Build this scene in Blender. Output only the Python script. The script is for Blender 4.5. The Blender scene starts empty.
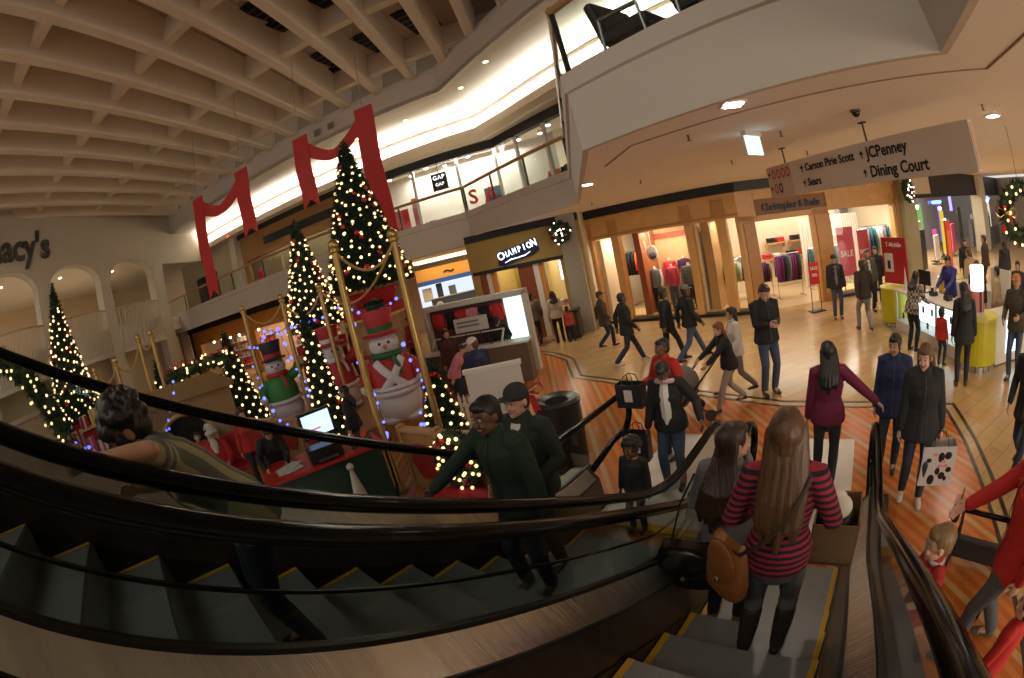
import bpy, math, random
from mathutils import Vector, Matrix, Euler
R = math.radians
rnd = random.Random(7)
SC = bpy.context.scene
COL = SC.collection

# ------------------------------------------------------------------ materials
MATS = {}
def mat(name, col, rough=0.55, metal=0.0, emit=0.0, noise=0.0, nscale=8.0, bump=0.0, bscale=40.0, spec=0.5, coat=0.0, ecol=None, sheen=0.0):
    if name in MATS: return MATS[name]
    m = bpy.data.materials.new(name); m.use_nodes = True
    nt = m.node_tree; b = nt.nodes['Principled BSDF']
    b.inputs['Base Color'].default_value = (*col, 1)
    b.inputs['Roughness'].default_value = rough
    b.inputs['Metallic'].default_value = metal
    b.inputs['Specular IOR Level'].default_value = spec
    b.inputs['Coat Weight'].default_value = coat
    if emit:
        b.inputs['Emission Color'].default_value = (*(ecol or col), 1)
        b.inputs['Emission Strength'].default_value = emit
    if noise or bump:
        tc = nt.nodes.new('ShaderNodeTexCoord')
    if noise:
        n = nt.nodes.new('ShaderNodeTexNoise'); n.inputs['Scale'].default_value = nscale; n.inputs['Detail'].default_value = 4
        nt.links.new(tc.outputs['Object'], n.inputs['Vector'])
        mx = nt.nodes.new('ShaderNodeMix'); mx.data_type = 'RGBA'
        mx.inputs[6].default_value = (*[max(0, c*(1-noise)) for c in col], 1)
        mx.inputs[7].default_value = (*[min(1, c*(1+noise)) for c in col], 1)
        nt.links.new(n.outputs['Fac'], mx.inputs[0]); nt.links.new(mx.outputs[2], b.inputs['Base Color'])
    if bump:
        n2 = nt.nodes.new('ShaderNodeTexNoise'); n2.inputs['Scale'].default_value = bscale; n2.inputs['Detail'].default_value = 3
        nt.links.new(tc.outputs['Object'], n2.inputs['Vector'])
        bp = nt.nodes.new('ShaderNodeBump'); bp.inputs['Strength'].default_value = bump; bp.inputs['Distance'].default_value = 0.02
        nt.links.new(n2.outputs['Fac'], bp.inputs['Height']); nt.links.new(bp.outputs[0], b.inputs['Normal'])
    MATS[name] = m
    return m

def glow(name, col, strength, sample=False):
    """an emissive surface"""
    if name in MATS: return MATS[name]
    m = bpy.data.materials.new(name); m.use_nodes = True
    nt = m.node_tree; nt.nodes.clear()
    e = nt.nodes.new('ShaderNodeEmission'); e.inputs[0].default_value = (*col, 1); e.inputs[1].default_value = strength
    o = nt.nodes.new('ShaderNodeOutputMaterial'); nt.links.new(e.outputs[0], o.inputs[0])
    try: m.cycles.emission_sampling = 'AUTO' if sample else 'NONE'
    except Exception: pass
    MATS[name] = m
    return m

def glass(name, tint=(1, 1, 1), refl=0.06):
    if name in MATS: return MATS[name]
    m = bpy.data.materials.new(name); m.use_nodes = True
    nt = m.node_tree; nt.nodes.clear()
    t = nt.nodes.new('ShaderNodeBsdfTransparent'); t.inputs[0].default_value = (*tint, 1)
    g = nt.nodes.new('ShaderNodeBsdfGlossy'); g.inputs['Roughness'].default_value = 0.02
    fw = nt.nodes.new('ShaderNodeLayerWeight'); fw.inputs[0].default_value = .5
    pw = nt.nodes.new('ShaderNodeMath'); pw.operation = 'POWER'; pw.inputs[1].default_value = 4.0; nt.links.new(fw.outputs['Facing'], pw.inputs[0])
    lw = nt.nodes.new('ShaderNodeMath'); lw.operation = 'MULTIPLY_ADD'; lw.inputs[1].default_value = .5; lw.inputs[2].default_value = refl*.5; nt.links.new(pw.outputs[0], lw.inputs[0])
    mx = nt.nodes.new('ShaderNodeMixShader'); o = nt.nodes.new('ShaderNodeOutputMaterial')
    nt.links.new(lw.outputs[0], mx.inputs[0]); nt.links.new(t.outputs[0], mx.inputs[1]); nt.links.new(g.outputs[0], mx.inputs[2]); nt.links.new(mx.outputs[0], o.inputs[0])
    MATS[name] = m
    return m

def wave_mat(name, c1, c2, scale, axis='Z', rough=0.8, sharp=None, bump=0.0, coord='Object', rot=0.0, width=0.5, metal=0.0):
    """stripes of two colours across one axis; scale = stripes per metre, width = share of c2"""
    if name in MATS: return MATS[name]
    m = bpy.data.materials.new(name); m.use_nodes = True
    nt = m.node_tree; b = nt.nodes['Principled BSDF']; b.inputs['Roughness'].default_value = rough; b.inputs['Metallic'].default_value = metal
    tc = nt.nodes.new('ShaderNodeTexCoord'); mp = nt.nodes.new('ShaderNodeMapping'); mp.inputs['Rotation'].default_value = (0, 0, rot)
    nt.links.new(tc.outputs[coord], mp.inputs['Vector'])
    sx = nt.nodes.new('ShaderNodeSeparateXYZ'); nt.links.new(mp.outputs[0], sx.inputs[0])
    ml = nt.nodes.new('ShaderNodeMath'); ml.operation = 'MULTIPLY'; ml.inputs[1].default_value = scale; nt.links.new(sx.outputs[axis], ml.inputs[0])
    fr = nt.nodes.new('ShaderNodeMath'); fr.operation = 'FRACT'; nt.links.new(ml.outputs[0], fr.inputs[0])
    lt = nt.nodes.new('ShaderNodeMath'); lt.operation = 'LESS_THAN'; lt.inputs[1].default_value = width; nt.links.new(fr.outputs[0], lt.inputs[0])
    mx = nt.nodes.new('ShaderNodeMix'); mx.data_type = 'RGBA'; mx.inputs[6].default_value = (*c1, 1); mx.inputs[7].default_value = (*c2, 1)
    nt.links.new(lt.outputs[0], mx.inputs[0]); nt.links.new(mx.outputs[2], b.inputs['Base Color'])
    if bump:
        bp = nt.nodes.new('ShaderNodeBump'); bp.inputs['Strength'].default_value = bump; bp.inputs['Distance'].default_value = 0.01
        nt.links.new(lt.outputs[0], bp.inputs['Height']); nt.links.new(bp.outputs[0], b.inputs['Normal'])
    MATS[name] = m
    return m

# ------------------------------------------------------------------ mesh builder
class MB:
    def __init__(s): s.v = []; s.f = []; s.mi = []; s.T = Matrix.Identity(4); s.m = 0; s.smooth = False
    def add(s, vs, fs):
        b = len(s.v)
        s.v.extend([s.T @ Vector(p) for p in vs]); s.f.extend([tuple(b+i for i in f) for f in fs]); s.mi.extend([s.m]*len(fs)); return s
    def box(s, c, d, rz=0.0, rot=None):
        x, y, z = d[0]/2, d[1]/2, d[2]/2
        Q = (rot.to_matrix().to_4x4() if rot else Matrix.Rotation(rz, 4, 'Z'))
        P = [Vector(c) + Q @ Vector(p) for p in ((-x,-y,-z),(x,-y,-z),(x,y,-z),(-x,y,-z),(-x,-y,z),(x,-y,z),(x,y,z),(-x,y,z))]
        return s.add(P, [(3,2,1,0),(4,5,6,7),(0,1,5,4),(1,2,6,5),(2,3,7,6),(3,0,4,7)])
    def bar(s, a, b, w, h, up=(0,0,1)):
        """a box from a to b with section w x h"""
        a, b = Vector(a), Vector(b); d = b-a; L = d.length; d.normalize()
        u = Vector(up); sd = d.cross(u)
        if sd.length < 1e-4: sd = d.cross(Vector((1,0,0)))
        sd.normalize(); u = sd.cross(d)
        P = [p + sd*(i*w/2) + u*(j*h/2) for p in (a, b) for i, j in ((-1,-1),(1,-1),(1,1),(-1,1))]
        return s.add(P, [(0,1,2,3),(7,6,5,4),(0,4,5,1),(1,5,6,2),(2,6,7,3),(3,7,4,0)])
    def tube(s, pts, r, n=8, cap=True, flat=1.0, up=(0,0,1)):
        """r: number or list; flat squashes along the up side"""
        pts = [Vector(p) for p in pts]; k = len(pts)
        rs = [r]*k if not isinstance(r, (list, tuple)) else r
        V = []; prev = None
        for i, p in enumerate(pts):
            d = (pts[min(i+1, k-1)] - pts[max(i-1, 0)]); d.normalize()
            if prev is None:
                u = Vector(up); sd = d.cross(u)
                if sd.length < 1e-3: sd = d.cross(Vector((1,0,0)))
            else: sd = prev - d*prev.dot(d)
            sd.normalize(); prev = sd; u = sd.cross(d)
            for j in range(n):
                a = 2*math.pi*j/n
                V.append(p + sd*(math.cos(a)*rs[i]) + u*(math.sin(a)*rs[i]*flat))
        F = [(i*n+j, i*n+(j+1) % n, (i+1)*n+(j+1) % n, (i+1)*n+j) for i in range(k-1) for j in range(n)]
        if cap: F += [tuple(range(n))[::-1], tuple(range((k-1)*n, k*n))]
        return s.add(V, F)
    def lathe(s, prof, c=(0,0,0), n=20, a0=0.0, a1=2*math.pi, cap=True):
        """prof: (radius, z) pairs bottom to top"""
        c = Vector(c); full = abs(a1-a0) > 6.28; m = n if full else n+1
        V = [c + Vector((math.cos(a0+(a1-a0)*j/n)*r, math.sin(a0+(a1-a0)*j/n)*r, z)) for r, z in prof for j in range(m)]
        F = []
        for i in range(len(prof)-1):
            for j in range(n):
                k2 = (j+1) % m
                F.append((i*m+j, i*m+k2, (i+1)*m+k2, (i+1)*m+j))
        if cap and full: F += [tuple(range(m))[::-1], tuple(range((len(prof)-1)*m, len(prof)*m))]
        return s.add(V, F)
    def sphere(s, c, r, n=12, m=8, rot=None):
        rx, ry, rz = (r, r, r) if not isinstance(r, (list, tuple)) else r
        Q = rot.to_matrix() if rot else Matrix.Identity(3); c = Vector(c)
        V = [c + Q @ Vector((0,0,-rz))]
        for i in range(1, m):
            t = -math.pi/2 + math.pi*i/m
            for j in range(n):
                a = 2*math.pi*j/n; V.append(c + Q @ Vector((rx*math.cos(t)*math.cos(a), ry*math.cos(t)*math.sin(a), rz*math.sin(t))))
        V.append(c + Q @ Vector((0,0,rz)))
        F = [(0, 1+(j+1) % n, 1+j) for j in range(n)]
        for i in range(m-2):
            for j in range(n): F.append((1+i*n+j, 1+i*n+(j+1) % n, 1+(i+1)*n+(j+1) % n, 1+(i+1)*n+j))
        L = len(V)-1
        F += [(L, 1+(m-2)*n+j, 1+(m-2)*n+(j+1) % n) for j in range(n)]
        return s.add(V, F)
    def prism(s, poly, z0, z1):
        n = len(poly)
        A = sum(poly[i][0]*poly[(i+1) % n][1]-poly[(i+1) % n][0]*poly[i][1] for i in range(n))
        if A < 0: poly = poly[::-1]
        V = [(p[0], p[1], z0) for p in poly] + [(p[0], p[1], z1) for p in poly]
        F = [tuple(range(n))[::-1], tuple(range(n, 2*n))] + [(i, (i+1) % n, n+(i+1) % n, n+i) for i in range(n)]
        return s.add(V, F)
    def sweep(s, prof, path, closed=False):
        """prof: (offset to the left of travel, z) ring; path: xy polyline with mitred joints"""
        k = len(path); n = len(prof); P = [Vector((p[0], p[1])) for p in path]; V = []
        for i in range(k):
            a = P[i]-P[i-1] if i > 0 else P[1]-P[0]; b = P[i+1]-P[i] if i < k-1 else P[k-1]-P[k-2]
            a.normalize(); b.normalize(); na = Vector((-a.y, a.x)); nb = Vector((-b.y, b.x)); mm = na+nb; mm.normalize(); mm /= max(0.3, mm.dot(na))
            for o, z in prof: V.append((P[i].x+mm.x*o, P[i].y+mm.y*o, z))
        F = [(i*n+j, i*n+(j+1) % n, (i+1)*n+(j+1) % n, (i+1)*n+j) for i in range(k-1) for j in range(n)]
        F += [tuple(range(n))[::-1], tuple(range((k-1)*n, k*n))]
        return s.add(V, F)
    def mesh(s, name, mats):
        me = bpy.data.meshes.new(name); me.from_pydata([tuple(p) for p in s.v], [], s.f)
        mats = mats if isinstance(mats, (list, tuple)) else [mats]
        for m in mats: me.materials.append(m)
        for i, p in enumerate(me.polygons):
            p.material_index = s.mi[i]; p.use_smooth = s.smooth
        me.update(); return me
    def build(s, name, mats, parent=None, bevel=0.0, smooth=None, loc=None):
        if smooth is not None: s.smooth = smooth
        o = bpy.data.objects.new(name, s.mesh(name, mats)); COL.objects.link(o)
        if parent: o.parent = parent
        if loc: o.location = loc
        if bevel:
            b = o.modifiers.new('edge', 'BEVEL'); b.width = bevel; b.segments = 2; b.limit_method = 'ANGLE'; b.angle_limit = R(50)
        if s.smooth and not bevel:
            try:
                for e in o.data.edges: pass
                o.data.set_sharp_from_angle(angle=R(42))
            except Exception: pass
        return o

def thing(name, label, cat, loc=(0,0,0), rz=0.0, group=None):
    o = bpy.data.objects.new(name, None); COL.objects.link(o); o.location = loc; o.rotation_euler = (0,0,rz); o.empty_display_size = 0.1
    o['label'] = label; o['category'] = cat
    if group: o['group'] = group
    return o
def tag(o, label, cat, group=None, kind=None):
    o['label'] = label; o['category'] = cat
    if group: o['group'] = group
    if kind: o['kind'] = kind
    return o
def struct(name, mb, mats, bevel=0.0, smooth=None, label=None):
    o = mb.build(name, mats, None, bevel, smooth); o['kind'] = 'structure'
    if label: o['label'] = label
    return o
def copy_tree(o, parent=None):
    c = o.copy(); COL.objects.link(c)
    if parent: c.parent = parent
    for ch in list(o.children): copy_tree(ch, c)
    return c
def dup(o, loc, rz=None, label=None, group=None, scale=None):
    c = copy_tree(o); c.location = loc
    if rz is not None: c.rotation_euler = (0,0,rz)
    if label: c['label'] = label
    if group: c['group'] = group
    if scale: c.scale = (scale,)*3
    return c
def text_mesh(body, size, depth=0.01, align='CENTER', bold=False, shear=0.0, spacing=1.0):
    cu = bpy.data.curves.new('lettering', 'FONT'); cu.body = body; cu.size = size; cu.extrude = depth; cu.align_x = align; cu.align_y = 'CENTER'; cu.shear = shear; cu.space_character = spacing
    cu.resolution_u = 3
    if bold: cu.offset = size*0.025
    o = bpy.data.objects.new('lettering', cu); COL.objects.link(o)
    bpy.context.view_layer.update()
    me = bpy.data.meshes.new_from_object(o.evaluated_get(bpy.context.evaluated_depsgraph_get()))
    bpy.data.objects.remove(o); bpy.data.curves.remove(cu)
    return me
def letters(name, body, size, m, loc, ang, parent=None, depth=0.01, align='CENTER', bold=False, shear=0.0, spacing=1.0, tilt=90):
    """upright lettering facing the direction ang-90deg (read along ang)"""
    me = text_mesh(body, size, depth, align, bold, shear, spacing); me.materials.append(m)
    o = bpy.data.objects.new(name, me); COL.objects.link(o); o.location = loc; o.rotation_euler = (R(tilt), 0, ang)
    if parent: o.parent = parent
    return o
def spot(name, loc, power, col=(1, .87, .7), size=110, blend=0.8, radius=0.06, target=None):
    l = bpy.data.lights.new(name, 'SPOT'); l.energy = power; l.color = col; l.spot_size = R(size); l.spot_blend = blend; l.shadow_soft_size = radius
    o = bpy.data.objects.new(name, l); COL.objects.link(o); o.location = loc
    if target is not None: o.rotation_euler = (Vector(target)-Vector(loc)).to_track_quat('-Z', 'Y').to_euler()
    return o
def area(name, loc, sx, sy, power, col=(1, .85, .65), rot=(0,0,0)):
    l = bpy.data.lights.new(name, 'AREA'); l.shape = 'RECTANGLE'; l.size = sx; l.size_y = sy; l.energy = power; l.color = col
    o = bpy.data.objects.new(name, l); COL.objects.link(o); o.location = loc; o.rotation_euler = rot
    return o

# ------------------------------------------------------------------ camera (a fisheye lens, as the photograph was taken with)
cam = bpy.data.cameras.new('camera'); camo = bpy.data.objects.new('camera', cam); COL.objects.link(camo); SC.camera = camo
cam.type = 'PANO'
for host in (cam, getattr(cam, 'cycles', None)):
    try:
        host.panorama_type = 'FISHEYE_EQUISOLID'; host.fisheye_lens = 16.057; host.fisheye_fov = math.pi
    except Exception: pass
cam.sensor_width = 36.0; cam.sensor_fit = 'HORIZONTAL'; cam.clip_start = 0.05; cam.clip_end = 200
def cam_matrix(pitch, roll, heading):
    p, r = R(pitch), R(roll)
    up = Vector((math.cos(p)*math.sin(r), math.cos(p)*math.cos(r), math.sin(p)))
    f = Vector((0,0,-1)); f = f - up*f.dot(up); f.normalize(); rt = f.cross(up)
    B = Matrix((rt, f, up))          # camera -> level frame
    return Matrix.Rotation(heading, 3, 'Z') @ B
camo.matrix_world = Matrix.Translation((0, 0, 3.0)) @ cam_matrix(10.23, -12.35, R(18.9)).to_4x4()
SC.view_settings.view_transform = 'Standard'; SC.view_settings.look = 'None'; SC.view_settings.gamma = 1.0; SC.view_settings.use_curve_mapping = False
SC.view_settings.exposure = 0.0
w = bpy.data.worlds.new('World'); SC.world = w; w.use_nodes = True
w.node_tree.nodes['Background'].inputs[0].default_value = (1.0, .93, .86, 1); w.node_tree.nodes['Background'].inputs[1].default_value = 0.78
try:
    SC.cycles.max_bounces = 8; SC.cycles.transparent_max_bounces = 24; SC.cycles.caustics_reflective = False; SC.cycles.caustics_refractive = False
    SC.cycles.sample_clamp_indirect = 4.0; SC.cycles.use_denoising = True; SC.cycles.blur_glossy = 0.5
except Exception: pass

# shared directions: u = down the escalators, r = to their right
EA = R(65); U = Vector((math.cos(EA), math.sin(EA), 0)); RT = Vector((math.sin(EA), -math.cos(EA), 0))
def ST(s, t, z=0.0): return U*s + RT*t + Vector((0,0,z))
BLACK = mat('black_satin', (.012,.011,.011), .35)
# ------------------------------------------------------------------ floor
def floor_mat():
    m = bpy.data.materials.new('glossy_parquet'); m.use_nodes = True; nt = m.node_tree; b = nt.nodes['Principled BSDF']
    tc = nt.nodes.new('ShaderNodeTexCoord'); mp = nt.nodes.new('ShaderNodeMapping'); mp.inputs['Rotation'].default_value = (0,0,R(-20))
    nt.links.new(tc.outputs['Object'], mp.inputs[0])
    br = nt.nodes.new('ShaderNodeTexBrick'); br.inputs['Scale'].default_value = 1.0; br.inputs['Brick Width'].default_value = 1.1; br.inputs['Row Height'].default_value = .28
    br.inputs['Mortar Size'].default_value = .006; br.inputs['Color1'].default_value = (.60,.40,.19,1); br.inputs['Color2'].default_value = (.52,.335,.155,1); br.inputs['Mortar'].default_value = (.36,.21,.09,1)
    nt.links.new(mp.outputs[0], br.inputs['Vector'])
    n = nt.nodes.new('ShaderNodeTexNoise'); n.inputs['Scale'].default_value = 2.2; nt.links.new(mp.outputs[0], n.inputs['Vector'])
    mx = nt.nodes.new('ShaderNodeMix'); mx.data_type = 'RGBA'; mx.blend_type = 'MULTIPLY'; mx.inputs[0].default_value = .35
    nt.links.new(br.outputs['Color'], mx.inputs[6]); nt.links.new(n.outputs['Color'], mx.inputs[7]); nt.links.new(mx.outputs[2], b.inputs['Base Color'])
    b.inputs['Roughness'].default_value = .22; b.inputs['Specular IOR Level'].default_value = .5
    return m
def inlay_mat():
    m = bpy.data.materials.new('orange_striped_inlay'); m.use_nodes = True; nt = m.node_tree; b = nt.nodes['Principled BSDF']
    tc = nt.nodes.new('ShaderNodeTexCoord'); mp = nt.nodes.new('ShaderNodeMapping'); mp.inputs['Rotation'].default_value = (0,0,R(-15))
    nt.links.new(tc.outputs['Object'], mp.inputs[0])
    sx = nt.nodes.new('ShaderNodeSeparateXYZ'); nt.links.new(mp.outputs[0], sx.inputs[0])
    def stripe(scale, width, off=0.0):
        a = nt.nodes.new('ShaderNodeMath'); a.operation = 'MULTIPLY_ADD'; a.inputs[1].default_value = scale; a.inputs[2].default_value = off; nt.links.new(sx.outputs['X'], a.inputs[0])
        f = nt.nodes.new('ShaderNodeMath'); f.operation = 'FRACT'; nt.links.new(a.outputs[0], f.inputs[0])
        l = nt.nodes.new('ShaderNodeMath'); l.operation = 'LESS_THAN'; l.inputs[1].default_value = width; nt.links.new(f.outputs[0], l.inputs[0]); return l
    s1 = stripe(1/.42, .17); s2 = stripe(1/.14, .5)
    n = nt.nodes.new('ShaderNodeTexNoise'); n.inputs['Scale'].default_value = 6; nt.links.new(mp.outputs[0], n.inputs['Vector'])
    m1 = nt.nodes.new('ShaderNodeMix'); m1.data_type = 'RGBA'; m1.inputs[6].default_value = (.52,.145,.025,1); m1.inputs[7].default_value = (.62,.20,.04,1); nt.links.new(s2.outputs[0], m1.inputs[0])
    m2 = nt.nodes.new('ShaderNodeMix'); m2.data_type = 'RGBA'; m2.inputs[7].default_value = (.55,.33,.14,1); nt.links.new(m1.outputs[2], m2.inputs[6]); nt.links.new(s1.outputs[0], m2.inputs[0])
    m3 = nt.nodes.new('ShaderNodeMix'); m3.data_type = 'RGBA'; m3.blend_type = 'MULTIPLY'; m3.inputs[0].default_value = .3; nt.links.new(m2.outputs[2], m3.inputs[6]); nt.links.new(n.outputs['Color'], m3.inputs[7])
    nt.links.new(m3.outputs[2], b.inputs['Base Color']); b.inputs['Roughness'].default_value = .25
    return m
mb = MB(); mb.box((-2,14,-.1), (70,70,.2)); struct('floor', mb, floor_mat(), label='glossy tan wood floor')
INLAY = [(-4.4,13.3),(-3.3,12.45),(-2.62,11.55),(-2.16,9.86),(-.76,8.75),(1.82,6.65),(3.38,5.87),(4.38,5.25),(4.09,4.34),(3.58,3.06),(3.2,2.1),(2.0,-1.5),(-8,-1.5),(-13,3),(-13,13.3)]
mb = MB(); mb.prism(INLAY, 0.0, .004); struct('floor_inlay', mb, inlay_mat(), label='orange floor inlay with pale diagonal stripes')
edge = INLAY[:12]
mb = MB()
for o0, o1 in ((.0,.06),(.2,.26)): mb.sweep([(o0,.001),(o1,.001),(o1,.007),(o0,.007)], edge)
struct('trim_1', mb, mat('dark_inlay_line', (.035,.024,.016), .3), label='double dark border line of the orange floor')

# ------------------------------------------------------------------ upper floor slab, fascia and soffit
WHITE = mat('painted_drywall', (.62,.565,.49), .75, noise=.05, nscale=2)
SOFF = mat('soffit_paint', (.90,.84,.78), .8, noise=.04, nscale=1.5)
C0, C1, C2, C3, C4 = (-30.5,15.3), (-5.9,15.3), (-1.5,11.7), (-.43,4.93), (2.5,2.45)
C5 = (C4[0]-U.x*9.5, C4[1]-U.y*9.5)
EDGE = [C0, C1, C2, C3, C4, C5]
slab = EDGE + [(22, C5[1]), (22, 45), (-30.5, 45)]
mb = MB(); mb.prism(slab, 4.0, 4.78); struct('ceiling_soffit', mb, SOFF, label='warm soffit under the upper floor')
mb = MB(); mb.prism(slab, 4.785, 4.80); struct('floor_upper', mb, mat('upper_floor', (.5,.42,.33), .4), label='upper floor')
mb = MB()
# travel from Macy's end towards the camera: the opening is on the right hand, so outward offset is negative
mb.sweep([(.06,3.98),(-.015,3.98),(-.015,4.66),(-.05,4.68),(-.05,4.9),(.16,4.9),(.16,4.79),(.06,4.79)], EDGE)
struct('trim_2', mb, WHITE, label='white balcony fascia around the opening')
mb = MB(); mb.sweep([(.3,3.72),(-.02,3.72),(-.02,3.99),(.3,3.99)], [C0, (-5.9,15.3)]); struct('trim_3', mb, WHITE, label='deep lower edge of the far balcony fascia')
mb = MB(); mb.sweep([(.62,3.99),(.6,3.99),(.6,4.003),(.62,4.003)], [(-.9,6.3), (-.43,4.93), (2.55,2.45), (2.2,1.6)]); struct('trim_4', mb, mat('soffit_joint', (.35,.27,.2), .8), label='thin joint line in the soffit')
# glass railings along the balcony
GLASS = glass('rail_glass', (.93,.97,.95)); OAK = mat('oak_rail', (.42,.23,.085), .35, noise=.2, nscale=14)
def railing(a, b, label, n):
    a, b = Vector((*a,0)), Vector((*b,0)); d = (b-a); L = d.length; ang = math.atan2(d.y, d.x)
    t = thing('glass_railing', label, 'railing', (a.x, a.y, 4.9), ang, None)
    mb = MB(); mb.tube([(-.02,.0,.93),(L+.02,.0,.93)], .045, 10, flat=1.3); mb.build('handrail', OAK, t, smooth=True)
    for i in range(n):
        x0, x1 = L*i/n+.05, L*(i+1)/n-.05
        mb = MB(); mb.box(((x0+x1)/2,0,.45), (x1-x0,.012,.84)); mb.build('glass_panel', GLASS, t)
    for i in range(n+1):
        x = min(max(L*i/n, .03), L-.03); mb = MB(); mb.box((x,0,.44), (.045,.05,.88)); mb.box((x,0,.015),(.09,.09,.03)); mb.build('post', BLACK, t)
    return t
def off(p, q, d):    # shift a segment to the left of its travel
    v = Vector((q[0]-p[0], q[1]-p[1])).normalized(); nrm = Vector((-v.y, v.x))*d
    return (p[0]+nrm.x, p[1]+nrm.y), (q[0]+nrm.x, q[1]+nrm.y)
for (p, q, lb, n) in ((C0,C1,'glass railing with oak handrail along the far straight balcony',9),(C1,C2,'glass railing with oak handrail on the slanting balcony below the red sale letters',3),(C2,C3,'glass railing with oak handrail seen end-on beside the near balcony corner',4),(C3,C4,'glass railing with oak handrail nearest overhead, in front of the dark lounge seats',2),(C4,C5,'glass railing above the escalator well, over the right-hand escalator side',5)):
    a, b = off(p, q, .06); railing(a, b, lb, n)

# ------------------------------------------------------------------ upper ceiling: coffers, band, cove
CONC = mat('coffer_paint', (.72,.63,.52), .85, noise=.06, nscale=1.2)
BAND = [(-31,15.3),(-6.05,15.45),(-1.46,11.75),(1.5,9.3),(4.5,6.9)]
mb = MB(); mb.sweep([(0,9.86),(0,11.0),(.35,11.0),(.35,9.86)], BAND); struct('trim_5', mb, mat('band_paint', (.66,.6,.54), .8), label='grey band around the coffered ceiling')
mb = MB(); mb.prism(BAND + [(12,6.9),(12,21),(-31,21)], 9.9, 10.05); struct('ceiling_gallery', mb, mat('gallery_ceiling', (.7,.66,.58), .85), label='flat white ceiling over the upper gallery')
bd = Vector((math.cos(R(102)), math.sin(R(102)), 0)); bn = Vector((-bd.y, bd.x, 0))
def beam_line(x0):   # centre line of a beam that ends near y = 14.6 at x0
    e = Vector((x0, 15.2, 0)); return e, e - bd*26
def band_y(x):
    return 15.4 if x < -6.05 else 15.45 - (x+6.05)*.806
k = 0
for i in range(-14, 8):
    x0 = -6.0 + 1.6*i + .55
    xe = x0; ye = band_y(x0)+.1
    e = Vector((xe, ye, 0)); s0 = e - bd*(ye+10)/bd.y
    mb = MB()
    prof = [(-.33,11.9),(-.19,10.9),(-.14,10.82),(.14,10.82),(.19,10.9),(.33,11.9)]
    mb.sweep(prof, [(s0.x, s0.y), (e.x, e.y)])
    struct('ceiling_beam', mb, CONC, label='deep ceiling beam of the coffered ceiling')
for j in range(6):
    yb = 14.0 - 4.15*j
    mb = MB(); mb.sweep([(-.28,11.9),(-.16,11.08),(.16,11.08),(.28,11.9)], [(-24,yb-.9),(9,yb+1.3)])
    struct('ceiling_rib', mb, CONC, label='cross rib of the coffered ceiling')
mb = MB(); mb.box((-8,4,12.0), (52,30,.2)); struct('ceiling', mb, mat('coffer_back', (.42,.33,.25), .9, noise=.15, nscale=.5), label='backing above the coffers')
# dark open coffers with ducts, near the right end of the coffers
for (x, y) in ((-7.8,8.4),(-8.0,9.8),(-8.75,12.8),(-7.05,13.1),(-6.4,10.0),(-5.3,12.9),(-9.3,14.3),(-4.8,9.9)):
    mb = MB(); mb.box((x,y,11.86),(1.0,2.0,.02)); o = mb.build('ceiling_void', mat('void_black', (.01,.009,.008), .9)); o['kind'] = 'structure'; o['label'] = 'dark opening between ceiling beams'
    mb = MB()
    for q in range(4):
        mb.tube([(x-.45,y-.6+q*.36,11.84),(x+.45,y-.52+q*.36,11.84)], .035, 6)
    o = mb.build('ceiling_duct', mat('duct_metal', (.12,.11,.1), .5, .6)); o['kind'] = 'structure'; o['label'] = 'pipes in the dark ceiling opening'
# small square vents on the band
for (x, y) in ((-11.9,15.3),(-11.1,15.3),(-12.8,15.3)):
    mb = MB(); mb.box((0,0,0),(.34,.04,.3)); mb.m = 1
    for q in range(4): mb.box((0,-.025,-.11+.07*q),(.28,.015,.03))
    tag(mb.build('ceiling_vent', [mat('vent_grey', (.42,.38,.33),.6), mat('vent_dark',(.1,.09,.08),.7)], loc=(x,y-.03,10.35)), 'small square grey vent on the ceiling band above the red ribbons', 'vent', 'square vents on the ceiling band')
# cove: washed wall, dark trim, lower soffit over the gallery shopfronts
COVEW = mat('cove_white', (.82,.78,.7), .85)
WALLC = [(-31,19.25),(-6.15,19.55),(-4.4,18.35),(3.5,12.0)]
mb = MB(); mb.sweep([(0,8.6),(0,9.9),(.2,9.9),(.2,8.6)], WALLC); struct('wall_cove', mb, COVEW, label='white light-washed cove wall')
mb = MB(); mb.sweep([(-.06,9.72),(-.06,9.84),(.0,9.84),(.0,9.72)], WALLC); struct('trim_6', mb, mat('cove_trim', (.13,.1,.075), .5), label='dark trim line through the cove light')
LEDGE = [(-31,18.35),(-6.0,18.6),(-4.35,17.5),(3.0,11.6)]
mb = MB(); mb.sweep([(0,8.62),(0,8.95),(.1,8.95),(.1,8.7),(2.6,8.7),(2.6,8.62)], LEDGE); struct('ceiling_gallery_soffit', mb, mat('gallery_soffit', (.62,.52,.39), .8), label='beige soffit over the upper shopfronts')
mb = MB(); mb.sweep([(.2,8.72),(.2,8.78),(.5,8.78),(.5,8.72)], LEDGE); o = mb.build('cove_light', glow('cove_lamp', (1,.94,.83), 60.0, True)); tag(o, 'continuous white cove light strip above the upper gallery', 'light')
mb = MB(); mb.box((-8,21.6,7.5),(46,.2,6)); mb.build('wall_gallery_back', WHITE)['kind'] = 'structure'

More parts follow.
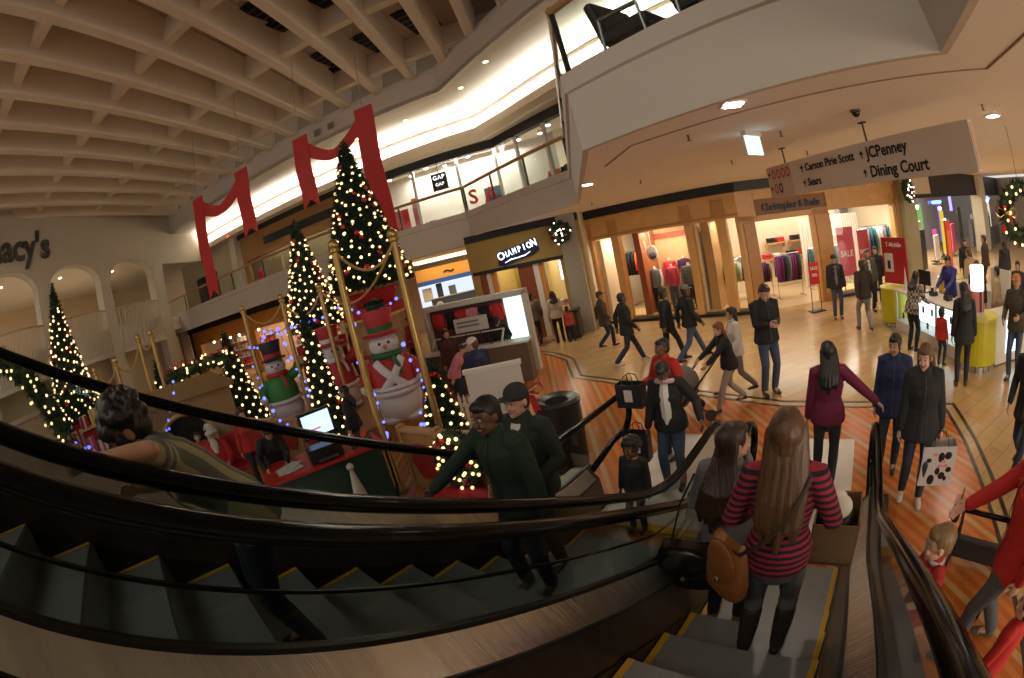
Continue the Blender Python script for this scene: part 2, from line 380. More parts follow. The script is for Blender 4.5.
# ------------------------------------------------------------------ wall of the department store at the left end
MA = R(107); MD = Vector((math.cos(MA), math.sin(MA), 0)); MP = Vector((-25.5, 15.3, 0)); MN = Vector((MD.y, -MD.x, 0))   # MN faces the atrium (+x)
STONE = mat('macys_plaster', (.52,.46,.37), .85, noise=.05, nscale=1.0)
def mwall(mb, poly, back, front=0.0):
    """poly of (along, z) extruded from front to back of the wall plane (away from the atrium is negative)"""
    n = len(poly)
    V = [MP + MD*a + MN*front + Vector((0,0,z)) for a, z in poly] + [MP + MD*a + MN*back + Vector((0,0,z)) for a, z in poly]
    mb.add(V, [tuple(range(n)), tuple(range(n, 2*n))[::-1]] + [(i, n+i, n+(i+1) % n, (i+1) % n) for i in range(n)])
ARCH = [-4.1-4.5*i for i in range(4)]
hw = 1.85
def arch_pts(c, z0):
    pts = [(c-hw, z0), (c-hw, 7.45)]
    for q in range(1, 10):
        a = math.pi - math.pi*q/10; pts.append((c+hw*math.cos(a), 7.45+.98*math.sin(a)))
    return pts + [(c+hw, 7.45), (c+hw, z0)]
mb = MB()
for c in ARCH:      # the wall above each arch
    ap = arch_pts(c, 7.45)[1:-1]
    for i in range(len(ap)-1):
        mwall(mb, [ap[i], ap[i+1], (ap[i+1][0], 11.2), (ap[i][0], 11.2)], -.6)
for i, c in enumerate(ARCH + [ARCH[-1]-4.5]):
    x1 = c-hw if i < len(ARCH) else c+hw
    lo, hi = c+hw, (ARCH[i-1]-hw if i else .4)
    if i == 0: hi = -2.0+.75
    mwall(mb, [(lo, 0), (hi, 0), (hi, 11.2), (lo, 11.2)], -.6)
mwall(mb, [(-1.25, 8.0), (6.5, 8.0), (6.5, 11.2), (-1.25, 11.2)], -.6)
struct('wall_left', mb, STONE, label='tall plaster wall with arches')
mb = MB(); mwall(mb, [(-22,4.0),(16,4.0),(16,4.75),(-22,4.75)], -9, -.65); struct('floor_gallery_left', mb, SOFF, label='floor behind the arches')
mb = MB(); mwall(mb, [(-22,8.55),(16,8.55),(16,8.7),(-22,8.7)], -9, -.65); struct('ceiling_left', mb, mat('left_ceiling', (.7,.6,.45), .8), label='warm ceiling behind the arches')
mb = MB(); mwall(mb, [(-22,0),(16,0),(16,11),(-22,11)], -9.2, -9); struct('wall_left_back', mb, mat('left_back', (.62,.47,.29), .8), label='tan wall behind the arches')
mb = MB(); mwall(mb, [(-19.5,0),(0.2,0),(0.2,3.6),(-19.5,3.6)], -1.3, -1.2)
struct('wall_left_lower', mb, mat('left_lower', (.5,.42,.3), .8), label='lower wall under the arches')
# bowed baluster balconies in the arches
BAL = mat('baluster_paint', (.6,.53,.42), .7)
for i, c in enumerate(ARCH[:3]):
    t = thing('arch_balcony', ['bowed slatted balcony in the arch nearest the corner, behind gold poles','bowed slatted balcony in the middle arch behind a tall lit tree','bowed slatted balcony in the arch under the large dark letters'][i], 'balcony', tuple(MP + MD*c), MA)
    mb = MB(); N = 11
    path = [(-hw+2*hw*q/N, -(.55*math.sin(math.pi*q/N))) for q in range(N+1)]
    mb.sweep([(-.04,5.82),(.04,5.82),(.04,5.9),(-.04,5.9)], path); mb.build('top_rail', mat('balcony_rail', (.4,.3,.2), .5), t)
    mb = MB(); mb.sweep([(-.05,3.55),(.05,3.55),(.05,3.75),(-.05,3.75)], path); mb.build('bottom_rail', BAL, t)
    mb = MB(); mb.sweep([(.03,3.75),(.06,3.75),(.06,4.9),(.03,4.9)], path); mb.build('panel', BAL, t)
    for q in range(1, 22):
        x = -hw+2*hw*q/22; y = -.55*math.sin(math.pi*q/22); mb = MB(); mb.box((x,y,4.78),(.06,.05,2.08)); mb.build('baluster', BAL, t)
# raised lettering on the plaster
lp = MP + MD*(-12.75) + MN*.03
for ch_body, along, size in (("macy's", -12.45, 1.72),):
    p = MP + MD*along + MN*.07
    o = letters('store_lettering', ch_body, size, mat('letter_bronze', (.035,.028,.022), .5), (p.x, p.y, 9.42), MA, depth=.05, bold=True)
    tag(o, 'large dark raised store name lettering on the plaster wall above the arches', 'sign')
# downlights behind the arches
DL = glow('downlight_glow', (1,.86,.62), 14.0)
for c in ARCH[:3]:
    for da, dn in ((-.6,-2.2),(.7,-2.8),(.1,-4.2)):
        p = MP + MD*(c+da) + MN*dn; mb = MB(); mb.lathe([(.0,0),(.1,0),(.1,.02),(.0,.02)], (0,0,0), 10)
        tag(mb.build('ceiling_light', DL, loc=(p.x,p.y,8.525)), 'small round downlight in the tan ceiling behind the plaster arches', 'light', 'downlights behind the arches')
# ------------------------------------------------------------------ escalators
def brushed_highlights(name, col, rough):
    m = mat(name, col, rough, .92); nt = m.node_tree; b = nt.nodes['Principled BSDF']
    tc = nt.nodes.new('ShaderNodeTexCoord'); mp = nt.nodes.new('ShaderNodeMapping'); mp.inputs['Scale'].default_value = (7, .3, .3); nt.links.new(tc.outputs['Object'], mp.inputs[0])
    n = nt.nodes.new('ShaderNodeTexNoise'); n.inputs['Scale'].default_value = 1.0; n.inputs['Detail'].default_value = 6; n.inputs['Roughness'].default_value = .7; nt.links.new(mp.outputs[0], n.inputs['Vector'])
    mx = nt.nodes.new('ShaderNodeMix'); mx.data_type = 'RGBA'; mx.inputs[6].default_value = (*[c*.55 for c in col],1); mx.inputs[7].default_value = (*[min(1,c*1.45) for c in col],1); nt.links.new(n.outputs['Fac'], mx.inputs[0]); nt.links.new(mx.outputs[2], b.inputs['Base Color'])  # bright highlight streaks painted into the metal colour along with the brush grain
    bp = nt.nodes.new('ShaderNodeBump'); bp.inputs['Strength'].default_value = .25; bp.inputs['Distance'].default_value = .03; nt.links.new(n.outputs['Fac'], bp.inputs['Height']); nt.links.new(bp.outputs[0], b.inputs['Normal'])
    return m
STEEL = brushed_highlights('brushed_steel_highlights', (.56,.55,.51), .26)
BRONZE = brushed_highlights('bronze_steel', (.15,.105,.075), .3)
RUBBER = mat('handrail_rubber', (.004,.004,.004), .14, spec=.13)
SKIRT = mat('dark_skirt', (.05,.04,.034), .4, .4)
YELLOW = mat('safety_yellow', (.62,.36,.02), .6)
def tread_mat():
    m = wave_mat('step_tread', (.30,.31,.32), (.2,.21,.22), 90, 'Y', .5, metal=.25)
    return m
TREAD = tread_mat(); RISER = wave_mat('step_riser', (.17,.175,.18), (.1,.105,.11), 60, 'Y', .5)
K = math.tan(R(30)); S0 = 1.66/K; STOP = (1.66-4.72)/K
def nz(s):
    if s > S0-.5:
        return 0.0 if s > S0+.5 else K*(S0+.5-s)**2/2
    if s < STOP+.5:
        return 4.72 if s < STOP-.5 else 4.72-K*(s-(STOP-.5))**2/2
    return 1.66-K*s
def samples(a, b, step=.12):
    n = max(2, int((b-a)/step)); return [a+(b-a)*i/n for i in range(n+1)]
def strip(mb, sec, a, b, dz, step=.12):
    """sec: list of (y, h) ring carried along the escalator from a to b"""
    ss = samples(a, b, step); n = len(sec); V = [(s, y, nz(s)+h+dz) for s in ss for y, h in sec]
    F = [(i*n+j, (i+1)*n+j, (i+1)*n+(j+1) % n, i*n+(j+1) % n) for i in range(len(ss)-1) for j in range(n)]
    F += [tuple(range(n)), tuple(range((len(ss)-1)*n, len(ss)*n))[::-1]]
    mb.add(V, F)
ESC_GLASS = glass('escalator_glass', (.80,.84,.83))
def escalator(yc, dz, label, phase, low=()):
    t = thing('escalator', label, 'escalator', (0,0,0), EA)
    A, B = -7.0, 3.68
    def ysec(sec, sd): 
        return [(yc+sd*y, h) for y, h in (sec if sd > 0 else sec[::-1])]
    for sd in (1, -1):
        q = -.3 if (sd in low and yc > 1) else 0.0; qo = -.3 if sd in low else 0.0; gb = .2 if (sd in low and yc > 1) else .5; far = yc > 1 and sd > 0; rh = .12 if far else 0.0; se = 4.58 if far else 4.2
        mb = MB(); strip(mb, ysec([(.505,-.12),(.52,-.12),(.565,.38+q),(.55,.385+q)], sd), A, B, dz); mb.build('skirt_panel', BRONZE, t, smooth=True)
        mb = MB(); strip(mb, ysec([(.500,-.30),(.512,-.30),(.522,.03),(.505,.03)], sd), A, B, dz); mb.build('skirt_brush', BLACK, t)
        mb = MB(); strip(mb, ysec([(.555,.375+q),(.57,.36+q),(.70,.49+q),(.685,.515+q)], sd), A, B, dz); mb.build('inner_deck', STEEL, t, smooth=True)
        mb = MB(); strip(mb, ysec([(.69,.505),(.71,.505),(.71,.522),(.69,.522)] if q else [(.68,.49),(.715,.49),(.715,.535),(.68,.535)], sd), A, B+.1, dz); mb.build('glass_molding', BLACK, t)
        mb = MB(); strip(mb, ysec([(.548,.372+q),(.562,.372+q),(.562,.398+q),(.548,.398+q)], sd), A, B, dz); mb.build('deck_molding', BLACK, t)
        mb = MB(); strip(mb, ysec([(.705,.46+qo),(.705,.50+qo),(.89,.50+qo),(.89,.46+qo)], sd), A, B, dz); mb.build('outer_deck', mat('outer_deck_steel', (.2,.19,.175), .3, .9), t)
        mb = MB(); strip(mb, ysec([(.87,-.55),(.87,.46+qo),(.89,.46+qo),(.89,-.55)], sd), A, B, dz); mb.build('side_cladding', mat('cladding_beige', (.32,.29,.24), .5, .3), t)
        # deck end cap
        mb = MB(); V = [(B,yc+sd*.505,.0),(B,yc+sd*.89,.0),(B,yc+sd*.89,.48+dz),(B,yc+sd*.70,.5+dz),(B,yc+sd*.56,.38+dz)]
        W = [(B+.06,y,z) for _, y, z in V]; mb.add(V+W, [(0,1,2,3,4),(9,8,7,6,5)]+[(i,(i+1)%5,5+(i+1)%5,5+i) for i in range(5)])
        mb.build('deck_end_cap', BRONZE, t)
        # glass balustrade with the rounded end at the foot
        ss = samples(A, se, .15); V = []; F = []
        for s in ss: V += [(s, yc+sd*.70, nz(s)+gb+dz), (s, yc+sd*.70, nz(s)+.9+rh+dz)]
        for i in range(len(ss)-1): F.append((2*i, 2*i+2, 2*i+3, 2*i+1))
        n0 = len(V); arc = [(se+.2*math.cos(a), yc+sd*.70, .70+rh+dz+.2*math.sin(a)) for a in [math.pi/2-math.pi*q/8 for q in range(9)]]
        V += arc; F.append((len(ss)*2-2,)+tuple(n0+q for q in range(8, -1, -1))+(len(ss)*2-1,))
        mb = MB(); mb.add([(x, y-.005, z) for x, y, z in V]+[(x, y+.005, z) for x, y, z in V], F+[tuple(len(V)+i for i in f[::-1]) for f in F]); mb.build('glass_panel', ESC_GLASS, t)
        # handrail: along the top, around the newel and back into the deck
        pts = [(s, yc+sd*.70, nz(s)+.93+rh+dz) for s in samples(A, se, .12)]
        pts += [(se+.25*math.sin(a), yc+sd*.70, .68+rh+dz+.25*math.cos(a)) for a in [math.pi*q/10 for q in range(1, 11)]]
        pts += [(se-.25, yc+sd*.70, .43+rh+dz), (3.72, yc+sd*.70, .40+dz)]
        mb = MB(); mb.tube(pts, .046, 10, flat=.75, up=(0,0,1)); mb.build('handrail', RUBBER, t, smooth=True)
    # steps
    k = 0; s = phase
    n_list = []
    while s > -6.4: s -= .4
    while s < 3.45:
        if s > -6.0: n_list.append(s)
        s += .4
    for s in n_list:
        z = nz(s-.08)+dz; zl = nz(s+.4-.08)+dz if s+.4 < 3.45 else dz
        if z-dz < .004: z = dz+.004
        mb = MB(); mb.box((s-.2, yc, z-.015), (.398, .995, .03)); st = mb.build('step', TREAD, t)
        h = max(z-zl, .02)
        mb = MB(); mb.box((s+.008-.006, yc, z-h/2-.016), (.012, .99, h)); mb.build('riser', RISER, st)
        mb = MB()
        for sd in (1, -1):
            mb = MB(); mb.box((s-.2, yc+sd*.474, z+.002), (.398, .04, .006)); mb.build('safety_stripe', YELLOW, st)
    mb = MB(); mb.box((4.0+.62, yc, .006), (2.3-.1, 1.02, .012)); mb.build('landing_plate', mat('landing_metal', (.62,.61,.58), .45, .3, bump=.1, bscale=60), t)
    mb = MB(); mb.box((3.47, yc, .012), (.12, 1.0, .02)); mb.build('comb', YELLOW, t)
    # truss under the steps
    mb = MB(); ss = samples(-6.2, 2.6, .4); V = []
    for s in ss: V += [(s, yc-.88, nz(s)-.55+dz), (s, yc+.88, nz(s)-.55+dz)]
    mb.add(V, [(2*i, 2*i+1, 2*i+3, 2*i+2) for i in range(len(ss)-1)]); mb.build('underside', mat('truss_paint', (.4,.36,.3), .7), t)
    return t
escalator(.36, 0.0, 'grey-stepped escalator carrying two women, with bronze sides and black handrail', 1.62, (1,))
escalator(2.15, .0, 'second escalator with yellow-edged steps beyond the steel deck', 1.58, (-1,))
# ------------------------------------------------------------------ shops
MAPLE = mat('maple_wood', (.62,.35,.12), .38, noise=.18, nscale=3)
CHERRY = mat('cherry_wood', (.22,.06,.025), .4, noise=.2, nscale=4)
SHOPGLASS = glass('shop_glass', (.97,.98,.97))
CREAM = mat('shop_cream', (.72,.6,.42), .7)
DARKBAND = mat('dark_band', (.012,.012,.014), .5)
def frame(P0, P1):
    d = Vector((P1[0]-P0[0], P1[1]-P0[1], 0)); L = d.length; d.normalize()
    M = Matrix.Identity(4); M.col[0] = (d.x,d.y,0,0); M.col[1] = (-d.y,d.x,0,0); M.col[2] = (0,0,1,0); M.col[3] = (P0[0],P0[1],0,1)
    return M, L, math.atan2(d.y, d.x)
def fbox(M, x0, x1, y0, y1, z0, z1, mb=None):
    mb = mb or MB(); T = mb.T; mb.T = M; mb.box(((x0+x1)/2,(y0+y1)/2,(z0+z1)/2), (x1-x0,y1-y0,z1-z0)); mb.T = T; return mb
def fp(M, x, y, z): return tuple(M @ Vector((x,y,z)))
# --- boutique with maple front
F1, L1, A1 = frame((-2.6,16.15), (3.0,13.65)); F2, L2, A2 = frame((3.0,13.65), (9.7,14.35))
mb = MB()
for x0, x1 in ((.48,.88),(1.61,1.89),(4.29,4.54),(5.36,5.68),(6.0,6.13)): fbox(F1, x0, x1, 0, .3, .0, 2.95, mb)
fbox(F1, .48, 6.13, .0, .3, 2.95, 3.72, mb)
for x0, x1 in ((0,.5),(2.62,3.3),(6.3,6.85)): fbox(F2, x0, x1, 0, .3, 0, 2.95, mb)
fbox(F2, 0, .6, 0, .3, 2.78, 3.72, mb); fbox(F2, 3.28, 6.85, .0, .3, 2.82, 3.72, mb); fbox(F2, .6, 3.28, .0, .3, 2.74, 2.92, mb); fbox(F2, .6, 3.28, .0, .3, 3.4, 3.72, mb)
struct('wall_boutique_front', mb, MAPLE, bevel=.012, label='maple wood shopfront')
mb = MB(); fbox(F1, .5, 6.13, -.02, .0, 3.02, 3.08, mb); 
for x0, x1 in ((.48,.9),(1.6,1.9),(4.27,4.56),(5.34,5.7)): fbox(F1, x0-.02, x1+.02, -.045, .0, 3.0, 3.55, mb)
fbox(F2, 2.7, 3.3, -.05, 0, .0, 2.74, mb); fbox(F2, .1, .5, -.05, 0, 0, 2.74, mb); fbox(F2, 6.45, 6.8, -.04, 0, 0, 3.5, mb)
struct('trim_7', mb, mat('maple_trim', (.44,.21,.06), .38, noise=.15, nscale=5), bevel=.01, label='raised maple trim of the shopfront')
mb = MB(); fbox(F1, .15, 6.2, -.12, .3, 3.72, 4.0, mb); fbox(F2, 0, 7.0, -.12, .3, 3.72, 4.0, mb); fbox(F1, .28, .5, -.04, .3, 0, 3.75, mb); fbox(F2, 6.85, 7.02, -.04, .3, 0, 3.75, mb)
struct('trim_8', mb, DARKBAND, label='black band framing the maple shopfront')
mb = MB(); fbox(F1, .48, 6.13, -.03, .3, 0, .1, mb); fbox(F2, 3.3, 6.4, -.03, .3, 0, .1, mb); struct('baseboard_shop', mb, BLACK, label='black plinth under the shop windows')
mb = MB(); fbox(F1, .9, 6.13, .3, 1.55, .1, .16, mb); fbox(F2, 3.3, 6.4, .3, 1.3, .1, .16, mb); struct('floor_window_bed', mb, mat('window_bed', (.75,.5,.22), .35), label='pale wood floor of the shop window')
for i, (F, x0, x1) in enumerate(((F1,.88,1.61),(F1,1.89,4.29),(F1,4.54,5.36),(F1,5.68,6.0),(F2,3.3,6.3))):
    mb = fbox(F, x0, x1, .1, .112, .1, 2.93); o = struct('window_%d' % (i+1), mb, SHOPGLASS, label='shop window pane')
# interior
mb = MB(); fbox(F1, .3, 6.6, 6.5, 6.6, 0, 4, mb); fbox(F2, -1.0, 9.5, 4.2, 4.3, 0, 4, mb); struct('wall_boutique_back', mb, CREAM, label='cream back wall of the shop')
mb = MB(); fbox(F1, .3, .4, .3, 6.5, 0, 4, mb); fbox(F2, 6.86, 6.96, .3, 5.6, 0, 4, mb); struct('wall_boutique_side', mb, CREAM, label='cream side wall of the shop')
mb = MB(); mb.prism([fp(F1,.3,.3,0)[:2], fp(F1,6.2,.3,0)[:2], fp(F2,7,.3,0)[:2], fp(F2,7,6,0)[:2], fp(F1,.3,6.5,0)[:2]], 3.45, 3.5); struct('ceiling_boutique', mb, mat('shop_ceiling', (.8,.75,.66), .8), label='white shop ceiling')
mb = MB(); mb.prism([fp(F1,.3,1.6,0)[:2], fp(F1,6.2,1.6,0)[:2], fp(F2,0.6,.1,0)[:2], fp(F2,2.6,.1,0)[:2], fp(F2,7,1.5,0)[:2], fp(F2,7,6,0)[:2], fp(F1,.3,6.5,0)[:2]], .002, .006); struct('floor_boutique', mb, mat('shop_floor', (.50,.36,.2), .3, noise=.1, nscale=1.5), label='tan shop floor')
mb = MB(); fbox(F1, 2.5, 4.7, 1.6, 1.7, .1, 3.0, mb); struct('wall_window_partition', mb, mat('partition_tan', (.58,.39,.18), .6, noise=.08, nscale=2), label='tan partition behind the mannequins')
mb = MB(); fbox(F1, 2.5, 4.7, 1.56, 1.6, 2.6, 2.8, mb); fbox(F1, 2.3, 2.52, .3, 1.7, .1, 2.95, mb); struct('trim_9', mb, mat('partition_red', (.36,.10,.035), .5), label='red wood strip and post of the window partition')
mb = MB(); fbox(F1, 4.72, 5.02, .35, 1.5, .1, 2.95, mb); struct('column_window', mb, mat('column_maple', (.55,.3,.1), .4, noise=.1, nscale=4), label='maple column inside the shop window')
mb = MB(); fbox(F1, .88, 1.02, .3, 1.4, .1, 2.93, mb); fbox(F1, 4.54, 4.62, .3, 1.5, .1, 2.93, mb); struct('trim_10', mb, mat('window_return', (.8,.66,.45), .5), label='pale window returns')
# sign panel with dark lettering
mb = fbox(F2, .62, 3.26, .06, .14, 2.92, 3.4); struct('wall_sign_panel', mb, mat('sign_panel', (.25,.12,.04), .5), label='dark wood panel behind the shop lettering')
p = fp(F2, 1.95, .03, 3.13); o = letters('store_lettering', 'Christopher & Banks', .30, mat('sign_black', (.006,.005,.004), .4), p, A2, depth=.02, bold=True); o.scale = (.86,1,1)
tag(o, 'dark lettering of two names on the wooden header over the boutique entrance', 'sign')

# --- garments and dress forms
def garment_mesh(w=.42, h=.68, d=.16, sl=True):
    """a folded-shoulder top as one closed cloth shape, hanging below z = 0"""
    mb = MB(); secs = []
    for z, ww, dd in ((0,.14,.35),(-.03,.5,.8),(-.08,.92,1.0),(-.3,.9,1.0),(-.6,.94,1.1),(-1.0,1.0,1.0)):
        ring = []
        for j in range(12):
            a = 2*math.pi*j/12; ring.append((math.cos(a)*w/2*ww, math.sin(a)*d/2*dd*(1+.18*math.sin(3*a)*(-z)), z*h))
        secs.append(ring)
    V = [p for r_ in secs for p in r_]; n = 12
    F = [(i*n+j, (i+1)*n+j, (i+1)*n+(j+1) % n, i*n+(j+1) % n) for i in range(len(secs)-1) for j in range(n)] + [tuple(range(n)), tuple(range((len(secs)-1)*n, len(secs)*n))[::-1]]
    mb.add(V, F)
    if sl:
        for sd in (1,-1): mb.tube([(sd*w*.42,0,-.05*h),(sd*w*.55,.01,-.4*h),(sd*w*.56,.03,-.82*h)], [.055,.05,.042], 8)
    mb.smooth = True
    return mb
CL = {n: mat('cloth_'+n, c, .85) for n, c in dict(red=(.55,.03,.035), black=(.012,.012,.015), white=(.75,.72,.66), grey=(.2,.2,.21), purple=(.16,.02,.14), plum=(.05,.014,.05), teal=(.03,.14,.16), green=(.22,.3,.05), denim=(.05,.07,.12), brown=(.08,.045,.03), orange=(.75,.12,.04), tan=(.4,.28,.16), pink=(.65,.25,.3), lav=(.4,.3,.42)).items()}
FORM = mat('form_white', (.7,.62,.5), .5)
def mannequin(x, y, F, A, top, legs, label, sleeves=None, z0=.16, turn=0.0, s=1.0):
    t = thing('mannequin', label, 'mannequin', fp(F,x,y,z0), A+turn, 'headless mannequins in the boutique window'); t.scale = (s,s,s)
    mb = MB(); mb.lathe([(.2,0),(.2,.015),(.02,.02),(.015,.25)], (0,0,0), 16); mb.build('base', mat('form_base', (.5,.48,.45), .25, .9), t, smooth=True)
    for sd in (1,-1):
        mb = MB(); mb.tube([(sd*.07,0,.92),(sd*.09,-.02,.5),(sd*.1,.0,.06)], [.085,.06,.05], 10); mb.build('trouser_leg', legs, t, smooth=True)
    mb = MB(); mb.T = Matrix.Translation((0,0,1.5))
    g = garment_mesh(.40,.66,.22,False); mb.add(g.v, g.f); mb.T = Matrix.Identity(4); mb.build('jacket', top, t, smooth=True)
    for sd in (1,-1):
        mb = MB(); mb.tube([(sd*.18,0,1.44),(sd*.25,-.03,1.15),(sd*.23,-.09,.88)], [.06,.052,.04], 10); mb.build('sleeve', sleeves or top, t, smooth=True)
    mb = MB(); mb.lathe([(.06,0),(.05,.06),(.045,.1)], (0,0,1.47), 12); mb.build('neck', FORM, t, smooth=True)
    return t
mannequin(2.68, .75, F1, A1, CL['grey'], CL['black'], 'headless mannequin in grey vest and white sleeves, left end of the window row', CL['white'])
mannequin(3.1, 1.2, F1, A1, CL['red'], CL['black'], 'headless mannequin in a red jacket standing higher behind the others', z0=.34)
mannequin(3.33, .7, F1, A1, mat('cloth_rose', (.6,.06,.1), .85), CL['denim'], 'headless mannequin in a short rose red top beside the plain red jacket')
mannequin(3.68, 1.15, F1, A1, CL['plum'], CL['black'], 'headless mannequin in dark jacket with purple front and red scarf', z0=.36)
mannequin(3.98, .65, F1, A1, wave_mat('grey_print', (.25,.24,.25), (.05,.05,.05), 22, 'Z'), CL['black'], 'headless mannequin in grey patterned top at the right end of the window row')
for (x, z, lb) in ((2.4,2.46,'grey-and-white oval hanging disc, left one of the pair in the boutique window'),(2.78,2.2,'white oval hanging disc, lower right one of the pair in the boutique window')):
    t = thing('hanging_disc', lb, 'window decoration', fp(F1,x,.6,z), A1+.2)
    mb = MB(); mb.sphere((0,0,0), (.2,.02,.27), 20, 10); mb.build('disc', mat('disc_white', (.75,.72,.66), .4), t, smooth=True)
    mb = MB(); mb.sphere((0,-.012,-.09), (.14,.016,.14), 16, 8); mb.build('mirror_inset', mat('disc_grey', (.3,.3,.33), .15, .8), t, smooth=True)
    mb = MB(); mb.tube([(0,0,.26),(0,0,3.44-z)], .012, 6); mb.build('cord', mat('cord_white', (.7,.65,.6), .6), t)
# hanging racks
GARM = {}
def garment(colr, loc, rz, group, label, w=.42, h=.68, sl=True):
    key = (colr, w, h, sl)
    if key not in GARM: GARM[key] = garment_mesh(w, h, .065, sl).mesh('hanging_garment', CL[colr])
    o = bpy.data.objects.new('hanging_garment', GARM[key]); COL.objects.link(o); o.location = loc; o.rotation_euler = (0,0,rz)
    return tag(o, label, 'garment', group)
def rack(F, A, x, y, L, z, cols, label, glabel, group, n, along=True, h=.68, w=.42):
    ang = A if along else A+math.pi/2
    t = thing('garment_rack', label, 'clothes rack', fp(F,x,y,0), ang)
    mb = MB(); mb.tube([(-L/2,0,z),(L/2,0,z)], .015, 8); mb.build('rail', mat('chrome', (.6,.6,.6), .2, 1), t)
    for sd in (1,-1):
        mb = MB(); mb.tube([(sd*L/2,0,.03),(sd*L/2,0,z)], .018, 8); mb.box((sd*L/2,0,.02), (.05,.5,.03)); mb.build('stand', mat('chrome', (.6,.6,.6), .2, 1), t)
    for i in range(n):
        a = -L/2+.08+(L-.16)*i/max(1,n-1); q = Matrix.Rotation(ang,4,'Z') @ Vector((a,0,0)); b = Vector(fp(F,x,y,z-.03))
        garment(cols[i % len(cols)], (b.x+q.x, b.y+q.y, b.z), ang+math.pi/2+rnd.uniform(-.06,.06), group, glabel, w, h)
rack(F1, A1, 1.25, 2.2, 1.2, 2.3, ['orange','orange','black','black','black'], 'tall garment rack behind the leftmost boutique window', 'orange or black top hanging behind the leftmost boutique window', 'tops behind the leftmost window', 8, h=.9)
rack(F1, A1, 2.0, 3.2, .9, 1.7, ['denim','black','red'], 'garment rack behind the narrow second boutique window', 'dark or red top on the rack behind the narrow window', 'tops behind the narrow window', 6)
rack(F1, A1, 5.2, 2.6, 1.4, 1.55, ['black','white','grey'], 'garment rack behind the fourth boutique window', 'black, white or grey top hanging behind the maple column', 'tops behind the maple column', 9, h=.8)
rack(F2, A2, .2, 1.8, 1.2, 1.5, ['green','white','grey'], 'garment rack just left of the boutique entrance', 'green, white or grey top on the rack left of the entrance', 'tops left of the entrance', 8)
rack(F2, A2, 1.2, 2.4, 1.1, 1.25, ['plum','tan','purple','plum'], 'low garment rack inside the boutique entrance on the left', 'plum or tan top on the low rack in the entrance', 'plum tops in the entrance', 10)
rack(F2, A2, 2.15, 1.6, 1.0, 1.5, ['purple','purple','black','denim','grey'], 'garment rack with purple tops on the right of the boutique entrance', 'purple or dark top on the rack right in the entrance', 'purple tops in the entrance', 9, h=.9)
rack(F2, A2, 5.9, 1.0, 1.4, 2.1, ['white','lav','teal','teal','white'], 'garment rack with white and teal tops in the right boutique window', 'white or teal top hanging in the right boutique window', 'white and teal tops', 8, h=1.1)
rack(F2, A2, 4.3, 2.2, 1.8, 1.5, ['teal','grey','denim'], 'garment rack behind the sale posters', 'teal or grey top on the rack behind the sale posters', 'tops behind the sale posters', 10)
# wall shelves with folded stacks at the back of the entrance
for (x, z, cs, lb) in ((2.75,1.75,['black','red'],'wall shelf with black and red stacks, higher left at the back of the boutique'),(2.45,1.15,['red','white'],'wall shelf with red stack, lower left at the back of the boutique'),(3.85,1.75,['black','grey'],'wall shelf with dark stacks at the back right of the boutique'),(3.6,1.15,['black','red'],'low wall shelf with black and red stacks at the back right')):
    t = thing('wall_shelf', lb, 'shelf', fp(F2,x,3.95,z), A2)
    mb = MB(); mb.box((0,0,0), (.9,.4,.04)); mb.build('board', MAPLE, t)
    for sd in (1,-1): mb = MB(); mb.box((sd*.4,.08,-.1), (.03,.25,.18)); mb.build('bracket', MAPLE, t)
    for i, c in enumerate(cs):
        for q in range(2):
            mb = MB(); mb.box((0,0,0), (.32,.28,.09)); mb.sphere((0,-.12,0), (.16,.05,.045), 10, 6)
            o = mb.build('folded_garment', CL[c], None, loc=fp(F2,x-.2+.42*i,3.95,z+.068+.093*q)); o.rotation_euler = (0,0,A2); tag(o, 'folded dark or red garment stacked on a shelf at the back of the boutique', 'garment', 'folded stacks at the back')
# sale posters and floor sign
SALE = mat('sale_red', (.62,.025,.03), .5); SALEW = mat('sale_white', (.85,.78,.74), .5)
def poster(F, A, x, y, z0, w, h, word, label, sub=None, size=.26, pink=False):
    t = thing('sale_poster', label, 'poster', fp(F,x,y,z0), A)
    mb = MB(); mb.box((0,0,h/2), (w,.012,h)); mb.build('sheet', mat('sale_pink', (.75,.05,.13), .5) if pink else SALE, t)
    letters('lettering', word, size, SALEW, (0,-.008,h*.45), 0, t, .002, bold=True)
    if sub: letters('lettering', sub, size*.9, SALEW, (0,-.008,h*.22), 0, t, .002, bold=True)
    mb = MB(); mb.tube([(0,0,h),(0,0,2.8-z0)], .004, 5); mb.build('cord', FORM, t)
    return t
poster(F2, A2, 3.98, .25, .62, .72, 1.6, 'SALE', 'large red sale poster, left of the two in the right boutique window', None, .27, True)
poster(F2, A2, 4.85, .35, .75, .52, 1.3, 'SALE', 'narrow red sale poster with a percentage, right of the larger poster', '20%', .2)
t = thing('floor_sign', 'red SALE sign on a dark stand in front of the boutique entrance', 'sign', (4.9,12.7,0), .15)
mb = MB(); mb.box((0,0,1.1),(.36,.03,.62)); mb.build('panel', SALE, t); letters('lettering','SALE',.13,SALEW,(0,-.02,1.25),0,t,.002,bold=True); letters('lettering','70%',.12,SALEW,(0,-.02,1.05),0,t,.002,bold=True)
for sd in (1,-1): mb = MB(); mb.tube([(sd*.17,0,.03),(sd*.17,0,1.42)], .012, 6); mb.build('leg', BLACK, t)
mb = MB(); mb.box((0,0,.02),(.5,.32,.025)); mb.build('base', BLACK, t)
# white curtain behind right window
mb = MB()
for i in range(26): mb.tube([(0,0,0),(0,0,2.6)], .06, 6); mb.v[-12:] = [Vector(fp(F2, 3.5+i*.115, 2.9, 0)) + (p - Vector((0,0,0))) for p in mb.v[-12:]]
tag(mb.build('window_curtain', mat('curtain_white', (.8,.73,.62), .8)), 'pleated white curtain behind the right boutique window', 'curtain')

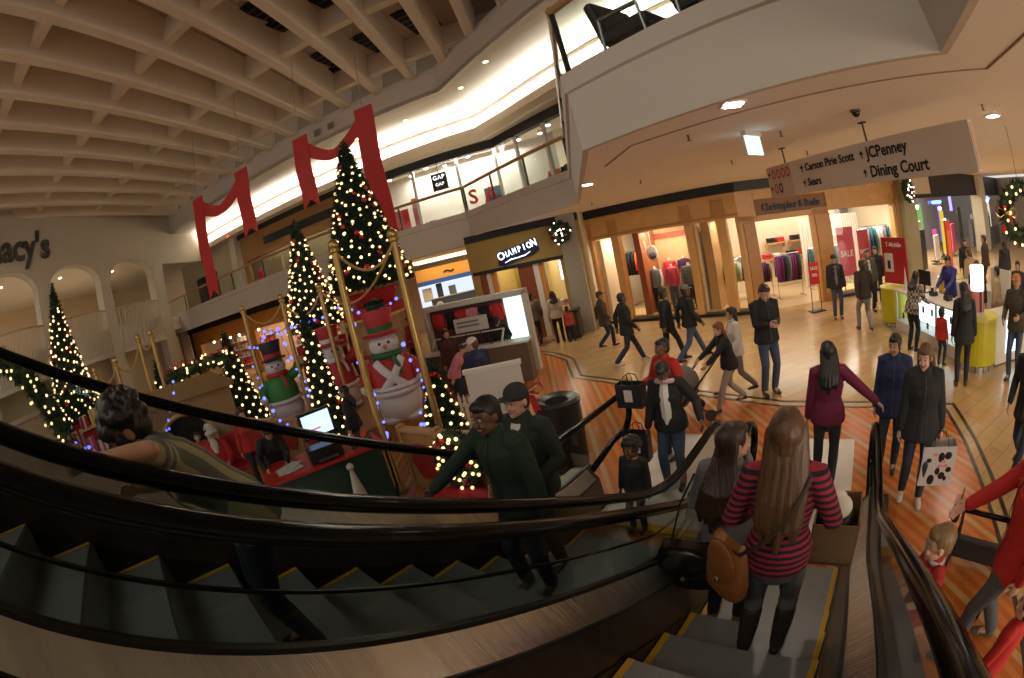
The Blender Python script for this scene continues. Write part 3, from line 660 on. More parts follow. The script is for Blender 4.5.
# --- athletic-wear shop with yellow front
F3, L3, A3 = frame((-7.0,15.25), (-2.2,15.05))
OCHRE = mat('ochre_wall', (.42,.30,.09), .7, noise=.06, nscale=2)
mb = MB(); fbox(F3, .9, 4.95, 0, .3, 2.66, 3.75, mb); fbox(F3, 4.1, 4.95, 0, .3, 0, 2.66, mb); fbox(F3, .9, 1.1, 0, .3, 0, 2.66, mb)
struct('wall_ochre_front', mb, OCHRE, label='ochre shopfront')
mb = MB(); fbox(F3, .85, 4.95, -.08, .3, 3.75, 4.0, mb); fbox(F3, .9, 4.6, -.05, 0, 2.56, 2.68, mb); struct('trim_11', mb, DARKBAND, label='dark bands above and below the lit shop sign')
mb = MB(); fbox(F3, 2.55, 3.1, .05, .35, 0, 2.6, mb); fbox(F3, 1.1, 1.35, .02, .3, 0, 2.6, mb); struct('wall_cherry_panel', mb, CHERRY, label='dark red wood panels of the shopfront')
mb = MB(); fbox(F3, 3.1, 3.3, .05, .3, 0, 2.6, mb); fbox(F3, 1.35, 1.5, .05, .3, 0, 2.6, mb); struct('trim_12', mb, mat('white_jamb', (.7,.66,.58), .5), label='pale door jambs of the shop')
mb = MB(); fbox(F3, 3.3, 3.45, .1, .3, 0, 2.6, mb); fbox(F3, 1.5, 1.66, .1, .3, 0, 2.6, mb); struct('trim_13', mb, mat('orange_jamb', (.62,.24,.05), .5), label='orange posts inside the shop doorways')
mb = MB(); fbox(F3, -.5, 5.2, 5.2, 5.3, 0, 4, mb); struct('wall_champion_back', mb, mat('champion_back', (.55,.5,.2), .7), label='olive back wall of the shop')
mb = MB(); fbox(F3, 1.66, 2.55, 2.2, 2.3, 0, 3.4, mb); struct('wall_champion_partition', mb, mat('lime_wall', (.55,.46,.1), .7), label='yellow green partition in the left doorway')
mb = MB(); fbox(F3, .9, 5.0, .3, 5.2, 3.42, 3.5, mb); struct('ceiling_champion', mb, mat('shop_ceiling', (.8,.75,.66), .8), label='white shop ceiling')
mb = MB(); fbox(F3, 4.95, 5.05, .2, 5.2, 0, 4, mb); struct('wall_between_shops', mb, CREAM, label='wall between the shops')
mb = MB(); fbox(F3, .8, .92, .0, 5.2, 0, 4, mb); struct('wall_corridor_right', mb, OCHRE, label='side of the ochre shop along the far corridor')
# pillar between the shops
mb = MB(); mb.box((-2.42,15.15,2), (.62,.62,4.0), rz=A3); struct('pillar', mb, mat('pillar_grey', (.36,.34,.27), .7), bevel=.02, label='grey green pillar between the shops')
# lit sign
t = thing('lit_store_sign', 'glowing white shop name with swoosh on the ochre front', 'sign', fp(F3,2.72,-.02,3.1), A3)
mb = MB(); mb.prism([(-.78,-.34),(-.6,-.4),(.5,-.22),(.74,-.1),(.72,.36),(.5,.3),(-.1,.16),(-.72,.12)], 0, .06); mb.T = Matrix.Identity(4)
o = mb.build('backing', mat('sign_navy', (.01,.015,.05), .4), t); o.rotation_euler = (R(90),0,0)
LIT = glow('sign_lit_white', (.82,.93,1), 3.5)
for i, chx in enumerate('CHAMPION'):
    x = -.65+i*.182; big = 1.25 if i in (0,7) else 1.0
    o = letters('lettering', chx, .3*big, LIT, (x,-.075,-.06+.035*i*.9+(.02 if i == 7 else 0)), 0, t, .015, bold=False); o.rotation_euler = (R(90),R(-8),0); o.scale = ({'M':.62,'I':1.0}.get(chx,.74),1,1)
mb = MB(); mb.tube([(-.52,-.075,-.3),(-.3,-.075,-.22),(0,-.075,-.2),(.25,-.075,-.17),(.45,-.075,-.08)], [.012,.035,.03,.035,.012], 8, flat=.5); mb.build('swoosh', LIT, t)
# lit poster, shelves and stock in the right doorway
t = thing('lit_poster', 'bright white poster with red print hanging in the ochre shop doorway', 'poster', fp(F3,3.85,1.6,1.75), A3)
mb = MB(); mb.box((0,0,.35),(.42,.03,.7)); mb.build('sheet', glow('poster_lit', (1,.95,.9), 2.2), t)
mb = MB(); mb.sphere((0,-.02,.18),(.1,.01,.08),10,6); mb.build('print', SALE, t); mb = MB(); mb.tube([(0,0,.7),(0,0,1.65)],.006,5); mb.build('cord', FORM, t)
for k_, (x, z) in enumerate(((3.6,.5),(3.6,1.1),(3.6,1.7),(3.6,2.3))):
    t = thing('wall_shelf', ['bottom','second','third','top'][k_]+' shelf of coloured stock at the back of the ochre shop', 'shelf', fp(F3,x+.4,3.6,z), A3)
    mb = MB(); mb.box((0,0,0),(1.6,.4,.04)); mb.build('board', FORM, t)
    for q in range(6):
        mb = MB(); mb.box((0,0,0),(.19,.26,.26)); mb.sphere((0,0,.13),(.095,.13,.05),10,6)
        o = mb.build('folded_garment', CL[['grey','orange','white','denim','red','black','white'][(q+k_*2) % 7]], None, loc=fp(F3,x-.25+.25*q,3.6,z+.15)); o.rotation_euler=(0,0,A3); tag(o,'coloured stock stacked on the shelves of the ochre shop','garment','stock in the ochre shop')
t = thing('display_table', 'low display table in the ochre shop doorway', 'table', fp(F3,3.8,1.4,0), A3)
mb = MB(); mb.box((0,0,.88),(.9,.6,.06)); mb.build('top', FORM, t)
for sx in (1,-1):
    for sy in (1,-1): mb = MB(); mb.box((sx*.4,sy*.25,.43),(.05,.05,.85)); mb.build('leg', CHERRY, t)
for q in range(3):
    mb = MB(); mb.box((0,0,0),(.24,.4,.12)); mb.sphere((0,0,.06),(.12,.2,.04),10,6); o = mb.build('folded_garment', CL[['white','pink','orange'][q]], loc=fp(F3,3.5+.28*q,1.4,.972)); o.rotation_euler=(0,0,A3); tag(o,['white','pink','orange'][q]+' folded garment on the display table in the ochre shop','garment')

# --- far corridor between the ochre shop and the orange shop
mb = MB(); mb.box((-19.5,31,2),(.2,31,4), rz=R(22)); struct('wall_corridor_left', mb, CREAM, label='left wall of the far corridor')
mb = MB(); mb.box((-17,42,2),(26,.2,4)); struct('wall_corridor_end', mb, mat('corridor_end', (.8,.6,.28), .7), label='end wall of the far corridor')
mb = MB(); mb.box((-8.6,30.5,2),(.2,29,4), rz=R(22)); struct('wall_corridor_right_far', mb, mat('corridor_yellow', (.75,.6,.3), .7), label='right wall of the far corridor')
mb = MB(); mb.box((-13.8,30.5,3.96),(5.5,7.0,.05), rz=R(22)); tag(mb.build('ceiling_cove_light', glow('corridor_cove', (1,.86,.55), 3.2, True)), 'broad glowing warm cove in the far corridor ceiling', 'light')
cF, cL, cA = frame((-18.6,32.6), (-11.6,36.2))
mb = MB(); fbox(cF,0,5.6,0,.2,2.5,3.5,mb); struct('wall_far_shop', mb, mat('far_orange', (.8,.36,.06), .6), label='orange fascia of the far corridor shop')
p = fp(cF,3.2,-.06,3.0); tag(letters('store_lettering','~',1.6,BLACK,p,cA,depth=.02), 'black curly script on the orange fascia of the far shop', 'sign')
mb = MB(); fbox(cF,.1,6.4,-.31,-.01,2.15,2.49,mb); tag(mb.build('shop_awning', mat('awning_blue', (.02,.09,.45), .5)), 'blue band over the far corridor shop', 'awning')
mb = MB(); fbox(cF,.1,6.4,.6,.7,0,2.2,mb); struct('wall_far_shop_back', mb, glow('far_shop_glow', (.75,.85,1), 1.1), label='back wall of the far shop, self-glowing for a lit interior')  # the wall itself emits, standing in for the lit shop interior
for i, (x, w_, h_, c) in enumerate(((.7,.8,1.1,'white'),(1.9,.5,1.3,'denim'),(2.9,.6,.9,'grey'),(5.3,1.0,1.3,'red'))):
    mb = MB(); fbox(cF,x,x+w_,.35,.5,.8,.8+h_,mb); fbox(cF,x+.06,x+w_-.06,.3,.36,.9,.7+h_,mb); tag(mb.build('window_display', CL[c], bevel=.02), ['white','dark blue','grey','red'][i]+' display panel in the far blue-banded shop', 'display')
t = thing('service_counter', 'dark blue counter with round emblem in front of the far shop', 'counter', fp(cF,3.1,-1.6,0), cA)
mb = MB(); mb.box((0,0,.5),(3.6,.7,1.0)); mb.build('body', mat('counter_blue', (.05,.07,.13), .4), t, bevel=.03); mb = MB(); mb.box((0,0,1.03),(3.8,.85,.06)); mb.build('top', mat('counter_top', (.3,.3,.3), .3), t)
mb = MB(); mb.lathe([(.28,0),(.28,.03),(.2,.03),(.2,0)],(0,0,0),20); o = mb.build('emblem', mat('emblem_white',(.7,.7,.7),.5), t); o.rotation_euler=(R(90),0,0); o.location=(-1.2,-.36,.5)
# --- orange-framed shop under the far gallery
F4, L4, A4 = frame((-29.5,17.5), (-12.2,17.5))
ORNG = mat('orange_front', (.62,.27,.05), .45, noise=.1, nscale=2)
mb = MB(); fbox(F4,.7,17,0,.3,2.55,3.5,mb); fbox(F4,.7,1.6,0,.3,0,2.6,mb); fbox(F4,7.4,8.2,0,.3,0,2.6,mb); fbox(F4,16.3,17.2,0,.3,0,2.6,mb); struct('wall_orange_front', mb, ORNG, bevel=.02, label='orange shopfront under the far gallery')
mb = MB(); fbox(F4,.2,17.3,-.1,.3,3.45,4,mb); fbox(F4,.45,.72,-.05,.3,0,3.6,mb); struct('trim_14', mb, DARKBAND, label='dark band over the orange shopfront')
mb = MB(); fbox(F4,0.2,17.3,4.4,4.5,0,4,mb); struct('wall_orange_back', mb, mat('orange_back', (.75,.5,.36), .7), label='peach back wall of the orange shop')
mb = MB(); fbox(F4,.4,17,.3,4.4,3.46,3.52,mb); struct('ceiling_orange_shop', mb, mat('shop_ceiling', (.8,.75,.66), .8), label='white shop ceiling')
for i in range(10):
    x = 1.9+1.5*i
    if 7.0 < x < 8.4: continue
    t = thing('display_case', 'tall display unit with pale goods inside the orange shop', 'display unit', fp(F4,x,2.6,0), A4, 'display units in the orange shop')
    mb = MB(); mb.box((0,.2,1.1),(1.1,.06,2.2)); mb.build('back_panel', CL['pink' if i % 3 else 'tan'], t)
    for q in range(4):
        mb = MB(); mb.box((0,0,.3+.55*q),(1.1,.4,.04)); sh = mb.build('shelf', FORM, t)
        mb = MB()
        for z in range(3): mb.box((-.36+.34*z,-.02,.32+.55*q+.14),(.2,.2,.26+.05*((z+q+i) % 3)))
        mb.build('goods', CL[['white','red','lav','tan'][(q+i) % 4]], sh, bevel=.02)
LAMPG = glow('pendant_glow', (1,.8,.5), 9.0)
for i in range(6):
    t = thing('pendant_lamp', 'small warm pendant lamp hanging in the orange shop', 'lamp', fp(F4,1.6+1.1*i,1.3,2.45), 0, 'pendants in the orange shop')
    mb = MB(); mb.sphere((0,0,0),.09,10,8); mb.build('globe', LAMPG, t, smooth=True); mb = MB(); mb.tube([(0,0,.09),(0,0,1.0)],.008,5); mb.build('cord', BLACK, t)
# lower wall end (grey pilasters left of the orange shop)
mb = MB(); mb.box((-28.9,16.6,2),(1.0,.7,4)); struct('pillar_left', mb, mat('pillar_left', (.42,.38,.3), .7), label='pilaster beside the orange shop')
mb = MB(); mb.box((-30.3,20,2),(.2,9,4)); struct('wall_orange_side', mb, CREAM, label='side wall')

# --- upper gallery shops
F5, L5, A5 = frame((-12.2,19.6), (-5.8,20.2)); F6, L6, A6 = frame((-5.8,20.2), (1.0,15.3))
mb = MB(); fbox(F5,-.2,6.5,-.1,.25,8.2,8.7,mb); fbox(F6,0,8,-.1,.25,8.2,8.7,mb); struct('trim_15', mb, DARKBAND, label='black band over the upper white shop')
mb = MB()
for x in (0,2.2,4.5,6.4): fbox(F5,x-.07,x+.07,0,.14,4.8,8.2,mb)
for x in (1.5,3.4,5.3): fbox(F6,x-.07,x+.07,0,.14,4.8,8.2,mb)
struct('trim_16', mb, mat('gap_mullion', (.6,.56,.5), .4), label='pale mullions of the upper white shopfront')
for i, (F, x0, x1) in enumerate(((F5,.07,2.13),(F5,2.27,4.43),(F5,4.57,6.33),(F6,.1,1.43),(F6,1.57,3.33),(F6,3.47,5.23))):
    struct('window_%d' % (i+6), fbox(F,x0,x1,.06,.075,4.82,8.2), SHOPGLASS, label='upper shop window pane')
mb = MB(); fbox(F5,-.3,6.4,2.6,2.7,4.8,8.6,mb); fbox(F6,-.5,8,2.6,2.7,4.8,8.6,mb); struct('wall_gap_back', mb, mat('gap_back', (.78,.66,.48), .8), label='warm back wall of the upper white shop')
mb = MB(); mb.prism([fp(F5,-.3,.2,0)[:2],fp(F5,6.4,.2,0)[:2],fp(F6,7,.2,0)[:2],fp(F6,7,2.6,0)[:2],fp(F5,6.4,2.6,0)[:2],fp(F5,-.3,2.6,0)[:2]],8.45,8.5); struct('ceiling_gap', mb, mat('shop_ceiling', (.8,.75,.66), .8), label='white ceiling of the upper shop')
SPOTG = glow('shop_spot_glow', (1,.97,.9), 22.0)
for (F, x, y) in ((F5,.6,.8),(F5,1.6,1.4),(F5,2.7,.8),(F5,3.5,1.4),(F5,4.9,.9),(F5,5.6,1.5),(F6,.8,.9),(F6,1.8,1.4),(F6,2.9,.9),(F6,4.0,1.3)):
    t = thing('track_spot', 'bright round spotlight under the ceiling of the upper white shop', 'light', fp(F,x,y,8.35), 0, 'spotlights in the upper white shop')
    mb = MB(); mb.lathe([(.06,.1),(.13,0),(.13,-.03),(.0,-.03)],(0,0,0),12,cap=False); mb.build('shade', FORM, t); mb = MB(); mb.sphere((0,0,-.03),(.11,.11,.05),10,6); mb.build('bulb', SPOTG, t)
t = thing('hanging_shop_sign', 'black square sign with white lettering hanging in the upper shop window', 'sign', fp(F5,3.55,-.06,6.85), A5)
mb = MB(); mb.box((0,0,.42),(.78,.08,.86)); mb.build('panel', BLACK, t, bevel=.01); GW = glow('gap_letters', (1,1,1), 2.0)
letters('lettering','GAP',.3,GW,(0,-.055,.62),0,t,.01,spacing=1.1); letters('lettering','GAP',.22,GW,(0,-.055,.28),0,t,.01,spacing=1.1)
mb = MB(); mb.tube([(0,0,.85),(0,0,1.35)],.02,6); mb.build('bracket', BLACK, t)
for (chx, x, z, m_, lb) in (('S',5.0,5.98,SALE,'red cut-out letter S'),('A',5.85,5.9,SALE,'red cut-out letter A in front of a blue panel')):
    p = fp(F5,x,-.05,z+.1); tag(letters('window_letter', chx, .95, m_, p, A5, depth=.03, bold=True), lb+' in the upper shop window', 'letter')
mb = MB(); fbox(F5,5.5,6.3,.2,.26,5.3,6.4,mb); tag(mb.build('display_backdrop', mat('panel_blue', (.06,.22,.36), .5), bevel=.01), 'blue panel behind the red letter A in the upper shop window', 'panel')
for (F, x0, x1, z0, z1, lb) in ((F5,.5,1.5,5.3,6.5,'large red sale banner at the left end of the upper shop window'),(F5,1.75,2.1,5.4,6.9,'small red banner beside the large one in the upper shop window'),(F5,4.9,5.5,4.9,5.4,'low red banner under the letter S in the upper shop window')):
    mb = MB(); fbox(F,x0,x1,.3,.34,z0,z1,mb); fbox(F,x0+.2,x1-.2,.28,.3,(z0+z1)/2,(z0+z1)/2+.2,mb); tag(mb.build('sale_banner', SALE, bevel=.01), lb, 'banner')
for i, (F, x, c, lb) in enumerate(((F5,2.5,'black','black garment'),(F6,2.9,'orange','coral garment'),(F6,3.7,'black','long black coat'),(F6,4.4,'orange','coral coat'))):
    garment(c, fp(F,x,.6,6.3 if i else 5.6), A6+.2, None, lb+[' low in the left of the upper shop window',' left of the black coat behind the slanting balcony',' between two coral garments behind the slanting balcony',' right of the black coat behind the slanting balcony'][i], .6, 1.4 if i else .7)
# upper brown shopfront further left
F7, L7, A7 = frame((-30.5,19.2), (-12.6,19.2))
mb = MB(); fbox(F7,7.6,17.8,0,.25,6.75,8.7,mb); fbox(F7,7.6,8.1,0,.25,4.8,6.8,mb); struct('wall_brown_front', mb, mat('brown_front', (.30,.15,.05), .5, noise=.15, nscale=2), label='brown upper shopfront')
mb = MB(); fbox(F7,10,16.6,-.06,.0,7.3,7.75,mb); fbox(F7,7.4,17.8,-.05,.25,8.3,8.7,mb); struct('trim_17', mb, DARKBAND, label='dark sign band of the brown upper shopfront')
mb = MB(); fbox(F7,6.7,7.3,-.3,.25,4.8,8.6,mb); fbox(F7,17.2,18.0,-.1,.3,4.8,8.6,mb); struct('pillar_upper', mb, mat('pillar_upper', (.58,.53,.44), .7), label='pale pillar on the upper gallery')
mb = MB(); fbox(F7,-.5,6.7,.0,.2,4.8,8.6,mb); struct('wall_upper_left', mb, mat('upper_left_wall', (.5,.42,.3), .8), label='beige upper wall')
mb = MB(); fbox(F7,1.6,4.4,-.06,.0,4.82,7.1,mb); struct('door_1', mb, mat('dark_doorway', (.02,.017,.015), .6), label='dark doorway on the upper gallery')
mb = MB(); fbox(F7,8.1,17.8,2.2,2.3,4.8,8,mb); struct('wall_brown_back', mb, mat('brown_back', (.42,.36,.24), .8), label='inside of the brown upper shop')
mb = MB(); fbox(F7,9.0,10.4,.8,1.0,4.8,6.4,mb); fbox(F7,11.2,12.6,.8,1.0,4.8,6.3,mb); struct('wall_brown_display', mb, mat('brown_display', (.6,.48,.28), .6), label='pale display partitions in the brown upper shop')
mb = MB(); mb.box((0,0,.5),(.5,.3,1.0)); mb.sphere((0,0,1.1),(.2,.15,.2),10,8); tag(mb.build('red_display', SALE, bevel=.03, loc=fp(F7,8.6,.5,4.8)), 'small red display standing in the brown upper shop', 'display')
# ------------------------------------------------------------------ right corridor
F8, L8, A8 = frame((9.95,14.3), (21.2,20.4))
GREENP = mat('pillar_khaki', (.34,.32,.2), .7)
mb = MB(); fbox(F8,-.35,.75,-.1,.6,0,4,mb); struct('pillar_corridor', mb, GREENP, bevel=.02, label='khaki pillar at the end of the maple shopfront')
mb = MB(); fbox(F8,10.9,12.1,-.3,.5,0,4,mb); struct('pillar_corridor_far', mb, mat('pillar_cream', (.62,.55,.38), .7), bevel=.02, label='cream pillar between two far shops')
mb = MB(); fbox(F8,.75,10.9,0,.2,2.95,4,mb); struct('wall_far_header', mb, DARKBAND, label='dark header of the colourful shop')
mb = MB(); fbox(F8,.75,2.6,-.12,.0,3.1,3.9,mb); struct('trim_18', mb, mat('header_panel', (.5,.44,.3), .7), label='pale panel on the header')
mb = MB(); fbox(F8,12.1,26,0,.2,2.9,4,mb); struct('wall_dark_header', mb, DARKBAND, label='dark header of the dark shop')
mb = MB(); fbox(F8,.75,26,4.0,4.2,0,4,mb); struct('wall_corridor_shops_back', mb, mat('far_shop_dark', (.22,.21,.23), .7), label='back of the far shops')
mb = MB(); fbox(F8,12.1,17,.2,.3,0,1.1,mb); struct('wall_dark_shop_low', mb, mat('low_front', (.1,.11,.12), .3), label='low front of the dark shop')
mb = MB(); fbox(F8,.75,10.9,.05,.06,0,2.95,mb); struct('window_13', mb, SHOPGLASS, label='glass of the colourful shop')
COLS = {'pink': (.8,.1,.3), 'yellow': (.8,.6,.04), 'green': (.2,.45,.1), 'violet': (.25,.1,.6), 'white': (.8,.78,.72), 'sky': (.25,.4,.6), 'orange': (.8,.28,.06), 'black': (.015,.015,.02)}
for i, (x, y, z0, z1, w_, c, g_) in enumerate(((1.2,.6,.1,1.9,.5,'black',0),(1.9,.9,.2,2.2,.5,'sky',0),(2.7,.7,.1,1.7,.5,'black',0),(3.4,1.2,.4,2.0,.6,'white',0),(4.3,1.5,1.1,2.7,.7,'green',1),(5.1,1.0,.2,1.3,.6,'white',0),(5.9,1.4,.3,1.5,.5,'pink',1),(6.8,1.2,.3,2.3,.45,'yellow',1),(7.6,1.6,.8,2.6,.6,'violet',1),(8.4,1.2,.2,1.6,.6,'pink',0),(9.4,1.0,.2,2.4,.6,'black',0))):
    t = thing('shop_display', '%s display panel %s in the colourful far shop' % (c, ['at the left edge','second from the left','third from the left','before the green one','beside the pillar poster','low in the middle','glowing low in the middle','bright and tall','high up on the right','low on the right','at the right end'][i]), 'display', fp(F8,x,y,0), A8)
    m_ = glow('disp_'+c, COLS[c], 1.3) if g_ else mat('dispm_'+c, COLS[c], .6)
    mb = MB(); mb.box((0,0,(z0+z1)/2),(w_,.1,z1-z0)); mb.build('panel', m_, t, bevel=.03); mb = MB(); mb.box((0,.1,z1/2),(.06,.06,z1)); mb.box((0,.1,.02),(w_*.8,.4,.04)); mb.build('stand', BLACK, t)
NEON = glow('neon_blue', (.1,.22,1), 6.0)
for (x, z, w_, lb) in ((3.3,2.75,1.0,'horizontal blue neon bar, the left one of the far shops'),(13.2,2.75,1.3,'horizontal blue neon bar, the right one over the dark shop')):
    mb = MB(); mb.tube([fp(F8,x-w_/2,-.05,z),fp(F8,x+w_/2,-.05,z)],.07,8); tag(mb.build('neon_tube', NEON, smooth=True), lb, 'light')
mb = MB(); mb.tube([fp(F8,6.2,.3,2.3),fp(F8,6.2,.3,2.95)],.08,8); tag(mb.build('neon_tube', glow('neon_violet', (.25,.2,1), 4.0), smooth=True), 'upright blue violet neon tube in the colourful far shop', 'light')
for i, (x, z) in enumerate(((1.6,2.5),(2.3,2.6),(5.2,2.45),(5.7,1.9),(14.2,2.5),(15.6,2.6),(12.9,2.3))):
    t = thing('shop_spotlight', ['round white spotlight','second round white spotlight','small round spotlight','low pinkish spotlight','large white spotlight','small spotlight','faint spotlight'][i]+[' at the left of the far shops',' left of the first blue neon',' beside the blue violet tube',' above the pink panel',' below the right blue neon',' at the right of the dark shop',' just right of the cream pillar'][i], 'light', fp(F8,x,.6,z))
    mb = MB(); mb.sphere((0,0,0),(.14,.14,.1) if i in (0,4) else .08,12,8); mb.build('lens', SPOTG, t, smooth=True); mb = MB(); mb.tube([(0,0,.08),(0,0,3.9-z)],.012,5); mb.build('stem', BLACK, t)
for i in range(6):
    t = thing('merchandise_stand', 'dim stand of goods inside the dark far shop', 'display', fp(F8,13+1.0*i,1.4,0), A8, 'stands in the dark shop'); 
    mb = MB(); mb.box((0,0,.8),(.5,.3,1.6)); mb.build('body', CL[['grey','denim','plum','grey','brown','teal'][i]], t, bevel=.03); mb = MB(); mb.sphere((0,-.1,1.7),(.14,.1,.2),10,8); mb.build('top_piece', CL['white'], t)
t = thing('pillar_poster', 'tall red orange poster stand beside the khaki pillar', 'sign', fp(F8,2.1,-.9,0), A8)
mb = MB(); mb.box((0,0,1.1),(.62,.08,2.0)); mb.build('panel', mat('poster_red', (.6,.07,.03), .5), t, bevel=.02); mb = MB(); mb.box((0,-.045,1.1),(.4,.01,1.2)); mb.build('print', mat('poster_orange', (.75,.2,.05), .5), t); mb = MB(); mb.box((0,0,.05),(.66,.4,.1)); mb.build('base', BLACK, t)
mb = MB(); mb.box((25.5,9,2),(.2,30,4)); struct('wall_right', mb, mat('right_wall', (.3,.24,.17), .7), label='wall at the far right')

# ------------------------------------------------------------------ hung directory sign and ceiling fittings
sgM, sgL, sgA = frame((2.48,7.84), (3.76,3.6))
t = thing('directory_sign', 'long beige hanging directory sign with black lettering and arrows', 'sign', (2.48,7.84,3.22), sgA)
SGN = mat('sign_beige', (.74,.66,.56), .6); BLK = mat('sign_ink', (.012,.011,.011), .5)
mb = MB(); mb.box((sgL/2,0,.26),(sgL,.1,.52)); mb.build('board', SGN, t, bevel=.006)
mb = MB(); mb.box((sgL/2+.004,0,.26),(sgL-.03,.075,.525)); mb.box((sgL/2+.008,0,.26),(sgL+.004,.07,.48)); mb.build('edge_band', mat('sign_edge', (.55,.36,.28), .6), t)
mb = MB(); mb.box((.36,-.053,.26),(.74,.006,.5)); pn = mb.build('pictogram_panel', mat('pict_beige', (.62,.53,.44), .6), t)
mb = MB()
def ring(x, z, rx=.06, rz=.085, y=-.059):
    V = []; n = 16
    for j in range(n):
        a = 2*math.pi*j/n; V += [(x+rx*math.cos(a),y,z+rz*math.sin(a)),(x+rx*.55*math.cos(a),y,z+rz*.6*math.sin(a))]
    mb.add(V, [(2*j,2*j+1,(2*j+3)%(2*n),(2*j+2)%(2*n)) for j in range(n)])
for x in (.2,.35,.5,.64): ring(x,.38)
ring(.2,.14); mb.build('red_pictogram', mat('pict_red', (.5,.04,.03), .5), t)
mb = MB(); ring(.35,.14); mb.build('black_pictogram', BLK, t)
def arrow(x, z, s=.05):
    mb = MB(); y = -.058
    mb.add([(x-s*.2,y,z-s),(x+s*.2,y,z-s),(x+s*.2,y,z+.1*s),(x-s*.2,y,z+.1*s)],[(0,1,2,3)]); mb.add([(x-s*.8,y,z),(x+s*.8,y,z),(x,y,z+s)],[(0,1,2)]); return mb
for (x, z) in ((.06,.38),(.06,.14),(1.05,.37),(1.05,.14),(2.5,.37),(2.5,.13)): arrow(x, z, .055).build('arrow', BLK, t)
for (x, z, tx, sz) in ((1.14,.37,'Carson Pirie Scott',.16),(1.14,.14,'Sears',.16),(2.6,.37,'JCPenney',.2),(2.6,.13,'Dining Court',.2)):
    letters('lettering', tx, sz, BLK, (x,-.056,z), 0, t, .002, 'LEFT', True)
for x in (.55,2.62):
    mb = MB(); mb.tube([(x,0,.5),(x,0,.78)],.014,8); mb.box((x,0,.77),(.12,.06,.02)); mb.build('hanger_rod', mat('rod_dark', (.05,.045,.04), .4), t)
t = thing('lit_exit_sign', 'small glowing bluish edge-lit sign fixed under the soffit', 'sign', (1.62,5.5,4.0), R(40))
mb = MB(); mb.box((0,0,-.03),(.36,.08,.06)); mb.build('housing', mat('housing_white', (.7,.68,.62), .5), t); mb = MB(); mb.box((0,0,-.18),(.34,.02,.24)); mb.build('panel', glow('exit_glow', (.62,.95,1), 1.6), t, bevel=.004)
t = thing('dome_camera', 'black dome security camera under the soffit', 'camera', (2.74,4.59,4.0)); t.scale = (.7,.7,.7)
mb = MB(); mb.lathe([(.1,0),(.1,-.03),(.08,-.035)][::-1],(0,0,0),16); mb.build('base', mat('dome_base', (.1,.09,.08), .5), t); mb = MB(); mb.sphere((0,0,-.05),(.075,.075,.07),14,8); mb.build('dome', mat('dome_black', (.01,.01,.01), .12), t, smooth=True)
for i, (x, y) in enumerate(((.77,5.22),(.17,9.13),(1.9,8.2),(2.1,5.7),(3.4,8.0),(4.6,7.4),(4.45,3.9),(-1.2,12.4),(5.6,7.6))):
    t = thing('ceiling_sprinkler', 'small sprinkler head under the soffit', 'sprinkler', (x,y,4.0), 0, 'sprinkler heads under the soffit')
    mb = MB(); mb.lathe([(.012,-.06),(.012,0),(.035,0)],(0,0,0),8,cap=False); mb.build('stem', mat('brass_dull', (.2,.13,.07), .4, .8), t); mb = MB(); mb.lathe([(.028,-.072),(.03,-.066),(.0,-.06)],(0,0,0),8); mb.build('deflector', mat('brass_dull', (.2,.13,.07), .4, .8), t)
for i, (x, y) in enumerate(((-6.2,17.4),(-5.3,15.9),(-3.7,14.3),(-8.5,17.2),(-11,17.0),(-14,16.9),(-19,16.8),(-24,16.7))):
    t = thing('ceiling_light', 'small round recessed light in the flat ceiling over the upper gallery', 'light', (x,y,9.9), 0, 'recessed lights over the upper gallery')
    mb = MB(); mb.lathe([(.09,-.02),(.12,-.012),(.12,0)],(0,0,0),12,cap=False); mb.build('trim_ring', FORM, t); mb = MB(); mb.lathe([(.0,-.012),(.09,-.014)],(0,0,0),12); mb.build('lens', DL, t)
mb = MB(); mb.sphere((0,0,-.05),(.08,.08,.06),10,6); mb.tube([(0,0,0),(0,0,.0-.03)],.05,8); tag(mb.build('warning_light', glow('red_exit', (1,.05,.03), 5.0), loc=(-22.6,18.0,8.62)), 'small red lamp under the upper gallery soffit', 'light')

# ------------------------------------------------------------------ phone kiosk
LIME = mat('kiosk_lime', (.52,.46,.015), .35)
KW = mat('kiosk_white', (.62,.6,.54), .4)
t = thing('phone_kiosk', 'lime and white kiosk with lit glass showcase front', 'kiosk', (0,0,0))
def drum(x, y, r_, nm='end_cabinet'):
    mb = MB(); mb.lathe([(r_-.06,.0),(r_-.06,.09)],(x,y,0),24); 
    for q in range(14):
        a = 2*math.pi*q/14; mb.tube([(x+(r_-.05)*math.cos(a),y+(r_-.05)*math.sin(a),0),(x+(r_-.05)*math.cos(a),y+(r_-.05)*math.sin(a),.12)],.035,6)
    pl = mb.build('chrome_plinth', mat('chrome', (.6,.6,.6), .2, 1), t)
    mb = MB(); mb.lathe([(r_,.12),(r_,.9)],(x,y,0),28); c_ = mb.build(nm, LIME, t, bevel=.01); 
    mb = MB(); mb.lathe([(r_+.02,.9),(r_+.02,.94)],(x,y,0),28); mb.build('cabinet_top', mat('kiosk_top_lime', (.6,.55,.1), .4), t)
drum(6.25,10.0,.42); drum(6.2,6.45,.46); drum(8.4,10.0,.42); drum(8.4,6.45,.46)
mb = MB(); mb.box((6.28,8.2,.12),(.6,2.8,.24)); mb.box((6.28,8.2,.93),(.72,2.8,.04)); mb.box((6.5,8.2,.55),(.1,2.8,.7))
for y in (6.85,7.75,8.65,9.55): mb.box((6.0,y,.58),(.05,.05,.7))
mb.build('showcase', KW, t, bevel=.006)
mb = MB(); mb.box((6.44,8.2,.56),(.02,2.66,.6)); mb.build('lit_back', glow('case_glow', (.72,.92,1), 2.6), t)
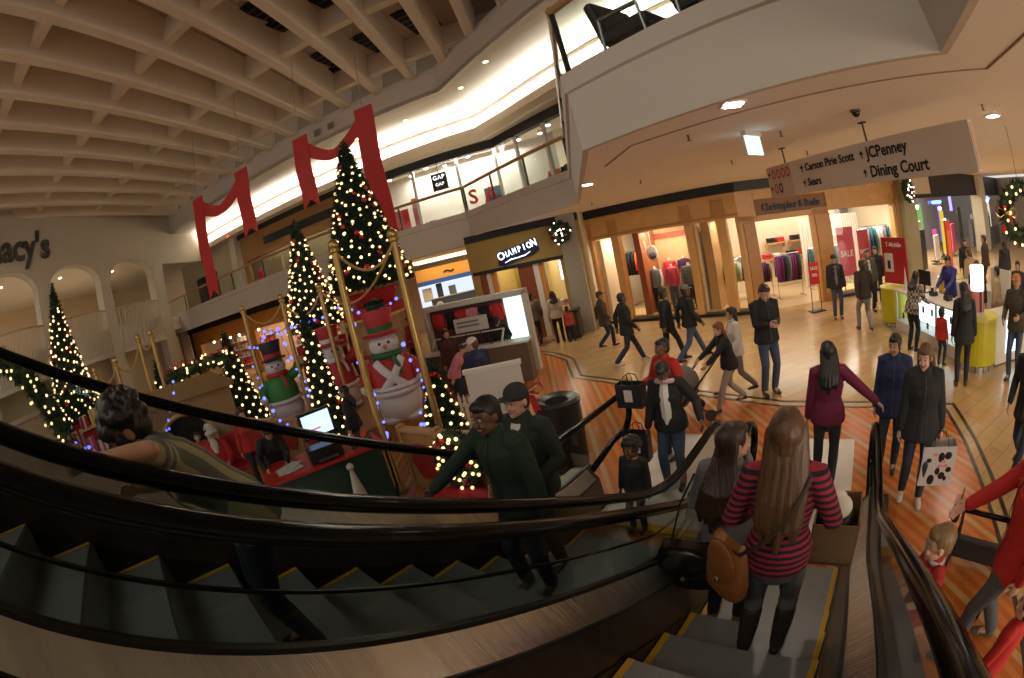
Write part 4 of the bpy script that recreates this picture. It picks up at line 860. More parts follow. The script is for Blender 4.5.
mb = MB(); mb.box((6.0,8.2,.56),(.01,2.66,.62)); mb.build('case_glass', SHOPGLASS, t)
mb = MB(); mb.box((6.22,8.2,.56),(.34,2.66,.015)); mb.build('glass_shelf', SHOPGLASS, t)
mb = MB(); mb.box((8.4,8.2,.47),(.6,2.8,.9)); mb.box((7.3,6.4,.47),(1.5,.5,.9)); mb.build('rear_counter', KW, t, bevel=.01)
mb = MB(); mb.box((7.15,6.14,.5),(.5,.02,.6)); mb.build('side_light_panel', glow('case_glow', (.72,.92,1), 2.6), t)
mb = MB(); mb.box((7.6,7.0,1.25),(.02,.7,.6)); mb.build('back_board', KW, t)
for i in range(14):
    y = 6.98+.19*i; z = .26 if i % 2 else .575
    o = MB().box((0,0,.07),(.03,.07,.14)).build('phone', BLACK, loc=(6.15,y,z)); o.modifiers.new('e','BEVEL').width = .008; tag(o, 'small dark phone standing in the lit showcase of the kiosk', 'phone', 'phones in the showcase')
t = thing('brand_board', 'tall red board with white square print standing on the left kiosk cabinet', 'sign', (6.3,9.95,.94), R(-70))
mb = MB(); mb.box((0,0,.6),(.85,.06,1.1)); mb.build('panel', mat('board_red', (.42,.02,.035), .4), t, bevel=.01); letters('lettering','T-Mobile',.15,SALEW,(0,-.035,.98),0,t,.003,bold=True)
mb = MB(); mb.box((-.2,-.035,.55),(.3,.01,.45)); pr = mb.build('print', mat('print_white', (.65,.62,.58), .5), t); mb = MB(); mb.box((-.2,-.042,.5),(.1,.008,.2)); mb.build('picture', BLACK, pr)
t = thing('desktop_monitor', 'black flat monitor seen from behind on the kiosk counter', 'monitor', (6.42,8.75,.95), R(95))
mb = MB(); mb.box((0,0,.32),(.46,.04,.32)); mb.build('screen_back', BLACK, t, bevel=.01); mb = MB(); mb.tube([(0,.02,0),(0,.02,.25)],.025,8); mb.box((0,.02,.01),(.22,.16,.02)); mb.build('stand', BLACK, t)
t = thing('counter_cone', 'small white cone standing on the left end of the kiosk counter', 'ornament', (6.2,9.35,.95)); mb = MB(); mb.lathe([(.06,0),(.03,.25),(.004,.5)],(0,0,0),12); mb.build('cone', KW, t, smooth=True); mb = MB(); mb.lathe([(.08,0),(.08,.02)],(0,0,0),12); mb.build('base', KW, t)
for i, y in enumerate((9.0,8.3,7.7)):
    t = thing('card_terminal', ['dark card terminal beside the white cone','dark card terminal in the middle of the kiosk counter','dark card terminal at the right of the kiosk counter'][i], 'device', (6.35,y,.95), R(90)); mb = MB(); mb.box((0,0,.05),(.2,.16,.1)); mb.build('body', BLACK, t, bevel=.015); mb = MB(); mb.box((0,.03,.13),(.12,.02,.1)); mb.build('display', mat('screen_dim', (.05,.06,.07), .2), t)
t = thing('poster_lantern', 'glowing white and pink lantern display on the right lime cabinet', 'display', (6.2,6.45,.94), R(20))
mb = MB(); mb.lathe([(.15,.42),(.155,.85)],(0,0,0),18); mb.build('lit_drum', glow('lantern_glow', (1,.88,.74), 3.2), t)
mb = MB(); mb.lathe([(.15,.06),(.15,.42)],(0,0,0),18); mb.build('pink_drum', wave_mat('pink_print', (.7,.28,.3), (.12,.05,.06), 9, 'X'), t)
mb = MB(); mb.lathe([(.2,0),(.2,.03),(.15,.06)],(0,0,0),18); mb.build('base', KW, t)
t = thing('standing_card', 'pink card display beside the glowing lantern', 'display', (6.1,6.75,.94), R(110)); mb = MB(); mb.box((0,0,.25),(.28,.02,.5)); mb.build('card', mat('card_pink', (.7,.25,.27), .5), t); mb = MB(); mb.box((0,.05,.02),(.2,.12,.02)); mb.build('foot', BLACK, t)

# ------------------------------------------------------------------ photo kiosk at the left of the concourse
t = thing('display_kiosk', 'white-framed kiosk with glowing pale panel and sloped glass counter', 'kiosk', (0,0,0))
KF, KL, KA = frame((-6.05,10.5), (-3.08,10.62))
def kb(x0,x1,y0,y1,z0,z1,nm,m_,bv=.008): return fbox(KF,x0,x1,y0,y1,z0,z1).build(nm,m_,t,bevel=bv)
kb(2.8,2.92,.3,.6,0,2.12,'right_post',KW); kb(0,.12,.3,.6,0,2.12,'left_post',KW); kb(0,2.92,.3,.6,2.0,2.14,'top_beam',KW)
kb(2.3,2.8,.35,.43,.85,1.98,'lightbox',glow('kiosk_panel', (.72,1,.86), 1.5)); kb(.12,2.8,.5,.56,.6,1.98,'back_panel',mat('kiosk_dark', (.1,.03,.03), .5))
kb(0,2.92,-.55,-.12,0,.95,'counter',mat('kiosk_body', (.13,.09,.06), .5)); kb(-.02,2.96,-.6,-.08,.95,1.0,'counter_top',KW)
mb = MB(); mb.T = KF; mb.bar((.4,-.5,1.0),(.4,-.1,1.3),.04,.03); mb.bar((2.3,-.5,1.0),(2.3,-.1,1.3),.04,.03); mb.bar((.4,-.5,1.02),(2.3,-.5,1.02),.04,.03); mb.bar((.4,-.1,1.3),(2.3,-.1,1.3),.04,.03); mb.T = Matrix.Identity(4); mb.build('case_frame', KW, t)
mb = MB(); mb.T = KF; mb.add([(.4,-.49,1.02),(2.3,-.49,1.02),(2.3,-.1,1.3),(.4,-.1,1.3)],[(0,1,2,3)]); mb.T = Matrix.Identity(4); mb.build('case_glass', SHOPGLASS, t)
t = thing('counter_placard', 'white placard with grey lines of print standing on the white-framed kiosk', 'sign', fp(KF,1.5,-.14,1.0), KA)
mb = MB(); mb.box((0,0,.55),(.9,.03,.36)); mb.build('board', mat('placard', (.6,.56,.52), .5), t); mb = MB()
for z in (.62,.52): mb.box((-.08,-.018,z),(.6,.006,.05))
mb.build('print', mat('placard_ink', (.2,.18,.17), .5), t); 
for sd in (1,-1): mb = MB(); mb.tube([(sd*.2,0,0),(sd*.2,0,.4)],.012,6); mb.build('leg', BLACK, t)
for i in range(6):
    garment(['red','black','red','pink','black','red'][i], fp(KF,.4+.33*i,.44,1.9), KA, 'goods hanging in the white-framed kiosk', 'red or dark goods hanging in the back of the white-framed kiosk', .3, .45)

# ------------------------------------------------------------------ bins, white partition and bow
def bin_(x, y, r_, h, label):
    t = thing('trash_can', label, 'trash can', (x,y,0))
    mb = MB(); mb.lathe([(r_*.96,0),(r_,.05),(r_,h-.06),(r_*1.04,h-.05),(r_*1.04,h)],(0,0,0),28,cap=False); mb.build('body', mat('bin_black', (.02,.018,.018), .4), t, smooth=True)
    mb = MB(); mb.lathe([(r_*1.04,h),(r_*.9,h+.035),(r_*.55,h+.0),(r_*.5,h-.08),(.0,h-.14)],(0,0,0),28,cap=False); mb.build('lid', mat('bin_lid', (.05,.05,.05), .25), t, smooth=True)
bin_(-1.5,5.64,.31,1.0,'round black trash can on the orange floor beside the white partition')
t = thing('trash_can', 'square dark brown bin standing at the grey green pillar', 'trash can', (-2.75,14.4,0), A3); mb = MB(); mb.box((0,0,.42),(.5,.5,.84)); mb.build('body', mat('bin_brown', (.07,.045,.03), .5), t, bevel=.03); mb = MB(); mb.box((0,0,.88),(.54,.54,.1)); mb.build('lid', BLACK, t, bevel=.03)
t = thing('white_partition', 'plain white partition panel beside the round black trash can', 'partition', (-2.42,5.0,0), math.atan2(.2,.68))
Lp = .70; mb = MB(); mb.box((Lp/2,0,.86),(Lp,.06,1.68)); mb.build('panel', mat('partition_white', (.62,.57,.52), .6), t, bevel=.008); mb = MB(); mb.box((Lp/2,0,1.72),(Lp+.04,.09,.05)); mb.build('cap', mat('partition_cap', (.68,.63,.57), .5), t); mb = MB(); mb.box((.05,0,.03),(.06,.5,.06)); mb.box((Lp-.05,0,.03),(.06,.5,.06)); mb.build('feet', mat('partition_cap', (.68,.63,.57), .5), t)
RED = mat('velvet_red', (.42,.012,.015), .7); GOLD = mat('gold_trim', (.55,.34,.08), .35, .6)
def bow(loc, s, label, rz=0.0, tails=True):
    t = thing('ribbon_bow', label, 'bow', loc, rz); t.scale = (s,s,s)
    for sd in (1,-1):
        mb = MB(); pts = [(0,0,0),(sd*.12,-.03,.1),(sd*.26,-.02,.12),(sd*.3,0,0),(sd*.22,.0,-.1),(sd*.08,-.01,-.03),(0,0,0)]
        V = []
        for p in pts: V += [(p[0],p[1]-.07,p[2]),(p[0],p[1]+.07,p[2])]
        mb.add(V+[(x,y,z+.012) for x,y,z in V], [(2*i,2*i+1,2*i+3,2*i+2) for i in range(6)]+[(14+2*i,14+2*i+2,14+2*i+3,14+2*i+1) for i in range(6)]); mb.build('loop', RED, t, smooth=True)
        if tails:
            mb = MB(); mb.add([(sd*.02,-.05,0),(sd*.1,-.05,0),(sd*.2,-.06,-.4),(sd*.14,-.06,-.36),(sd*.07,-.06,-.42),(sd*.02,-.03,0),(sd*.1,-.03,0),(sd*.2,-.045,-.4),(sd*.14,-.045,-.36),(sd*.07,-.045,-.42)],[(0,1,2,3,4),(9,8,7,6,5),(0,5,6,1),(1,6,7,2),(2,7,8,3),(3,8,9,4),(4,9,5,0)]); mb.build('tail', RED, t)
    mb = MB(); mb.sphere((0,-.04,0),(.06,.06,.06),10,8); mb.build('knot', GOLD, t, smooth=True)
    mb = MB(); mb.tube([(-.3,-.08,0),(-.2,-.1,.1),(0,-.1,0),(.2,-.1,.1),(.3,-.08,0),(.2,-.09,-.1),(0,-.1,0),(-.2,-.09,-.1),(-.3,-.08,0)],.012,6); mb.build('gold_edge', GOLD, t, smooth=True)
    return t
bow((-1.70,5.08,1.36), .7, 'red bow with gold edging and tails on the corner of the white partition', R(12))
# lounge furniture on the upper level behind the nearest railing
def armchair(x, y, rz, m_, label, z=4.8):
    t = thing('lounge_chair', label, 'armchair', (x,y,z), rz)
    mb = MB(); mb.box((0,0,.36),(.7,.7,.18)); mb.build('seat', m_, t, bevel=.05); mb = MB(); mb.box((0,.33,.62),(.7,.14,.55),rot=Euler((R(-10),0,0))); mb.build('backrest', m_, t, bevel=.05)
    for sd in (1,-1):
        mb = MB(); mb.tube([(sd*.36,-.3,.55),(sd*.36,.25,.58)],.03,8); mb.tube([(sd*.36,-.3,0),(sd*.36,-.3,.55)],.02,8); mb.tube([(sd*.36,.3,0),(sd*.36,.25,.58)],.02,8); mb.build('arm_frame', mat('chair_metal', (.3,.3,.3), .3, .9), t)
    return t
armchair(.55,4.75,R(50),mat('leather_black', (.02,.02,.024), .45),'black lounge seat behind the nearest upper railing, closest to its corner')
armchair(1.35,4.15,R(50),mat('leather_black', (.02,.02,.024), .45),'second black lounge seat behind the nearest upper railing, beside the maroon sofa')
t = thing('maroon_sofa', 'large maroon sofa back behind the nearest upper railing', 'sofa', (2.35,3.45,4.8), R(140))
MAR = mat('maroon_fabric', (.09,.014,.018), .85, noise=.2, nscale=20); mb = MB(); mb.box((0,0,.35),(1.4,.8,.3)); mb.build('seat', MAR, t, bevel=.05); mb = MB(); mb.box((0,.34,.75),(1.4,.18,.95)); mb.build('backrest', MAR, t, bevel=.05)
for sd in (1,-1): mb = MB(); mb.box((sd*.66,0,.45),(.14,.8,.6)); mb.build('armrest', MAR, t, bevel=.04)
for sx in (1,-1):
    for sy in (1,-1): mb = MB(); mb.box((sx*.6,sy*.3,.1),(.06,.06,.2)); mb.build('leg', BLACK, t)
# ------------------------------------------------------------------ the Christmas village
FIR = mat('fir_green', (.022,.05,.018), .8, noise=.4, nscale=10)
BULB = glow('warm_bulb', (1,.66,.28), 3.2); BLUEB = glow('blue_bulb', (.13,.17,1), 2.6)
BAUB = mat('bauble_red', (.5,.015,.015), .25, coat=.5)
def _ball(r_, n=8, m=6): mb = MB(); mb.sphere((0,0,0), r_, n, m); mb.smooth = True; return mb
BULB_ME = _ball(.03).mesh('light_bulb', BULB); BLUE_ME = _ball(.026).mesh('light_bulb', BLUEB); BAUB_ME = _ball(.06, 12, 8).mesh('bauble', BAUB)
def child(name, me, parent, loc, s=1.0):
    o = bpy.data.objects.new(name, me); COL.objects.link(o); o.parent = parent; o.location = loc
    if s != 1.0: o.scale = (s,s,s)
    return o
def needles(mb, c, out, L, n, rg):
    for _ in range(n):
        d = Vector((out[0]+rg.uniform(-.7,.7), out[1]+rg.uniform(-.7,.7), out[2]+rg.uniform(-.55,.55))).normalized()*L*rg.uniform(.6,1.2)
        s_ = d.cross(Vector((rg.uniform(-1,1),rg.uniform(-1,1),1))).normalized()*L*.16
        c = Vector(c); mb.add([c-s_, c+s_, c+d], [(0,1,2)])
def tree(loc, h, r_, nb, nr, label, group=None, seed=1, pot=0.0, star=False, bs=1.0, big=False, extra=0):
    rg = random.Random(seed); t = thing('christmas_tree', label, 'christmas tree', loc, rg.uniform(0,6), group)
    z0 = pot; mb = MB(); tiers = 9
    prof = []
    for i in range(tiers):
        a = i/tiers; prof += [(max(.02, r_*.80*(1-a)), z0+.08+(h-.08)*a), (max(.02, r_*.6*(1-a)), z0+.08+(h-.08)*(a+.6/tiers))]
    prof.append((.01, z0+h)); mb.lathe(prof, (0,0,0), 14)
    k = int(1500*h*r_)+500
    for i in range(k):
        a = 1-math.sqrt(rg.random()); th = rg.uniform(0,6.283); rr = r_*(1-a)*rg.uniform(.7,1.02); z = z0+.08+(h-.08)*a
        needles(mb, (rr*math.cos(th),rr*math.sin(th),z), (math.cos(th),math.sin(th),-.05), .11 if not big else .15, 3, rg)
    mb.build('foliage', FIR, t)
    mb = MB(); mb.tube([(0,0,0),(0,0,z0+.3)], .05, 8); mb.build('trunk', mat('trunk_brown', (.06,.035,.02), .8), t)
    if pot:
        mb = MB(); mb.lathe([(r_*.45,0),(r_*.6,pot*.9),(r_*.66,pot),(r_*.5,pot)],(0,0,0),18); mb.build('pot', RED, t, smooth=True)
    mb = MB(); pts = [((r_*(1-i/70)*.98+.02)*math.cos(i*.55), (r_*(1-i/70)*.98+.02)*math.sin(i*.55), z0+.1+(h-.1)*i/70) for i in range(70)]
    mb.tube(pts, .006, 4); ls = mb.build('light_string', mat('wire_green', (.01,.03,.01), .6), t)
    for i in range(min(nb,100)):
        a = 1-math.sqrt(1-.96*(i+.5)/nb); a = min(.97, a*1.0); th = i*2.39996; rr = r_*(1-a)*1.03+.03
        child('light_bulb', BULB_ME, ls, (rr*math.cos(th),rr*math.sin(th),z0+.1+(h-.1)*a), bs)
    if extra:
        mb = MB()
        for i in range(extra):
            a = 1-math.sqrt(1-.96*(i+.5)/extra); th = i*2.39996+1.0; rr = r_*(1-a)*1.0+.02; mb.sphere((rr*math.cos(th),rr*math.sin(th),z0+.1+(h-.1)*a), .024*bs, 6, 4)
        o = mb.build('tiny_lights', BULB, ls); o['kind'] = 'stuff'
    for i in range(nr):
        a = .05+.8*rg.random()**1.5; th = rg.uniform(0,6.28); rr = r_*(1-a)*1.02
        child('bauble', BAUB_ME, t, (rr*math.cos(th),rr*math.sin(th),z0+.1+(h-.1)*a), rg.uniform(.8,1.3))
    return t
def ray_at(ang, dist): return (dist*math.cos(R(ang)), dist*math.sin(R(ang)))
WOODT = mat('stage_wood', (.36,.19,.07), .5, noise=.2, nscale=4); HEXR = mat('hexagon_red', (.33,.02,.018), .5)
# raised stage
PLAT = [(-5.0,7.7),(-5.7,6.6),(-8.6,6.8),(-13.6,7.2),(-13.6,12.0),(-6.95,12.0),(-6.7,9.95),(-5.5,9.4)]
t = thing('village_stage', 'low wooden stage with red hexagon panels carrying the inflatable snowmen', 'stage', (0,0,0))
mb = MB(); mb.prism(PLAT, 0.004, .36); mb.build('deck', WOODT, t, bevel=.01)
def hexpanel(mb, M_, x, z, w_, h_, y=-.02):
    P = [(x-w_/2+h_*.25,z-h_/2),(x+w_/2-h_*.25,z-h_/2),(x+w_/2,z),(x+w_/2-h_*.25,z+h_/2),(x-w_/2+h_*.25,z+h_/2),(x-w_/2,z)]
    V = [Vector(M_ @ Vector((px,y,pz))) for px,pz in P]+[Vector(M_ @ Vector((px,y+.02,pz))) for px,pz in P]; mb.add(V, [(0,1,2,3,4,5)]+[(i,6+i,6+(i+1)%6,(i+1)%6) for i in range(6)])
def stage_front(P0, P1, h, label, n):
    F, L_, A_ = frame(P0, P1); tt = thing('painted_barrier', label, 'barrier', (0,0,0))
    mb = MB(); fbox(F,0,L_,0,.08,.004,h,mb); mb.build('board', WOODT, tt, bevel=.01)
    mb = MB(); fbox(F,-.02,L_+.02,-.03,.11,h,h+.06,mb); mb.build('top_rail', mat('stage_rail', (.45,.26,.1), .5), tt, bevel=.01)
    for i in range(n):
        mb = MB(); hexpanel(mb, F, L_*(i+.5)/n, h*.52, L_/n*.72, h*.6); mb.build('hexagon_panel', HEXR, tt)
    for i in range(n+1):
        mb = MB(); fbox(F,L_*i/n-.04,L_*i/n+.04,-.03,.1,.004,h+.1,mb); mb.build('post', mat('stage_rail', (.45,.26,.1), .5), tt, bevel=.008)
stage_front((-8.5,6.15),(-5.6,6.2), .85, 'wooden barrier with red hexagon panels in front of the green-clad snowman', 4)
stage_front((-3.75,5.15),(-2.35,4.75), .92, 'wooden barrier with red hexagon panels beside the wreath at the escalator', 2)
# trees
tree(ray_at(124.7,11)+(2.62,), 3.85, 1.02, 100, 34, 'tallest lit tree, on a red platform among gold poles below the second ribbon', None, 3, .35, bs=1.2, big=True, extra=150)
tree(ray_at(132.6,12.2)+(2.05,), 3.05, .78, 95, 20, 'second lit tree, raised on a platform left of the tallest one', None, 4, .25, bs=1.15, extra=130)
tree(ray_at(166.3,13)+(1.75,), 3.6, .78, 100, 22, 'tall lit tree in a red pot in front of the plaster arches, far left', None, 5, .3, bs=1.15, extra=130)
tree(ray_at(144.6,12.7)+(.36,), 2.68, .62, 90, 8, 'lit tree standing behind the photo desk, left of the green-clad snowman', None, 6, .0, bs=1.2)
tree(ray_at(154.4,13.2)+(.0,), 2.85, .5, 70, 14, 'slim lit tree at the foot of the corner pilaster', None, 7, .0, bs=1.2)
tree(ray_at(119.9,7.2)+(.0,), 1.72, .42, 70, 10, 'small lit tree beside the white picket fence', None, 8, .0, bs=.9)
tree(ray_at(134.0,8.6)+(.36,), 2.75, .36, 90, 2, 'slim densely lit tree between the two snowmen', None, 9, .0, bs=.95)
def platform(loc, w_, h, label):
    t = thing('tree_platform', label, 'platform', loc)
    mb = MB(); mb.box((0,0,h-.12),(w_,w_,.24)); mb.build('top', RED, t, bevel=.02)
    mb = MB(); mb.sweep([(-.02,h-.24),(-.02,h-.3),(.02,h-.3),(.02,h-.24)], [(-w_/2,-w_/2),(w_/2,-w_/2),(w_/2,w_/2),(-w_/2,w_/2),(-w_/2,-w_/2)]); mb.build('gold_trim', GOLD, t)
    for sx in (1,-1):
        for sy in (1,-1): mb = MB(); mb.box((sx*(w_/2-.08),sy*(w_/2-.08),(h-.24)/2),(.1,.1,h-.24)); mb.build('leg', RED, t, bevel=.01)
    mb = MB(); mb.box((0,0,(h-.24)*.5),(w_*.6,w_*.6,h-.26)); mb.build('core', mat('kraft_box', (.42,.26,.13), .7), t)
    for sy in (1,-1): mb = MB(); mb.box((0,sy*(w_/2-.08),(h-.24)*.55),(w_-.2,.06,.08)); mb.build('crossbar', RED, t)
platform(ray_at(124.7,11)+(.36,), 1.2, 2.25, 'red platform under the tallest lit tree')
platform(ray_at(132.6,12.2)+(.36,), 1.0, 1.68, 'red platform under the second lit tree')
platform(ray_at(166.3,13)+(.0,), 1.1, 1.74, 'red platform under the far left lit tree')
# wreaths
def wreath(loc, rz, R0, r1, nb, label, bw=False, seed=1, warm=True, pitch=0.0):
    rg = random.Random(seed); t = thing('lit_wreath', label, 'wreath', loc, rz); t.rotation_euler = (pitch,0,rz)
    mb = MB(); pts = [(R0*math.cos(a),0,R0*math.sin(a)) for a in [2*math.pi*i/24 for i in range(25)]]; mb.tube(pts, r1*.7, 8, cap=False)
    for i in range(420):
        a = rg.uniform(0,6.283); b = rg.uniform(0,6.283); o = Vector((math.cos(a)*math.cos(b), math.sin(b), math.sin(a)*math.cos(b))); c = Vector((R0*math.cos(a),0,R0*math.sin(a)))+o*r1*.6
        needles(mb, c, o, r1*.75, 2, rg)
    mb.build('foliage', FIR, t)
    for i in range(nb):
        a = 2*math.pi*i/nb+rg.uniform(-.1,.1); b = rg.uniform(-2.6,-.5); o = Vector((math.cos(a)*math.cos(b), math.sin(b), math.sin(a)*math.cos(b)))
        child('light_bulb', BULB_ME if warm else WB_ME, t, Vector((R0*math.cos(a),0,R0*math.sin(a)))+o*r1*1.1, .8)
    for i in range(5):
        a = rg.uniform(0,6.28); child('bauble', BAUB_ME, t, (R0*math.cos(a),-r1,R0*math.sin(a)), .7)
    return t
WB_ME = _ball(.03).mesh('light_bulb', glow('white_bulb', (1,.9,.8), 8.0))
wreath((-2.62,14.62,3.42), A3, .22, .17, 14, 'ball-like lit wreath at the top of the pillar right of the glowing shop sign', seed=2, warm=False)
wreath((9.55,13.45,3.22), A8, .27, .14, 16, 'lit wreath on the khaki pillar past the maple shopfront', seed=3, warm=False)
wreath((6.25,5.0,2.72), R(-50), .36, .15, 22, 'lit wreath hanging at the right edge with a red bow on its left', seed=4)
bow((6.02,5.22,2.72), .75, 'red bow with long tails hanging on the right-edge wreath', R(-50))
mb = MB(); mb.tube([(6.25,5.0,3.1),(6.25,5.0,4.0)], .006, 5); tag(mb.build('hanging_wire', BLACK), 'thin wire holding the right-edge wreath under the soffit', 'wire')
wreath((-2.62,4.62,.72), R(-20), .3, .12, 30, 'lit wreath leaning on the wooden barrier by the far handrail', seed=5)
t = thing('tree_skirt', 'crumpled red cloth on the floor under the leaning wreath', 'cloth', (-2.7,4.5,.004)); mb = MB(); mb.lathe([(.62,0),(.58,.1),(.4,.22),(.2,.3),(.0,.32)],(0,0,0),30); 
for i, p in enumerate(mb.v): mb.v[i] = p*(1+.08*math.sin(7*math.atan2(p.y,p.x)))
mb.build('cloth', RED, t, smooth=True)
mb = MB(); mb.tube([(.62*1.04*math.cos(a),.62*1.04*math.sin(a),.03) for a in [2*math.pi*i/40 for i in range(41)]], .04, 8); mb.build('white_hem', mat('fluffy_white', (.75,.72,.68), .9, bump=.6, bscale=60), t, smooth=True)
# gold poles and swagged ropes
GP = mat('pole_gold', (.45,.30,.10), .3, .75)
def pole(x, y, h, label, group=None, r_=.055, z0=0.004):
    t = thing('gold_pole', label, 'pole', (x,y,z0), 0, group)
    mb = MB(); mb.lathe([(r_*2.4,0),(r_*2.4,.05),(r_*1.3,.1),(r_,.15),(r_,h-.12),(r_*1.5,h-.1),(r_*1.5,h-.06),(r_*.6,h-.04)],(0,0,0),16); mb.build('shaft', GP, t, smooth=True)
    mb = MB(); mb.sphere((0,0,h),r_*1.6,14,10); mb.build('ball_finial', GP, t, smooth=True)
    return Vector((x,y,z0+h-.1))
def swag(a, b, drop, label, m_=None, r_=.022, group=None):
    pts = [a.lerp(b,i/14)-Vector((0,0,drop*4*(i/14)*(1-i/14))) for i in range(15)]
    mb = MB(); mb.tube(pts, r_, 7); tag(mb.build('swag_rope', m_ or mat('rope_gold', (.48,.3,.09), .6), smooth=True), label, 'rope', group)
    return pts
pA = pole(-3.95,5.0,3.72,'thick gold pole with ball top standing at the right end of the photo desk',r_=.05)
pB = pole(-3.52,5.92,3.72,'gold pole with ball top right of the tallest tree, near the small tree')
pC = pole(-8.9,7.1,3.02,'gold pole with ball top, left one of the pair left of the second tree',z0=.36); pD = pole(-8.1,7.75,3.02,'gold pole with ball top, right one of the pair left of the second tree',z0=.36)
pE = pole(-11.5,3.6,3.1,'gold pole with ball top, first of the row before the plaster wall'); pF = pole(-11.3,4.2,3.15,'gold pole with ball top, second of the row before the plaster wall'); pG = pole(-11.0,4.95,3.5,'gold pole with ball top, third of the row before the plaster wall'); pH = pole(-10.75,5.25,3.5,'gold pole with ball top, last of the row before the plaster wall')
pI = pole(-7.0,8.0,3.0,'gold pole with ball top between the two tall trees',z0=.36)
swag(pA,pB,.35,'gold rope swag between the two poles in front of the tallest tree'); swag(pC,pD,.4,'gold rope swag between the pair of poles left of the second tree'); swag(pE,pF,.3,'gold rope swag between the first and second poles by the plaster wall'); swag(pF,pG,.4,'gold rope swag between the second and third poles by the plaster wall'); swag(pG,pH,.25,'gold rope swag between the third and last poles by the plaster wall'); swag(pD,pI,.45,'gold rope swag from the pair of poles to the pole between the tall trees'); swag(pI,pB,.6,'gold rope swag across the soldier snowman to the pole right of the tallest tree')
# strings of blue lights
def blue_string(path, n, label):
    t = thing('blue_light_string', label, 'string lights', path[0]); mb = MB(); P0 = Vector(path[0]); pts = []
    seg = len(path)-1
    for i in range(61):
        q = i/60*seg; k_ = min(int(q), seg-1); f = q-k_; a, b = Vector(path[k_]), Vector(path[k_+1]); p = a.lerp(b,f)-P0-Vector((0,0,.3*4*f*(1-f)*.4)); pts.append(p)
    mb.tube(pts, .006, 4); mb.build('wire', mat('wire_dark', (.02,.02,.02), .6), t)
    for i in range(n):
        p = pts[int(60*(i+.5)/n)]; child('light_bulb', BLUE_ME, t, p+Vector((rnd.uniform(-.07,.07),rnd.uniform(-.07,.07),rnd.uniform(-.1,.06))), rnd.choice((1.0,1.3,1.6)))
def ra(ang, d, z): return ray_at(ang,d)+(z,)
blue_string([ra(128.0,7.8,2.7),ra(128.6,7.8,1.9),ra(127.6,7.6,1.1),ra(128.2,7.4,.5)], 14, 'blue light string hanging down the left side of the soldier snowman')
blue_string([ra(130,9.2,2.9),ra(125,9.0,2.75),ra(121.5,8.4,2.7)], 10, 'blue light string over the hat of the soldier snowman')
blue_string([ra(122.3,7.6,2.2),ra(121.5,7.4,1.3),ra(123,7.2,.7),ra(127,7.2,.5)], 12, 'blue light string round the right side and foot of the soldier snowman')
blue_string([ra(137.5,10.2,2.7),ra(136.8,10.0,2.0),ra(135.8,9.8,1.3),ra(136.2,9.6,.6)], 16, 'blue light string between the green-clad snowman and the red-clad snowman')
blue_string([ra(142,10.5,2.5),ra(139,10.3,2.75),ra(136,10.2,2.75),ra(131,10.2,2.8)], 16, 'blue light string over the two farther snowmen')
blue_string([ra(141.8,10.4,2.2),ra(141.5,10.2,1.5),ra(140.5,9.6,.8),ra(138,9.4,.7)], 12, 'blue light string on the left of the green-clad snowman')
blue_string([ra(152.5,11,2.5),ra(154,10.5,1.9),ra(156,10.5,1.3),ra(156.5,10.3,.6)], 10, 'blue light string near the slim tree by the corner pilaster')
blue_string([ra(168,10,2.0),ra(166,10,1.7),ra(163,10,1.5),ra(160,10,1.9)], 14, 'blue light string above the toy display, far left')
blue_string([ra(168.5,9.6,1.3),ra(166,9.6,1.1),ra(162,9.6,1.0),ra(159,9.8,1.3)], 12, 'blue light string below the toy display, far left')
blue_string([ra(163,9,.5),ra(161,9,.3),ra(159,9,.5)], 8, 'blue light string low under the near handrail, far left')
